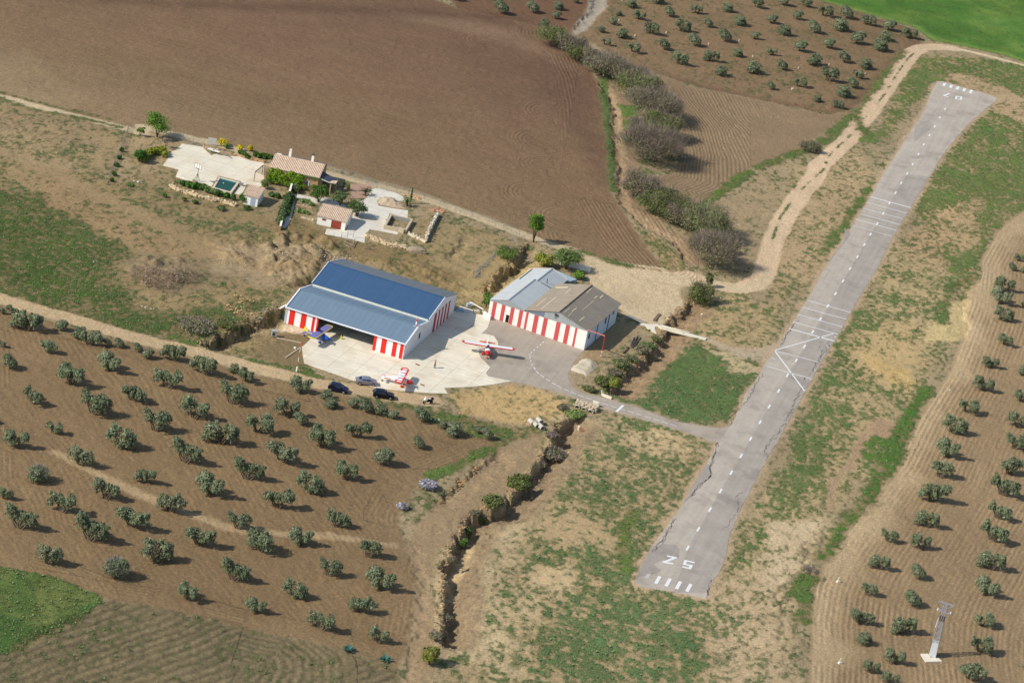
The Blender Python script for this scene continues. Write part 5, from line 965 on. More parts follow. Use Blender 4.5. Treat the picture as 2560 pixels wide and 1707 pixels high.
    for s in ((9.3, 2.5, 9.3, 8), (11.0, 1, 11.0, 9.5), (12.0, 12, 12.0, 15), (17.0, 3.2, 17.0, 5.6), (17.2, .4, 17.2, 2.5, .12), (19.5, 1.3, 19.5, 4.2), (18.2, 6, 18.2, 13, .10), (17.9, 14, 17.9, 15.4, .22), (18.6, 15.5, 18.6, 17.4, .25), (15.9, 14, 15.9, 17), (16.1, .6, 16.1, 3.8, .1), (8.5, 15.5, 11.0, 16.0, .7)): patch(*s)
    for v0 in (6.2, 13.0):
        mb = MB(); mb.beam(g(22.15, v0, 0), g(22.15, v0, 4.3), .12); mb.build('downpipe', paint('dark_slate_pipe', (58, 64, 74), .6), q)
    for v0, z0, z1 in ((1.2, 2.0, 3.2), (10.7, 2.2, 3.6), (15.2, 2.8, 3.7)):
        mb = MB(); gw(mb, (22.09, v0), (22.09, v0+.9), z0, z1, z1, .02); w = mb.build('window', paint('window_frame_grey', (120, 124, 130), .6), q); mb = MB(); gw(mb, (22.11, v0+.08), (22.11, v0+.82), z0+.08, z1-.08, z1-.08, .02); mb.build('pane', paint('dark_window_glass', (18, 22, 18), .1), w)
    mb = MB(); [mb.cyl(g(14.6+k*.25, -.12, 4.6), g(14.6+k*.25, -.12, 5.3), .04, .04, 5) for k in (0, 1)]; mb.box(g(14.8, -.2, 5.5), (.7, .4, .18)); mb.build('gable_lamp', paint('soot_dark', (60, 62, 66), .6), q)
    # goal-like frame at the corner: red mast and boom
    z = Z(1360, 680, 7.127, '1010 1515 770 1035'); b0 = G(*z[0]); t0 = np.array([b0[0], b0[1], 4.64]); e0 = G(*z[1], 4.64); s = empty('door_rail_gantry', tuple(b0), 0, 'red gantry post and beam with white bands at the hangar corner', 'gantry')
    mb = MB(); mb.beam((0, 0, -.2), (0, 0, 4.7), .16); mb.build('post', paint('gantry_red', (186, 62, 60), .6), s)
    for z0_ in (.15, .95): mb = MB(); mb.beam((0, 0, z0_), (0, 0, z0_+.45), .175); mb.build('white_band', mw, s)
    mb = MB(); d = Vector(e0-t0); mb.beam((0, 0, 4.72), (d.x, d.y, 4.72), .2, .16); mb.build('beam', paint('gantry_pink_top', (206, 120, 110), .6), s)
# ------------------------------------------------------------------ farmstead
def tiled_mat():
    m, nt, b = nmat('clay_roof_tiles'); co = nd(nt, 'TexCoord').outputs['Object']; n1 = noise(nt, co, 1.2, 4, .6); n2 = noise(nt, co, 6, 3, .7)
    c = mix(nt, ramp(nt, n2, .35, .65), hexa((204, 174, 146)), hexa((226, 204, 178))); c = mix(nt, ramp(nt, n1, .5, .75), c, hexa((186, 156, 130)))
    nt.links.new(c, b.inputs['Base Color']); b.inputs['Roughness'].default_value = .9; b.inputs['Specular IOR Level'].default_value = .1; return m
def tiles(mb, a, b, c, d, pitch=.36):
    """corrugated tile field: a-b ridge, d-c eave (3D points)"""
    a, b, c, d = map(np.array, (a, b, c, d)); n = int(np.linalg.norm(b-a)/pitch)*4; V = []; nrm = np.cross(b-a, d-a); nrm /= np.linalg.norm(nrm); nrm *= np.sign(nrm[2])
    for i in range(n+1):
        t = i/n; o = nrm*.07*(1+math.sin(i*math.pi/2)); V += [a+(b-a)*t+o, d+(c-d)*t+o]
    V2 = [p-nrm*.12 for p in V]; k = len(V); mb.add(V+V2, [(2*i, 2*i+2, 2*i+3, 2*i+1)[::-1] for i in range(n)]+[(k+2*i, k+2*i+2, k+2*i+3, k+2*i+1) for i in range(n)]+[(0, 1, k+1, k), (k-2, 2*k-2, 2*k-1, k-1)]+[(2*i+1, 2*i+3, k+2*i+3, k+2*i+1) for i in range(n)]+[(2*i, k+2*i, k+2*i+2, 2*i+2) for i in range(n)])
def hut(name, TL, TR, BR, BL, ze, zr, depth2, label, cat, wallm, z0=-.2, back=None, parts=None):
    """gabled hut from its front roof slope seen in the photo; depth2: plan width of the rear slope"""
    a = G(*TL, zr); b = G(*TR, zr); c = G(*BR, ze); d = G(*BL, ze); u = (b-a+c-d)[:2]; u /= np.linalg.norm(u); v = np.array([-u[1], u[0]]); Lr = np.linalg.norm((b-a)[:2]); dep = (np.linalg.norm((a-d)[:2])+np.linalg.norm((b-c)[:2]))/2
    O = (d+c)[:2]/2-u*Lr/2; r = empty(name, (O[0], O[1], 0), 0, label, cat); P = lambda x, y, z: np.array([*(u*x+v*y), z]); ov = .22; D = dep+depth2; zb = zr-(zr-ze)*depth2/dep
    mt = M_TILE; mb = MB(); tiles(mb, P(0, dep, zr), P(Lr, dep, zr), P(Lr, 0, ze), P(0, 0, ze)); mb.build('roof_slope', mt, r)
    mb = MB(); tiles(mb, P(0, dep, zr), P(Lr, dep, zr), P(Lr, D, zb), P(0, D, zb)); mb.build('roof_slope', mt, r)
    mb = MB(); mb.beam(P(-.02, dep, zr+.08), P(Lr+.02, dep, zr+.08), .22, .12); mb.build('ridge_tiles', mt, r)
    mb = MB(); x0, x1, y0, y1 = ov, Lr-ov, ov, D-ov; zs = lambda y: (ze+(zr-ze)*y/dep if y <= dep else zr-(zr-ze)*(y-dep)/dep)-.12
    pts = [(x0, y0), (x1, y0), (x1, y1), (x0, y1)]
    mb.add([P(x0, y0, z0), P(x1, y0, z0), P(x1, y0, zs(y0)), P(x0, y0, zs(y0))], [(0, 1, 2, 3)]); mb.add([P(x0, y1, z0), P(x1, y1, z0), P(x1, y1, zs(y1)), P(x0, y1, zs(y1))], [(3, 2, 1, 0)])
    for x, s in ((x0, 1), (x1, -1)): mb.add([P(x, y0, z0), P(x, y1, z0), P(x, y1, zs(y1)), P(x, dep, zs(dep)), P(x, y0, zs(y0))], [(0, 1, 2, 3, 4)[::-s]])
    mb.build('wall', wallm, r)
    def panel(nm, x0_, x1_, za, zb_, mat, y=y0-.03, t=.05, par=None):
        mb = MB(); q = [P(x0_, y, za), P(x1_, y, za), P(x1_, y, zb_), P(x0_, y, zb_)]; q2 = [p+P(0, t, 0) for p in q]; mb.add(q+q2, [(0, 1, 2, 3), (7, 6, 5, 4), (0, 4, 5, 1), (3, 2, 6, 7), (1, 5, 6, 2), (0, 3, 7, 4)]); return mb.build(nm, mat, par or r)
    return r, P, panel, Lr, dep, D, y0, zs
def rubble(name, P, z0, z1, wd, label, cat, col, seed, dens=1., rsz=(.13, .26), z0f=None):
    rg = np.random.RandomState(seed); V = W(P); mb = MB(); o = V[0]; tot = 0
    for i in range(len(V)-1):
        A, B = V[i], V[i+1]; L = np.linalg.norm(B-A); n = int(L*wd*max(z1-z0, .5)*7*dens)+2; nn = np.array([-(B-A)[1], (B-A)[0]])/L
        for _ in range(n):
            t = rg.rand(); s = rg.uniform(-.5, .5)*wd; z = rg.uniform(z0, z1); q = A+(B-A)*t+nn*s-o; zz = hz(*(q+o)) if tot % 4 == 0 else zz; tot += 1
            r_ = rg.uniform(*rsz); mb.rock((q[0], q[1], zz+z), r_, rg, rg.randint(0, 3))
        if z1-z0 > .34 and name != 'rubble_heap': mb.beam((*(A-o), z0+hz(*A)), (*(B-o), z0+hz(*B)), wd*.6, (z1-z0)*1.2, 0)
    c1 = tuple(col); ms = [paint(name+'_stone_%d' % k+'x'.join(map(str, col)), tuple(int(min(255, q*f)) for q in c1), .95, var=.15, scale=3) for k, f in enumerate((1., .88, 1.1))]
    ob = mb.build(name, ms); ob.location = (o[0], o[1], 0); tag(ob, label, cat, kind='stuff' if name in ('rubble_heap', 'stones', 'rubble_terrace') else None); return ob
def wire_fence(P, hgt, posts, label, z=None, lean=0, mesh=True, mat=None, group=None, nm='wire_fence', rails=(1.,)):
    V = [np.array([*w, hz(*w)]) for w in W(P)]; o = V[0]; r = empty(nm, tuple(o), 0, label, 'fence', group); m = mat or paint('galvanised_grey', (150, 158, 162), .5, metal=.3)
    pts = []; acc = 0
    for i in range(len(V)-1):
        n = max(1, int(round(np.linalg.norm(V[i+1]-V[i])/posts))); pts += [V[i]+(V[i+1]-V[i])*k/n for k in range(n)]
    pts.append(V[-1]); 
    for p in pts:
        mb = MB(); q = p-o; mb.cyl((q[0], q[1], q[2]-.1), (q[0], q[1], q[2]+hgt), .045, .045, 6); mb.build('post', m, r)
    mb = MB()
    for a, b in zip(pts[:-1], pts[1:]):
        a = a-o; b = b-o
        for f_ in rails: mb.beam((a[0], a[1], a[2]+hgt*f_-.03), (b[0], b[1], b[2]+hgt*f_-.03), .025)
        if mesh:
            n = max(2, int(np.linalg.norm(b-a)/.45))
            for k in range(n):
                p = a+(b-a)*k/n; q = a+(b-a)*min(1, (k+2.2)/n); mb.beam((p[0], p[1], p[2]+.05), (q[0], q[1], q[2]+hgt-.05), .012); mb.beam((q[0], q[1], q[2]+.05), (p[0], p[1], p[2]+hgt-.05), .012)
    mb.build('wire', m, r); return r
def basin(corners, z_rim, z_floor, label, rimm, inm, water=None, outer=0., wt=.45, cat='pool'):
    Q = [G(x, y, z_rim) for x, y in corners]; c = sum(Q)/4; r = empty('pool', (c[0], c[1], 0), 0, label, cat); Q = [q-np.array([c[0], c[1], 0]) for q in Q]
    I = []
    for i in range(4):
        p, a, b = Q[i], Q[i-1], Q[(i+1) % 4]; d1 = (a-p)/np.linalg.norm(a-p); d2 = (b-p)/np.linalg.norm(b-p); I.append(p+(d1+d2)*wt)
    mb = MB()
    for i in range(4):
        a, b, ci, di = Q[i], Q[(i+1) % 4], I[(i+1) % 4], I[i]
        mb.add([(*a[:2], z_rim), (*b[:2], z_rim), (*ci[:2], z_rim), (*di[:2], z_rim), (*a[:2], -.3), (*b[:2], -.3), (*ci[:2], z_floor-.1), (*di[:2], z_floor-.1)], [(0, 1, 2, 3)[::-1], (0, 1, 5, 4), (3, 7, 6, 2)])
    mb.build('rim', rimm, r); mb = MB(); mb.add([(*p[:2], z_floor) for p in I], [(0, 1, 2, 3)[::-1]]); mb.build('basin_floor', inm, r)
    if water is not None:
        mb = MB(); mb.add([(*p[:2], z_rim-.16) for p in I], [(0, 1, 2, 3)[::-1]]); mb.build('water', water, r)
    mb = MB()
    for i in range(4):
        a = I[i]*.985; b = I[(i+1) % 4]*.985; mb.add([(*a[:2], z_floor), (*b[:2], z_floor), (*b[:2], z_rim-.03), (*a[:2], z_rim-.03)], [(0, 1, 2, 3)])
    mb.build('lining', inm if water is None else paint('pale_blue_tiles', (160, 206, 222), .5, var=.05), r); return r, Q, I
def farm():
    global M_TILE
    M_TILE = tiled_mat(); white = wall_mat('lime_washed_wall', (240, 236, 222), .06); stone = paint('ochre_stone_wall', (186, 152, 108), .95, var=.4, scale=4, bmp=.05); grey = paint('galvanised_grey', (150, 158, 162), .5, metal=.3)
    # main house
    r, P, panel, L, dep, D, y0, zs = hut('house', (682.7, 384.9), (807.7, 411.7), (798.2, 445.5), (673.8, 418.7), 3.5, 4.9, 4.6, 'stone farmhouse with pinkish tiled roof, two white chimneys and ivy on its front', 'house', stone)
    for x in (3.25, 8.4): 
        c = P(x, dep+.6, 0); mb = MB(); mb.box((c[0], c[1], 5.0), (.62, .62, 2.5), math.atan2(P(1, 0, 0)[1], P(1, 0, 0)[0]), top=.82); ch = mb.build('chimney', white, r); mb = MB(); mb.box((c[0], c[1], 6.55), (.55, .55, .08)); [mb.box((c[0]+a, c[1]+b, 6.38), (.1, .1, .3)) for a, b in ((-.2, -.2), (.2, -.2), (.2, .2), (-.2, .2))]; mb.build('chimney_pot', paint('soot_dark', (60, 62, 66), .6) if x > 5 else white, ch)
    w = panel('window', 8.55, 9.5, 1.1, 2.2, paint('blue_grey_shutter', (110, 118, 124), .6)); panel('curtain', 9.05, 9.3, 1.15, 2.15, white, y0-.05, .02, w)
    mb = MB(); mb.box(tuple(P(.9, dep+.2, 5.12)), (1.1, .3, .12), math.atan2(P(1, 0, 0)[1], P(1, 0, 0)[0])); mb.build('ridge_cover', white, r)
    rg = np.random.RandomState(41); LB = []
    for i in range(64):
        x = rg.uniform(.1, 8.2); z = rg.uniform(.6, 3.3)**1.0; q = P(x, y0-.45-.9*(3.4-z)/3.4*rg.rand(), z); LB.append((q[0], q[1], q[2], .8, .55, .62, 1))
    mobj('ivy', leaf_mesh('ivy', [leaves(LB, 9000, .16, rg, .35, .2, .5, .2)], [ML['ivy']]), r)
    LB = [(*P(x, y0-.15, 3.15), .5, .3, .25, 1) for x in np.linspace(7.2, 11.2, 9)]; mobj('ivy', leaf_mesh('ivy', [leaves(LB, 700, .14, rg, .35)], [ML['hedge']]), r)
    # porch on the right of the house
    z = z5('1290 530 1590 690 1470 765 1260 672'); q = [G(*z[0], 3.6), G(*z[1], 2.7), G(*z[2], 2.6), G(*z[3], 3.3)]; o = np.array([q[3][0], q[3][1], 0]); s = empty('porch', tuple(o), 0, 'dark flat-sloping porch roof on posts at the right end of the farmhouse', 'porch'); mb = MB(); mb.slab([tuple(p-o) for p in q][::-1], .1); mb.build('roof', paint('dark_slate_sheet', (76, 78, 88), .6, var=.15), s)
    mb = MB(); mb.beam(tuple(q[3]-o+np.array([0, -.1, -.05])), tuple(q[2]-o+np.array([0, -.1, -.05])), .14); mb.build('gutter', white, s); mb = MB(); e = q[2]-o; mb.slab([(e[0]-.5, e[1]-.3, 2.75), (e[0]+1.1, e[1]-.1, 2.75), (e[0]+1.3, e[1]+1.4, 2.9), (e[0]+.2, e[1]+.9, 2.9)], .15); mb.build('gable_tiles', M_TILE, s)
    mb = MB(); b_ = q[2]-o; mb.beam((b_[0], b_[1], -.1), (b_[0], b_[1], 2.6), .28); mb.build('pillar', stone, s); mb = MB(); b_ = q[1]-o; mb.beam((b_[0], b_[1], -.1), (b_[0], b_[1], 2.7), .2); mb.build('pillar', stone, s)
    # pergola left of the house
    z = z6('1840 1050 1885 925'); pg = empty('pergola', tuple(G(*z[0])), 0, 'timber pergola over the terrace at the left end of the farmhouse', 'pergola'); o = G(*z[0]); brown = paint('dark_timber', (104, 84, 62), .85, var=.2)
    e1 = G(673, 424, 2.4)-o; A = np.array([0, 0, 2.3]); Bq = np.array([2.6, -.6, 2.3]); up_ = np.array([1.0, 5.0, 2.3])
    for p in (A, up_, Bq, Bq+up_-A): mb = MB(); mb.beam((p[0], p[1], -.1), (p[0], p[1], 2.3), .14); mb.build('post', brown, pg)
    mb = MB(); mb.beam(A, up_, .14); mb.beam(Bq, Bq+up_-A, .14); [mb.beam(A+(up_-A)*t, Bq+(up_-A)*t, .08) for t in np.linspace(0, 1, 9)]; mb.build('beams', brown, pg)
    # garage
    r, P, panel, L, dep, D, y0, zs = hut('garage', z7('250 325')[0], z7('740 430')[0], z7('720 635')[0], z7('185 510')[0], 2.0, 2.9, 1.6, 'small white garage with pinkish tiled roof and brick-red door', 'garage', white, -.3)
    panel('door', L*.50, L*.83, -.05, 1.72, paint('brick_red_door', (150, 66, 50), .6, var=.06)); panel('window', L*.19, L*.32, 1.15, 1.6, paint('brick_red_shutter', (146, 72, 62), .7))
    # pool shed
    r, P, panel, L, dep, D, y0, zs = hut('shed', z6('1720 1115')[0], z6('2035 1185')[0], z6('1940 1385')[0], z6('1625 1305')[0], 2.15, 2.9, .7, 'little white shed with tiled lean roof between pool and garden wall', 'shed', white, -1.0)
    panel('door', L*.50, L*.80, -.35, 1.8, paint('pale_blue_grey_door', (160, 174, 184), .6))
    # pools
    wt = nmat('green_pool_water'); m, nt, b = wt; b.inputs['Base Color'].default_value = hexa((22, 72, 48)); b.inputs['Roughness'].default_value = .06; b.inputs['Specular IOR Level'].default_value = .5; bump(nt, b, noise(nt, nd(nt, 'TexCoord').outputs['Object'], 2.5, 2), .02)
    rim = paint('pool_rim_stone', (214, 196, 168), .85, var=.12); r, Q, I = basin(z6('1150 955 1560 1060 1400 1270 1025 1165'), .55, -.8, 'swimming pool with dark green water and pale stone rim on the terrace', rim, paint('pool_plaster', (120, 150, 140), .8), m)
    mb = MB(); c = I[0]*.65+I[2]*.35; mb.cyl((c[0], c[1], .40), (c[0], c[1], .48), .13, .10, 10); o = mb.build('pool_float', white); o.location = r.location; tag(o, 'small white float drifting in the green pool', 'pool float')
    c = Q[1]; mb = MB(); mb.box((0, 0, .3), (.9, .6, .6)); mb.box((0, 0, .64), (1.0, .7, .08)); o = mb.build('pump_box', paint('grey_plastic', (150, 146, 138), .7)); o.location = (r.location[0]+c[0]+.5, r.location[1]+c[1]-.7, 0); tag(o, 'grey pump box at the right corner of the green pool', 'pump box')
    cm = paint('weathered_basin_concrete', (196, 178, 148), .9, var=.2, scale=2); r, Q, I = basin(z7('1410 490 1785 570 1680 745 1305 680'), .9, -.5, 'empty concrete water tank with a yellow toy on its floor', cm, paint('stained_basin_plaster', (150, 146, 134), .9, var=.25, scale=1.5), None, cat='water tank')
    mb = MB(); mb.box((0, 0, .14), (.9, .5, .28), .3, top=.7); mb.box((.1, 0, .32), (.4, .35, .12), .3); o = mb.build('toy_boat', paint('toy_yellow', (228, 190, 30), .5)); o.location = (r.location[0]-.6, r.location[1]+.6, -.48); tag(o, 'yellow plastic toy on the floor of the empty tank', 'toy')
    mb = MB(); mb.box((0, 0, .35), (1.2, .8, .9), -.3); mb.box((0, 0, .84), (1.3, .9, .08), -.3); o = mb.build('tank_outlet', cm); o.location = (*G(*z7('1590 790')[0])[:2], 0); tag(o, 'square concrete outlet box at the lower corner of the empty tank', 'outlet box')
    # basketball stand
    b0 = G(*z6('720 1050')[0]); s = empty('basketball_hoop', tuple(b0), -.45, 'green basketball stand with white backboard beside the pool', 'basketball hoop'); gr = paint('hoop_green', (70, 118, 78), .5)
    mb = MB(); [mb.cyl((x, y, 0), (0, .0, 2.0), .05, .05, 6) for x, y in ((-.55, -.35), (.55, -.35), (-.45, .45), (.5, .45))]; mb.cyl((0, 0, 1.9), (.05, 0, 2.9), .06, .06, 6); mb.cyl((.05, 0, 2.9), (-.45, -.4, 3.35), .04, .04, 6); mb.cyl((.05, 0, 2.9), (.75, -.4, 3.35), .04, .04, 6); mb.cyl((-.55, -.35, .03), (.55, -.35, .03), .05, .05, 6); mb.build('stand', gr, s)
    mb = MB(); mb.box((.15, -.45, 3.75), (1.8, .05, 1.15)); bb = mb.build('backboard', white, s); mb = MB(); dk = paint('board_lines_dark', (52, 60, 66), .6)
    for x in (-.75, .15-.32, .15+.32, 1.05): mb.box((x, -.49, 3.75), (.05, .02, 1.15))
    for zz in (3.19, 4.31): mb.box((.15, -.49, zz), (1.85, .02, .05))
    mb.build('board_lines', dk, bb); mb = MB(); n = 12; [mb.beam((.15+.22*math.cos(6.28*i/n), -.74+.22*math.sin(6.28*i/n), 3.32), (.15+.22*math.cos(6.28*(i+1)/n), -.74+.22*math.sin(6.28*(i+1)/n), 3.32), .03) for i in range(n)]; mb.build('ring', paint('ring_red', (190, 70, 50), .5), s)
    mb = MB(); mb.box((-.6, -.3, .2), (.6, .5, .4)); mb.box((-.6, -.3, .43), (.66, .56, .06)); o = mb.build('ballast_crate', paint('worn_wood', (178, 160, 132), .9, var=.2)); o.location = tuple(b0); tag(o, 'wooden ballast crate at the foot of the basketball stand', 'crate')
    # garden bench and table by the north fence, slanted sun loungers
    for x, y, l in ((1000, 480, 'pale garden table on green legs by the terrace edge'), (1090, 515, 'second pale garden table right of the first one')):
        b0 = G(*z6(f'{x} {y}')[0]); s = empty('garden_table', tuple(b0), -.2, l, 'table'); mb = MB(); mb.box((0, 0, .74), (1.7, .8, .06)); mb.build('table_top', white, s)
        for a, b in ((-.7, -.3), (.7, -.3), (.7, .3), (-.7, .3)): mb = MB(); mb.beam((a, b, 0), (a, b, .72), .06); mb.build('leg', gr, s)
    b0 = G(*z6('1300 570')[0]); s = empty('see_saw', tuple(b0), -.45, 'grey plank see-saw frame with its shadow on the terrace', 'playground toy'); mb = MB(); mb.beam((-1.6, 0, 1.2), (1.4, 0, .25), .22, .06); mb.build('plank', grey, s); mb = MB(); mb.beam((-.9, -.3, 0), (-.6, 0, .9), .06); mb.beam((-.9, .3, 0), (-.6, 0, .9), .06); mb.beam((.6, 0, 0), (.6, 0, .5), .06); mb.build('support', grey, s)
    b0 = z6('850 380 1110 460'); wl_ = rubble('low_wall', z6('840 385 960 405 1080 440 1140 465'), 0, .45, .5, 'low pale stone wall along the terrace north edge', 'wall', (206, 178, 148), 61)
    rubble('low_wall', z6('1140 465 1300 500 1480 540 1600 575 1800 620 2040 680'), 0, .5, .7, 'ochre rubble edging left of the farmhouse under the yellow broom', 'wall', (190, 152, 112), 62)
    rubble('rubble_terrace', z6('200 1130 330 1215 480 1260 640 1310 800 1365 930 1390 1050 1410 1200 1440 1340 1480 1480 1530'), -.1, .7, 1.5, 'long pale rubble bank retaining the pool terrace', 'stone bank', (214, 190, 150), 63, 1.3)
    rubble('rubble_terrace', z7('1010 840 1080 880 1200 940 1350 990 1500 1020 1680 1060'), -.1, .8, 1.5, 'pale rubble retaining bank below the garage yard', 'stone bank', (210, 186, 148), 64, 1.2)
    rubble('stone_wall', z7('2175 525 2140 610 2090 700 2060 780 2010 860 1985 955'), 0, 1.5, .7, 'tall dry stone wall closing the right side of the garden', 'wall', (206, 194, 172), 65, 1.2)
    rubble('stone_wall', z7('1985 965 1930 930 1860 900 1790 870 1700 825'), 0, .8, .6, 'low dry stone wall running from the tall wall to the tank', 'wall', (212, 198, 168), 66, 1.2)
    rubble('low_wall', z7('-50 555 20 572 90 590 155 605'), 0, .5, .5, 'short garden wall left of the garage', 'wall', (206, 186, 154), 67)
    rubble('low_wall', z5('760 1210 900 1230 1090 1265'), 0, .45, .4, 'stone edging between the two vegetable beds', 'wall', (192, 166, 132), 68)
    rubble('stone_pile', z7('1640 180 1800 210 1900 255'), 0, .35, .9, 'scattered edging stones beside the second palm', 'stones', (198, 158, 112), 69)
    rubble('stone_pile', z7('2060 430 2140 450 2200 400 2280 480'), 0, .4, 1.2, 'reddish stone pile at the top of the tall dry wall', 'stones', (196, 142, 106), 70)
    rubble('stone_pile', TS(0, 1, '2150 1180 2230 1180 2330 1230'), 0, .3, 5.0, 'tumbled ochre stones at the edge of the bank left of the big hangar', 'stones', (190, 156, 110), 71, .5, (.12, .28))
    rubble('stone_pile', TS(0, 1, '2110 1290 2180 1260 2250 1330 2330 1360'), 0, .3, 3.6, 'second heap of ochre stones spilling down the bank', 'stones', (192, 158, 112), 72, .5, (.12, .28))
    rubble('stone_pile', TS(1, 1, '20 1360 60 1300 130 1260 220 1230'), -.5, .3, 1.4, 'grey broken rubble along the cut beside the big hangar', 'stones', (150, 134, 108), 73)
    rubble('rubble_heap', TS(1, 1, '620 880 700 830 780 810 900 790'), 0, .3, 4.0, 'broken brick rubble behind the rear roof of the big hangar', 'rubble', (200, 170, 146), 74, .5, (.08, .2))
    rubble('rubble_heap', TS(1, 1, '500 720 580 760 640 800 660 860'), 0, .3, 4.0, 'spill of brick fragments below the collapsed gate', 'rubble', (192, 164, 140), 75, .5, (.08, .2))
    rubble('rubble_heap', TS(1, 1, '120 770 200 800 270 870'), 0, .3, 3.0, 'arc of white rubble pieces on the spoil mound', 'rubble', (212, 190, 166), 76, .5, (.06, .15))
    rubble('rubble_heap', TS(0, 1, '1940 800 2030 850 2130 870 2250 850 2340 820'), 0, .3, 3.4, 'line of pale rubble pieces at the foot of the mound', 'rubble', (204, 180, 154), 77, .22, (.06, .15))
    rubble('rubble_heap', TS(1, 2, '2080 1090 1990 1170 1890 1260 1740 1390 1620 1490'), -.3, .15, 1.6, 'orange stones exposed along the grove bank', 'stones', (186, 140, 92), 78, .7)
    # boulder
    b0 = GP(*T(1, 1, 1475, 745)); mb = MB(); rg = np.random.RandomState(2); rings = []
    for zz, k in ((-.2, 1.), (.3, 1.05), (.8, .85), (1.1, .5)): rings.append([(2.3*k*math.cos(a)*rg.uniform(.85, 1.1), 1.0*k*math.sin(a)*rg.uniform(.85, 1.1), zz+rg.uniform(-.05, .05)) for a in np.linspace(0, 6.28, 12, False)])
    mb.loft(rings); o = mb.build('boulder', paint('grey_ochre_rock', (166, 148, 122), .95, var=.35, scale=3, bmp=.1)); o.location = tuple(b0); tag(o, 'large grey boulder-like bank end below the garden', 'boulder')
    # white garden wall with hedge
    zz = z5('700 790 480 1568')+[T(1, 1, 225, 500)]; A = G(*zz[0], 1.2); B = G(*zz[2], 1.2); s = empty('garden_wall', (A[0], A[1], 0), 0, 'narrow white-topped garden wall running down from the farmhouse', 'wall'); d = B-A; mb = MB(); mb.beam((0, 0, .55), (d[0], d[1], .25), .3, 1.5); mb.build('wall', stone, s); mb = MB(); mb.beam((0, 0, 1.32), (d[0], d[1], 1.02), .42, .14); mb.build('coping', white, s)
    def hedge(P, w_, h_, label, seed, mat='hedge', n=900, kind='hedge', sp=.9, lump=.2):
        rg = np.random.RandomState(seed); V = W(P); o = np.array([*V[0], hz(*V[0])]); L_ = []
        for i in range(len(V)-1):
            k = max(1, int(np.linalg.norm(V[i+1]-V[i])/sp))
            for j in range(k+1):
                q = V[i]+(V[i+1]-V[i])*j/k; f = 1+rg.uniform(-lump, lump); L_.append((q[0]-o[0], q[1]-o[1], hz(*q)-o[2]+h_*.5, w_*.55*f, w_*.55*f, h_*.55*f, 1))
        ob = mobj(kind, leaf_mesh(kind, [leaves(L_, n*len(L_)//6, .15, rg, .5, .1, .5, .2), core(L_, 1, rg)], [ML[mat]]*2)); ob.location = tuple(o); tag(ob, label, 'hedge')
    hedge(z6('450 1130 560 1155 650 1190'), 1.3, 1.1, 'left clipped hedge above the pool terrace rubble', 31); hedge(z6('740 1190 790 1210'), 1.3, 1.1, 'short rounded hedge between the long left and the right hedges', 32); hedge(z6('860 1220 930 1270'), 1.4, 1.3, 'plump hedge below the left pool corner', 33); hedge(z6('1040 1300 1100 1330'), 1.4, 1.3, 'rounded hedge below the middle of the pool', 34); hedge(z6('1180 1340 1300 1370 1430 1410'), 1.2, 1.1, 'long low hedge right below the pool', 35)
    hedge(z5('300 1030 420 1060 560 1080'), 1.0, .9, 'low hedge left of the white-topped wall', 36); hedge(z5('640 1080 600 1200 540 1350 480 1500')+[T(1, 1, 215, 490)], 1.3, 1.4, 'climbing ivy hedge covering the left side of the garden wall', 37); hedge(z5('760 880 790 960'), 1.2, 1.4, 'dark leafy clump at the house corner by the wall top', 38, 'dkgreen'); hedge(z5('700 1080 660 1200 600 1400'), .9, .8, 'shadowed planting right of the garden wall', 39, 'dkgreen')
    hedge(z6('1880 560 1950 580 2040 600')+z5('0 240 150 260 300 300'), 1.0, .8, 'green planting strip behind the farmhouse left corner', 40, 'dkgreen'); hedge(TS(0, 0, '1290 1480 1330 1460 1380 1420 1480 1400 1510 1440'), 1.7, 1.3, 'loose bushy planting left of the terrace corner', 42, 'yellowg'); hedge(z6('1570 510 1640 540 1720 600'), 1.0, .8, 'green shrubs between the two yellow brooms', 43, 'dkgreen'); hedge(z5('930 1130 1010 1150 1080 1200'), 1.2, .5, 'weedy upper vegetable bed behind the garage', 44, 'weed', 400); hedge(z5('850 1330 930 1350 1000 1370'), 1.2, .5, 'weedy lower vegetable bed left of the garage', 45, 'weed', 400)
    for x, y, w, l in ((1250, 380, 32, 'large yellow-flowering broom by the white fence panel'), (1560, 460, 15, 'small yellow-flowering broom in the middle of the terrace edge'), (1765, 470, 15, 'right-hand yellow-flowering broom nearest the farmhouse')):
        p = z6(f'{x} {y}')[0]; bush('broom_shrub', p[0], p[1], w, 1.4, 'yellow', l, 'shrub', 1200, 0, int(x), .13, 5, 'yellow brooms')
    bush('shrub', *z6('1300 420')[0], 16, 1.3, 'green', 'green half of the large broom clump', 'shrub', 600, 0, 501, .14, 4); bush('shrub', *z6('1630 1500')[0], 27, 2.3, 'hedge', 'dark round shrub hugging the pool shed', 'shrub', 1500, 0, 502, .15); bush('shrub', *z5('160 900')[0], 22, 2.0, 'green', 'airy shrub left of the ivy front', 'shrub', 600, 200, 503, .14)
    std_tree(*T(0, 0, 1440, 1260), 3.3, 2.9, 4.4, 'green', 'spreading light green tree beside the upper road left of the terrace', 81, 3600, size=.16); std_tree(*T(0, 0, 1275, 1490), 1.9, 1.5, 2.3, 'hedge', 'small round-clipped tree left of the terrace', 82, 1800, size=.15, tr=.06)
    std_tree(*T(0, 0, 1520, 1362), 1.7, 1.1, 1.6, 'twig', 'small leafless reddish tree at the terrace corner', 83, 300, size=.15, tr=.06); std_tree(*T(0, 0, 1285, 1250), 1.4, 1.0, 1.7, 'green', 'young sparse tree left of the spreading tree', 89, 500, size=.15, tr=.05)
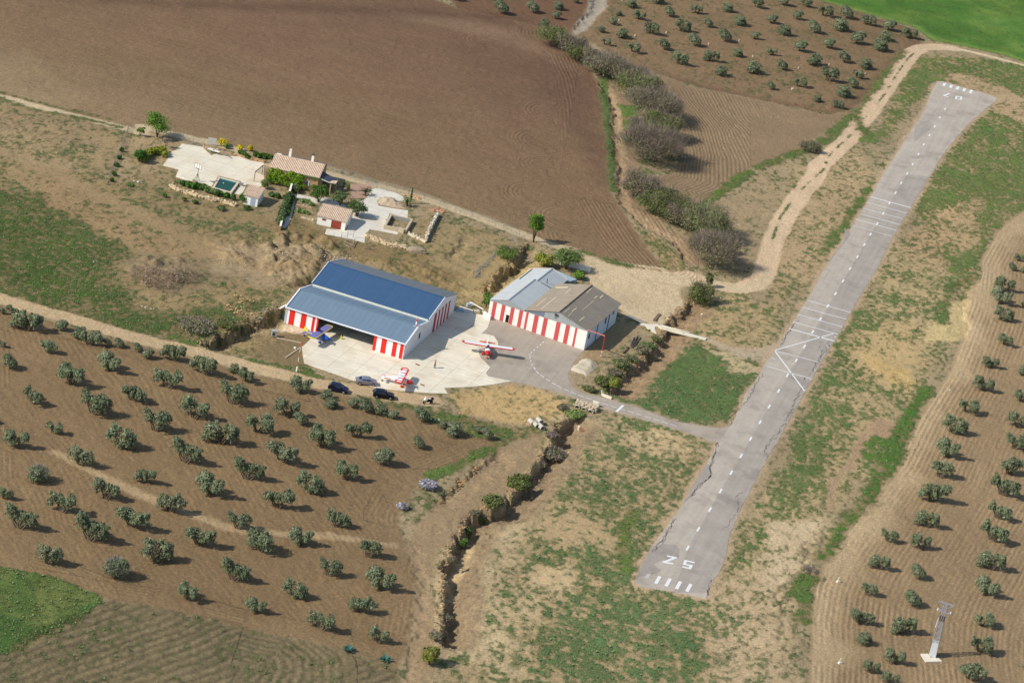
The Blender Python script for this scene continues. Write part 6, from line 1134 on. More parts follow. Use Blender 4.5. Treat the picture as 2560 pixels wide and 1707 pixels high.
    std_tree(*T(1, 1, 572, 290), 2.4, 2.1, 3.0, 'dkgreen', 'round dark fruit tree in front of the farmhouse window', 84, 3200, size=.16); std_tree(*T(1, 1, 770, 318), 2.0, 1.9, 2.8, 'dkgreen', 'middle round fruit tree between farmhouse and garage', 85, 2800, size=.16); std_tree(*T(1, 1, 925, 420), 2.2, 2.2, 3.2, 'dkgreen', 'right-hand round fruit tree behind the garage', 86, 3200, size=.16)
    std_tree(*T(2, 1, 195, 655), 4.3, 1.8, 4.6, 'green', 'slim bright green tree with tall bare trunk at the field corner', 87, 3000, size=.17); std_tree(*T(2, 1, 490, 905), 3.0, 3.1, 4.6, 'green', 'broad bright green tree by the road behind the small hangar', 88, 4200, size=.17)
    bush('shrub', *z5('1700 900')[0], 6, 2.3, 'dkgreen', 'narrow dark conifer in the porch shade', 'shrub', 400, 0, 504, .13, 3); bush('shrub', *z5('1800 930')[0], 9, 1.8, 'green', 'leafy pot plant column right of the porch', 'shrub', 400, 0, 505, .13, 3)
    # palms and cypress
    for px, py, l, s_ in ((*T(1, 1, 1000, 230), 'left palm in the round paved bed', 1.), (*T(1, 1, 1385, 325), 'right palm at the end of the gravel mound', .95)):
        rg = np.random.RandomState(int(px)); r = empty('palm', tuple(G(px, py)), 0, l, 'palm'); mb = MB(); mb.cyl((0, 0, -.1), (0, 0, .9), .25, .2, 8); mb.build('trunk', M_BARKD, r); mb = MB()
        for i in range(26):
            a = rg.uniform(0, 6.28); e = rg.uniform(.25, 1.35); L_ = 2.3*s_*rg.uniform(.8, 1.1); prev = np.array([0, 0, .9]); wv = .16; c = np.array([math.cos(a), math.sin(a), 0]); sd_ = np.array([-c[1], c[0], 0])
            for k in range(1, 6):
                t = k/5; p = np.array([0, 0, .9])+c*L_*t*math.cos(e)*1.05+np.array([0, 0, 1])*(L_*t*math.sin(e)-.9*t*t*L_*.5); w1 = .20*(1-t*.8); mb.add([prev-sd_*wv-[0, 0, .06], prev+[0, 0, .03], p+[0, 0, .03], p-sd_*w1-[0, 0, .06]], [(0, 1, 2, 3)]); mb.add([prev+sd_*wv-[0, 0, .06], prev+[0, 0, .03], p+[0, 0, .03], p+sd_*w1-[0, 0, .06]], [(3, 2, 1, 0)]); prev = p; wv = w1
        mb.build('fronds', leaf_mat('palm_fronds', (96, 104, 60), (132, 136, 84)), r)
    px, py = T(1, 1, 1415, 300); r = empty('cypress', tuple(G(px, py)), 0, 'thin young cypress standing behind the right palm', 'cypress'); rg = np.random.RandomState(9); L_ = [(0, 0, .5+i*.42, .3-.05*abs(i-3)*.8, .3-.05*abs(i-3)*.8, .42, 1) for i in range(8)]; mobj('crown', leaf_mesh('crown', [leaves(L_, 1200, .1, rg, .4, .2, .3)], [ML['hedge']]), r); mb = MB(); mb.cyl((0, 0, -.1), (0, 0, .6), .06, .05, 6); mb.build('trunk', M_BARKD, r)
    # gravel mound
    P = z7('1195 290 1230 235 1330 220 1480 260 1600 310 1660 340 1650 400 1500 390 1350 360 1240 350'); o = heap('sand_mound', P, .9, paint('building_sand', (190, 168, 138), .95, var=.25, scale=3, bmp=.05), 5, .3, .6, 2.2); tag(o, 'mound of building sand in the garden between the palms', 'sand mound')
    # fences
    f1 = wire_fence(TS(0, 0, '1590 1262 1680 1300 1770 1325')+z6('845 385'), 1.9, 3.4, 'grey wire fence along the upper road left of the white panel', rails=(1., .03)); f2 = wire_fence(z7('20 -40')[:0]+TS(1, 1, '420 -40 700 20 1010 112 1105 166 1200 190 1290 205 1400 218'), 1.8, 3.0, 'grey wire fence along the upper road behind the farmhouse', rails=(1.,)); wire_fence(TS(1, 1, '1400 218 1545 262 1690 312 1830 372 1980 425 2140 470 2270 530')+TS(2, 1, '65 600 0 660'), 1.3, 2.9, 'thin wire fence beside the upper road right of the garden', mesh=False, rails=(1., .55))
    p0, p1 = z6('930 330 1095 355'); A = G(*p0); B = G(*p1); mb = MB(); mb.beam((0, 0, 1.0), (*(B-A)[:2], 1.0), .04, 1.6); o = mb.build('fence_panel', paint('white_reed_panel', (206, 200, 186), .8, var=.12, scale=5)); o.location = tuple(A); tag(o, 'white screen panel standing in the upper road fence', 'screen panel')
    wire_fence(TS(0, 0, '1180 1180 1140 1290 1100 1390 1060 1480 1022 1568')+TS(0, 1, '1000 80 990 130'), 1.2, 2.0, 'grey net fence closing the left side of the farm plot', rails=(1., .75, .5, .25, .05), mat=paint('grey_shade_net', (140, 132, 126), .8)); wire_fence(TS(0, 1, '990 130 1180 180 1500 270 1900 330 2200 370'), .9, 4.0, 'sagging low wire fence below the rubble terrace', mesh=False, rails=(1.,), mat=paint('rusty_wire', (120, 100, 84), .8))
    s = wire_fence(z7('470 960 600 930 800 880'), 1.9, 2.0, 'leaning grey gate posts below the garage yard', mesh=False, rails=(.5,)); 
    # debris: planks, fallen gate, tubes
    tim = paint('grey_timber', (158, 148, 132), .9, var=.2, scale=4)
    def planks(name, base, segs, mat, label, cat, w=.16):
        b0 = GP(*base); mb = MB()
        for (x0, y0_, x1, y1, z_) in segs: a = G(x0, y0_)-b0; b = G(x1, y1)-b0; mb.beam((a[0], a[1], z_), (b[0], b[1], z_+.04), w, .08)
        o = mb.build(name, mat); o.location = tuple(b0); tag(o, label, cat)
    zz = z7('640 990 740 1060 650 960 770 1030 660 930 790 965 830 940 770 1050'); planks('timber_pile', zz[0], [(*zz[0], *zz[1], .3), (*zz[2], *zz[3], .4), (*zz[4], *zz[5], .5), (*zz[6], *zz[7], .6)], tim, 'jumble of pale boards below the garage yard', 'timber'); zz = z7('970 1060 1170 1065'); planks('plank', zz[0], [(*zz[0], *zz[1], .12)], tim, 'single pale board lying on the slope below the garden', 'timber')
    zz = T(2, 2, 960, 145), T(2, 2, 1080, 40); 
    for i, (a, b, c_, d_, l) in enumerate(((150, 960, 225, 770, 'leftmost dark telegraph pole of the stack on the grass'), (165, 1000, 305, 740, 'middle dark telegraph pole of the stack on the grass'), (195, 1010, 375, 770, 'rightmost dark telegraph pole of the stack on the grass'), (-20, 1120, 110, 985, 'dark pole lying alone nearer the gantry'))):
        k = 2352/260; A = GP(1560+a/k, 760+b/k); B = GP(1560+c_/k, 760+d_/k); mb = MB(); d = B-A; mb.cyl((0, 0, .16), (*d[:2], d[2]+.18), .14, .11, 8); o = mb.build('wooden_pole', paint('tarred_pole', (96, 86, 80), .9, var=.2, scale=4)); o.location = tuple(A); tag(o, l, 'pole', 'poles on the grass')
    k = 2352/260; A = GP(1560+680/k, 760+390/k); B = GP(1560+800/k, 760+240/k); mb = MB(); d = B-A; [mb.beam((o_, 0, .14), (d[0]+o_, d[1], .18), .3, .28) for o_ in (-.17, .17)]; o = mb.build('railway_sleepers', paint('weathered_sleepers', (128, 104, 86), .9, var=.25, scale=3)); o.location = tuple(A); tag(o, 'pair of old sleepers beside the stream gap', 'sleepers')
    # fallen wire bundle
    zz = z8('520 980 640 860 640 1000 880 660 920 540 1040 440'); b0 = GP(*zz[0]); rg = np.random.RandomState(17); mb = MB()
    for i in range(60):
        t = rg.rand(); a = G(*zz[0])*(1-t)+G(*zz[4])*t-b0; a = a+np.array([rg.uniform(-.6, .6)+.5, rg.uniform(-.8, .8), 0]); q = a+np.array([rg.uniform(-.3, 1.4), rg.uniform(.2, 2.6), 0]); mb.beam((a[0], a[1], rg.uniform(.05, .5)), (q[0], q[1], rg.uniform(.05, .7)), .05)
    o = mb.build('fallen_fence', paint('galvanised_grey', (150, 158, 162), .5)); o.location = tuple(b0); tag(o, 'collapsed tangle of old grey fence wire above the cut bank', 'fallen fence')
    # things around the halls
    for (x, y), (sx, sy, sz), m, l, nm in ((T(1, 1, 1870, 1290), (1.3, .8, .5), (150, 170, 186), 'pale blue plastic crates behind the big hangar corner', 'crate'), (T(1, 1, 1950, 1250), (.8, .7, .8), (176, 186, 196), 'grey water drum behind the big hangar corner', 'drum'), (T(1, 1, 2020, 1310), (1.1, .9, .7), (206, 190, 166), 'pale wooden pallet box between the hangars', 'pallet box'), (T(1, 1, 1930, 1300), (1.2, .5, .25), (190, 198, 204), 'light metal sheet offcuts between crates and pallet box', 'metal offcuts')):
        p = G(x, y); mb = MB(); mb.box((0, 0, sz/2), (sx, sy, sz), .4); [mb.box((0, 0, sz*t), (sx*1.06, sy*1.06, .07), .4) for t in (.15, .55, .97)]; o = mb.build(nm.replace(' ', '_'), paint(nm+'_col', m, .6)); o.location = tuple(p); tag(o, l, nm)
    A = G(*T(1, 1, 1960, 1240)); B = G(*T(1, 1, 2080, 1300)); mb = MB(); mb.beam((0, 0, .9), (*(B-A)[:2], .7), .25, .12); mb.beam((0, 0, .0), (0, 0, .9), .15); mb.beam((*(B-A)[:2], 0), (*(B-A)[:2], .7), .15); o = mb.build('railing', white); o.location = tuple(A); tag(o, 'short white railing between the two hangars', 'railing')
    A = G(*T(1, 1, 2085, 1330)); B = G(*T(1, 1, 2150, 1372)); mb = MB(); mb.beam((0, 0, .5), (*(B-A)[:2], .5), .3, 1.0); mb.beam((0, 0, 1.02), (*(B-A)[:2], 1.02), .36, .08); o = mb.build('low_wall', white); o.location = tuple(A); tag(o, 'white stub wall at the left corner of the striped small hangar', 'wall')
    A = G(*T(2, 1, 430, 855)); B = G(*T(2, 1, 715, 930)); mb = MB(); mb.beam((0, 0, .5), (*(B-A)[:2], .5), .3, 1.); mb.beam((0, 0, 1.03), (*(B-A)[:2], 1.03), .38, .08); o = mb.build('low_wall', white); o.location = tuple(A); tag(o, 'low pale wall under the broad green tree', 'wall')
    A = G(*T(2, 1, 560, 1030)); mb = MB(); mb.box((0, 0, .4), (1.6, .5, .8), .9); mb.box((-.6, -.8, .45), (.5, .5, .9), .3); o = mb.build('water_trough', paint('grey_trough', (160, 168, 176), .7)); o.location = tuple(A); tag(o, 'grey trough and basin by the lean-to shed', 'trough')
    # well head / cabinet
    A = G(*T(1, 1, 165, 1515)); mb = MB(); mb.box((0, 0, .55), (1.0, .9, 1.1), .2); mb.box((0, 0, 1.15), (1.1, 1.0, .12), .2); s = empty('utility_cabinet', tuple(A), 0, 'small grey concrete cabinet on the dirt left of the big hangar', 'cabinet'); mb.build('body', paint('cabinet_concrete', (176, 170, 158), .9, var=.15, scale=4), s); mb = MB(); mb.box((-.05, -.47, .55), (.5, .04, .6), .2); mb.build('door', paint('soot_dark', (60, 62, 66), .6), s)
    A = GP(*T(1, 1, 255, 1370)); mb = MB(); mb.box((0, 0, .6), (.8, .6, 1.4), 1.3); mb.box((0, 0, 1.33), (.9, .7, .08), 1.3); o = mb.build('fuel_drum_cover', paint('dark_green_cover', (44, 72, 54), .7)); o.location = tuple(A); tag(o, 'dark green covered locker at the big hangar left corner', 'locker')
    zz = TS(1, 1, '215 1260 280 1225'); planks('plank', zz[0], [(*zz[0], *zz[1], .25)], white, 'white board leaning at the bank beside the big hangar', 'timber', .45)
    # threshold kerbs on the dirt
    for a, b, l in (((T(1, 1, 190, 1535)), T(1, 2, 418, 14), 'pale kerb line running from cabinet to windsock mast'), (T(1, 2, 418, 50), T(1, 2, 270, 150), 'pale kerb line running down-left from the windsock mast')):
        A = G(*a); B = G(*b); mb = MB(); mb.beam((0, 0, .06), (*(B-A)[:2], .06), .22, .14); o = mb.build('kerb', paint('kerb_stone', (200, 180, 150), .9, var=.2, scale=4)); o.location = tuple(A); tag(o, l, 'kerb', 'kerbs on the dirt')
    # slender red and white mast, and low white markers
    A = G(660+640/7.84, 840+695/7.84); s = empty('windsock_mast', tuple(A), 0, 'thin red and white mast standing by the dirt road left of the apron', 'mast'); rp = paint('windsock_red', (208, 84, 76), .8)
    mb = MB(); mb.cyl((0, 0, 0), (0, 0, 1.05), .17, .17, 8); mb.build('white_base', white, s)
    for k in range(5): mb = MB(); mb.cyl((0, 0, 1.05+k), (0, 0, 2.05+k), .055, .05, 6); mb.build('mast_section', (rp, white)[k % 2], s)
    mb = MB(); mb.beam((0, 0, 6.0), (.35, .1, 6.1), .1); mb.build('top_arm', rp, s)
    mb = MB(); mb.cyl((0, 0, 0), (0, 0, 1.), .14, .14, 8); mb.cyl((0, 0, 1.), (0, 0, 1.05), .16, .12, 8); o = mb.build('marker_post', white); o.location = tuple(G(660+578/7.84, 840+890/7.84)); tag(o, 'short white post half hidden by olives at the road', 'post')
    A = G(660+605/7.84, 840+250/7.84); mb = MB(); mb.rock((0, 0, .2), .35, np.random.RandomState(3)); o = mb.build('white_stone', white); o.location = tuple(A); tag(o, 'white painted stone beside the thin mast', 'stone')
def lowlands():
    white = paint('mid_white_concrete', (226, 216, 192), .8, var=.12); cc = paint('pipe_concrete', (190, 182, 168), .9, var=.18, scale=3); dk = paint('painted_pipe_shade', (34, 36, 38), .95)
    k = 2352/220
    # four concrete pipes
    for i, (x, y, z, l) in enumerate(((345, 690, 0, 'leftmost concrete pipe of the stack'), (460, 765, 0, 'lower middle concrete pipe of the stack'), (555, 690, .0, 'upper concrete pipe resting behind the others'), (600, 820, 0, 'nearest right concrete pipe of the stack'))):
        p = GP(1300+x/k, 1000+y/k); s = empty('concrete_pipe', tuple(p+np.array([0, 0, .5+(.25 if i == 2 else 0)])), .55, l, 'pipe', 'concrete pipes by the gully'); R = .48 if i != 1 else .44; n = 16; rings = []; L_ = 1.5
        for (y_, r_) in ((0, R), (L_, R), (L_, R*.82), (0, R*.82)): rings.append([(r_*math.cos(a), y_, r_*math.sin(a)) for a in np.linspace(0, 6.2832, n, False)])
        mb = MB(); mb.loft(rings+[rings[0]], cap=False); mb.build('pipe_wall', cc, s, False)
    # culvert under the taxiway
    p = GP(1300+1760/k, 1000+230/k); s = empty('culvert', tuple(p+np.array([0, 0, 0])), -.32, 'stone culvert headwall with three round dark pipe mouths under the taxiway', 'culvert'); mb = MB()
    for j, x in enumerate((-1.5, -.1, 1.3)):
        q = (x, -.9-.05*j, .0); n = 14; rings = []
        for (y_, r_) in ((0, .56), (1.8, .56), (1.8, .46), (0, .46)): rings.append([(q[0]+r_*math.cos(a), q[1]+y_, q[2]+r_*math.sin(a)) for a in np.linspace(0, 6.2832, n, False)])
        m_ = MB(); m_.loft(rings+[rings[0]], cap=False); pp = m_.build('pipe_mouth', cc, s); m_ = MB(); m_.cyl((q[0], q[1]+.5, q[2]), (q[0], q[1]+.6, q[2]), .47, .47, 14); m_.build('pipe_shade_disc', dk, pp)  # dark disc added in each pipe to stand for the shade inside
    rg = np.random.RandomState(6)
    for j in range(170): mb.rock((rg.uniform(-2.4, 2.2), rg.uniform(-.5, 1.5), rg.uniform(.1, .9)), rg.uniform(.14, .3), rg, 0)
    mb.box((-.1, .7, .3), (4.4, 1.3, 1.0)); mb.build('headwall', paint('mortared_rubble', (196, 178, 148), .9, var=.25, scale=3), s)
    p = GP(1300+2010/k, 1000+165/k); mb = MB(); mb.box((0, 0, .5), (1.2, .25, .9), -.3); mb.box((0, .1, .97), (1.3, .35, .08), -.3); o = mb.build('white_block', white); o.location = tuple(p); tag(o, 'white concrete block at the taxiway edge above the culvert', 'block')
    p = GP(*T(2, 2, 830, 500)); mb = MB(); mb.beam((-.2, .2, .25), (1.8, -.7, .25), .3, .5); mb.beam((-.3, .3, .5), (-.3, .3, 1.1), .2); o = mb.build('parapet', white); o.location = tuple(p); tag(o, 'low white parapet on the upstream side of the taxiway crossing', 'parapet')
    for x, y, l, sz in ((1560, 800, 'white slab leaning on the meadow right of the pipes', (.5, .15, .9)), (1650, 790, 'rusty sheet lying behind the leaning white slab', (1.6, .8, .06))):
        p = GP(1300+x/k, 1000+y/k); mb = MB(); mb.box((0, 0, sz[2]/2), sz, -.8, top=.9); mb.box((0, 0, sz[2]+.02), (sz[0]*.8, sz[1]*.8, .03), -.8); o = mb.build('slab', white if sz[2] > .5 else paint('rusty_sheet', (150, 106, 88), .8)); o.location = tuple(p); tag(o, l, 'slab')
    # rubble and litter
    for P, l, c, s in ((TS(2, 2, '505 980 570 970'), 'pale stones beside the brown thicket', (214, 186, 150), 90), (TS(2, 2, '260 1270 310 1270'), 'broken concrete lumps on the gully rim', (196, 176, 146), 91), (TS(1, 2, '1600 710 1690 725'), 'white stones at the grove edge near the motorcycle', (224, 214, 196), 92), (TS(1, 2, '1850 680 1890 650'), 'orange stones near the motorcycle track', (206, 156, 104), 93), (TS(3, 2, '1385 200 1470 215'), 'reddish bricks on the slope right of the runway', (166, 112, 82), 94), (TS(3, 2, '1650 450 1690 430'), 'grey-white rock at the right grove corner', (200, 190, 176), 95), (TS(2, 1, '1740 1290 1770 1300'), 'white stone lumps below the stream bush', (226, 216, 196), 96), (TS(2, 1, '1910 1170 1950 1172'), 'flat white stones near the track junction', (230, 222, 204), 97), (TS(0, 0, '1170 1280 1200 1290'), 'pale lumps inside the boundary fence', (206, 176, 146), 98), (TS(0, 0, '1150 1340 1180 1350'), 'brown lumps inside the boundary fence', (150, 130, 110), 99), (TS(0, 1, '1210 100 1310 110'), 'scattered white litter below the left terrace', (220, 214, 206), 100), (TS(0, 1, '860 830 910 845'), 'white stones in the green meadow', (206, 192, 170), 101), (TS(3, 1, '1855 890 1890 900'), 'pale pebbles at the upper end of the right grove bank', (206, 190, 164), 102), (TS(0, 1, '1280 1240 1420 1270'), 'pale slabs lying in the meadow grass', (196, 184, 160), 103), (TS(1, 1, '2085 530 2100 520'), 'grey stones in the cut grass', (180, 170, 150), 104)): rubble('stones', P, 0, .12, .7, l, 'stones', c, s, .8, (.1, .22))
    for P, l, sd_ in ((P_GUL3, 'earth clods and stones crumbling along the lower gully bank', 201), (P_GUL2, 'earth clods crumbling along the stream bank beside the yard', 202), (SCARPS[4][0], 'earth clods along the cut bank behind the small hangar', 203), (SCARPS[6][0], 'earth clods along the bank left of the big hangar', 204)):
        V = W(P); rg = np.random.RandomState(sd_); mb = MB(); o0 = V[0]; pts = jag(V, .9, .22, sd_, False)
        nrm = np.gradient(pts, axis=0); nrm = np.column_stack([-nrm[:, 1], nrm[:, 0]]); nrm /= np.linalg.norm(nrm, axis=1)[:, None]+1e-9
        pts = np.vstack([pts+nrm*rg.uniform(-.6, 1.8, (len(pts), 1)) for _ in range(3)]); hh = height(pts)
        for q, z_ in zip(pts-o0, hh): mb.rock((q[0], q[1], z_+rg.uniform(-.05, .1)), rg.uniform(.07, .26), rg, int(rg.randint(0, 2)))
        ob = mb.build('earth_clods', [paint('bank_soil_clods', (150, 122, 88), .95, var=.3, scale=3), paint('pale_bank_clods', (184, 154, 112), .95, var=.3, scale=3)]); ob.location = (o0[0], o0[1], 0); tag(ob, l, 'earth clods', kind='stuff')
    # footbridge
    k = 2352/260; zq = lambda x, y, z=0: G(1560+x/k, 760+y/k, z); A = zq(700, 500, .15); s = empty('footbridge', tuple(A), 0, 'pale concrete footbridge crossing the stream towards the runway', 'footbridge'); a = [zq(*q, .15)-A for q in ((730, 470), (1000, 510), (1330, 620), (1870, 770), (1840, 805), (1300, 670), (840, 545), (800, 520))]
    for q in a: q[2] = 0
    mb = MB(); mb.slab([tuple(q) for q in a][::-1], .25); mb.build('deck', white, s)
    for (x0, y0, x1, y1), h_ in (((840, 535, 1330, 660), .35), ((820, 470, 1480, 640), .12)): p = zq(x0, y0, .2)-A; q = zq(x1, y1, .2)-A; mb = MB(); mb.beam((p[0], p[1], h_/2), (q[0], q[1], h_/2), .16, h_); mb.build('kerb_beam', white, s)
    P = [(1560+x/k, 760+y/k) for x, y in ((395, 440), (560, 470), (760, 460), (840, 540), (790, 510), (700, 520), (695, 590), (735, 670), (560, 580), (480, 500), (360, 485))]; V = W(P); c = V.mean(0); mb = MB(); mb.slab([(q[0]-c[0], q[1]-c[1], 0) for q in V], .3); o = mb.build('concrete_ramp', white); o.location = (*c, .12); tag(o, 'fan-shaped pale concrete ramp leading onto the footbridge', 'ramp')
    A = zq(0, 270); B = zq(400, 430); mb = MB(); [mb.beam((o_, o_*.5, .1), (*(B-A)[:2]+np.array([o_, o_*.5]), .1), .35, .2) for o_ in (0, .9)]; o = mb.build('channel_kerb', paint('grey_kerb', (150, 146, 140), .9)); o.location = tuple(A); tag(o, 'grey channel kerbs from the hangar to the footbridge ramp', 'kerb')
    # lattice pylon
    zp = lambda x, y, z=0: G(2280+x/7.84, 1480+y/7.84, z); b0 = zp(400, 1245); s = empty('pylon', tuple(b0), -.25, 'lattice electricity pylon with pale sheeted base in the right grove', 'pylon'); gal = paint('pylon_galvanised', (172, 176, 184), .45, metal=.3, var=.15, scale=3); shd = paint('pale_anticlimb_sheet', (196, 198, 196), .6, var=.08)
    wv = lambda z: .62-.035*z; mb = MB(); rings = [[(sx*wv(z), sy*wv(z), z) for sx, sy in ((-1, -1), (1, -1), (1, 1), (-1, 1))] for z in (0, 2.75)]; mb.loft(rings); mb.build('sheeted_base', shd, s); mb = MB()
    for sx, sy in ((-1, -1), (1, -1), (1, 1), (-1, 1)): mb.beam((sx*wv(2.7), sy*wv(2.7), 2.7), (sx*wv(10), sy*wv(10), 10), .09)
    zz = 2.75; i = 0
    while zz < 9.6:
        z2 = zz+.62; w1, w2 = wv(zz), wv(z2)
        for c1, c2 in (((-1, -1), (1, -1)), ((1, -1), (1, 1)), ((1, 1), (-1, 1)), ((-1, 1), (-1, -1))): a_, b_ = (c1, c2) if i % 2 else (c2, c1); mb.beam((a_[0]*w1, a_[1]*w1, zz), (b_[0]*w2, b_[1]*w2, z2), .045); mb.beam((c1[0]*w2, c1[1]*w2, z2), (c2[0]*w2, c2[1]*w2, z2), .035)
        zz = z2; i += 1
    mb.build('lattice', gal, s); mb = MB(); 
    for y in (-.18, .18): mb.beam((-1.3, y, 10.2), (1.3, y, 10.2), .07); mb.beam((-1.3, y, 10.2), (-.3, y, 9.3), .05); mb.beam((1.3, y, 10.2), (.3, y, 9.3), .05)
    for x in (-1.3, 1.3): mb.beam((x, -.6, 10.2), (x, .6, 10.2), .07)
    mb.build('upper_crossarm', gal, s); mb = MB(); [mb.beam((-1.1, y, 8.7), (1.1, y, 8.7), .09) for y in (-.3, .3)]; mb.build('lower_crossarm', gal, s)
    for x in (-1.1, 1.1): mb = MB(); mb.cyl((x, 0, 8.5), (x, 0, 8.95), .13, .1, 8); mb.build('insulator', paint('white_insulator', (228, 228, 224), .4), s)
    for x in (-.35, 0, .35): mb = MB(); mb.cyl((x, -.45, 7.0), (x, -.45, 8.0), .10, .09, 8); mb.build('surge_arrester', paint('dark_arrester', (62, 66, 84), .5), s)
    mb = MB(); mb.cyl((-.72, -.1, 5.4), (-.62, -.1, 7.2), .07, .07, 6); mb.build('cable_conduit', paint('white_insulator', (228, 228, 224), .4), s)
    V = np.array([zp(*q)[:2] for q in ((165, 1210), (310, 1212), (360, 1290), (520, 1295), (590, 1362), (262, 1370))]); c = V.mean(0); mb = MB(); mb.slab([(q[0]-c[0], q[1]-c[1], 0) for q in V][::-1], .3); o = mb.build('foundation_slab', white); o.location = (*c, .12); tag(o, 'pale angular concrete slab under the pylon', 'slab')
    # irrigation risers and survey pegs
    for x, y, l in ((640, 640, 'white irrigation riser in the ploughed strip left of the right grove'), (655, 1385, 'white irrigation riser near the lower edge of the photo')):
        p = GP(*T(3, 3, x, y)); mb = MB(); mb.cyl((0, 0, 0), (0, 0, .9), .07, .07, 6); mb.box((.1, 0, .15), (.7, .5, .3), .5, top=.8); mb.cyl((0, 0, .9), (.15, 0, .98), .06, .06, 6); o = mb.build('irrigation_riser', white); o.location = tuple(p); tag(o, l, 'irrigation riser', 'irrigation risers')
    p = GP(*T(3, 1, 1960, 1005)); mb = MB(); mb.cyl((0, 0, 0), (.12, 0, 1.9), .05, .05, 6); mb.cyl((.12, 0, 1.9), (.13, 0, 2.05), .08, .08, 6); o = mb.build('marker_post', white); o.location = tuple(p); tag(o, 'thin white marker post on the bank at the right field', 'post')
    for i, (x, y) in enumerate(((1010, 8), (980, 195), (1128, 335), (1415, 308), (1803, 412), (2082, 382), (2210, 525))): 
        p = G(*T(2, 0, x, y)); mb = MB(); mb.cyl((0, 0, 0), (0, 0, .5), .16, .13, 7); mb.cyl((0, 0, .5), (0, 0, .55), .14, .05, 7); o = mb.build('tree_guard', white); o.location = tuple(p); tag(o, f'small white tree guard, {ORD[i]} from the left in the upper grove', 'tree guard', 'white tree guards')
    for i, (x, y) in enumerate(((278, 632), (560, 600), (888, 684), (215, 826), (228, 822))):
        p = G(*T(3, 0, x, y)); mb = MB(); mb.cyl((0, 0, 0), (0, 0, .5), .16, .13, 7); mb.cyl((0, 0, .5), (0, 0, .55), .14, .05, 7); o = mb.build('tree_guard', white); o.location = tuple(p); tag(o, ['small white tree guard low in the middle of the upper grove', 'small white tree guard between two olives above the middle', 'small white tree guard closest to the pink track', 'left one of a close pair of tree guards', 'right one of a close pair of tree guards'][i], 'tree guard', 'white tree guards')
# ------------------------------------------------------------------ aircraft, cars, motorcycle, person
def ell(mb, secs, n=12, mi=None, sq=1.):
    """fuselage through sections (x, y, z, ry, rz)"""
    rings = []
    for (x, y, z, ry, rz) in secs:
        R = []
        for i in range(n):
            a = 2*math.pi*i/n; c, s_ = math.cos(a), math.sin(a); R.append((x, y+ry*math.copysign(abs(c)**sq, c), z+rz*math.copysign(abs(s_)**sq, s_)))
        rings.append(R)
    mb.loft(rings, mi or 0); return mb
def wing(mb, x0, chord, y0, y1, z, zt=None, t=.14, tip=.0, mi=0, tc=None):
    """aerofoil slab from y0 to y1"""
    zt = z if zt is None else zt; tc = tc or chord; prof = [(0, 0), (-.05, .5), (-.3, .75), (-.65, .5), (-1, 0), (-.6, -.15), (-.1, -.25)]; R = []
    for y, zz, c, o in ((y0, z, chord, 0), (y1, zt, tc, (chord-tc)/2*-1)): R.append([(x0+o+px*c, y, zz+pz*t) for px, pz in prof])
    mb.loft(R, mi); return mb
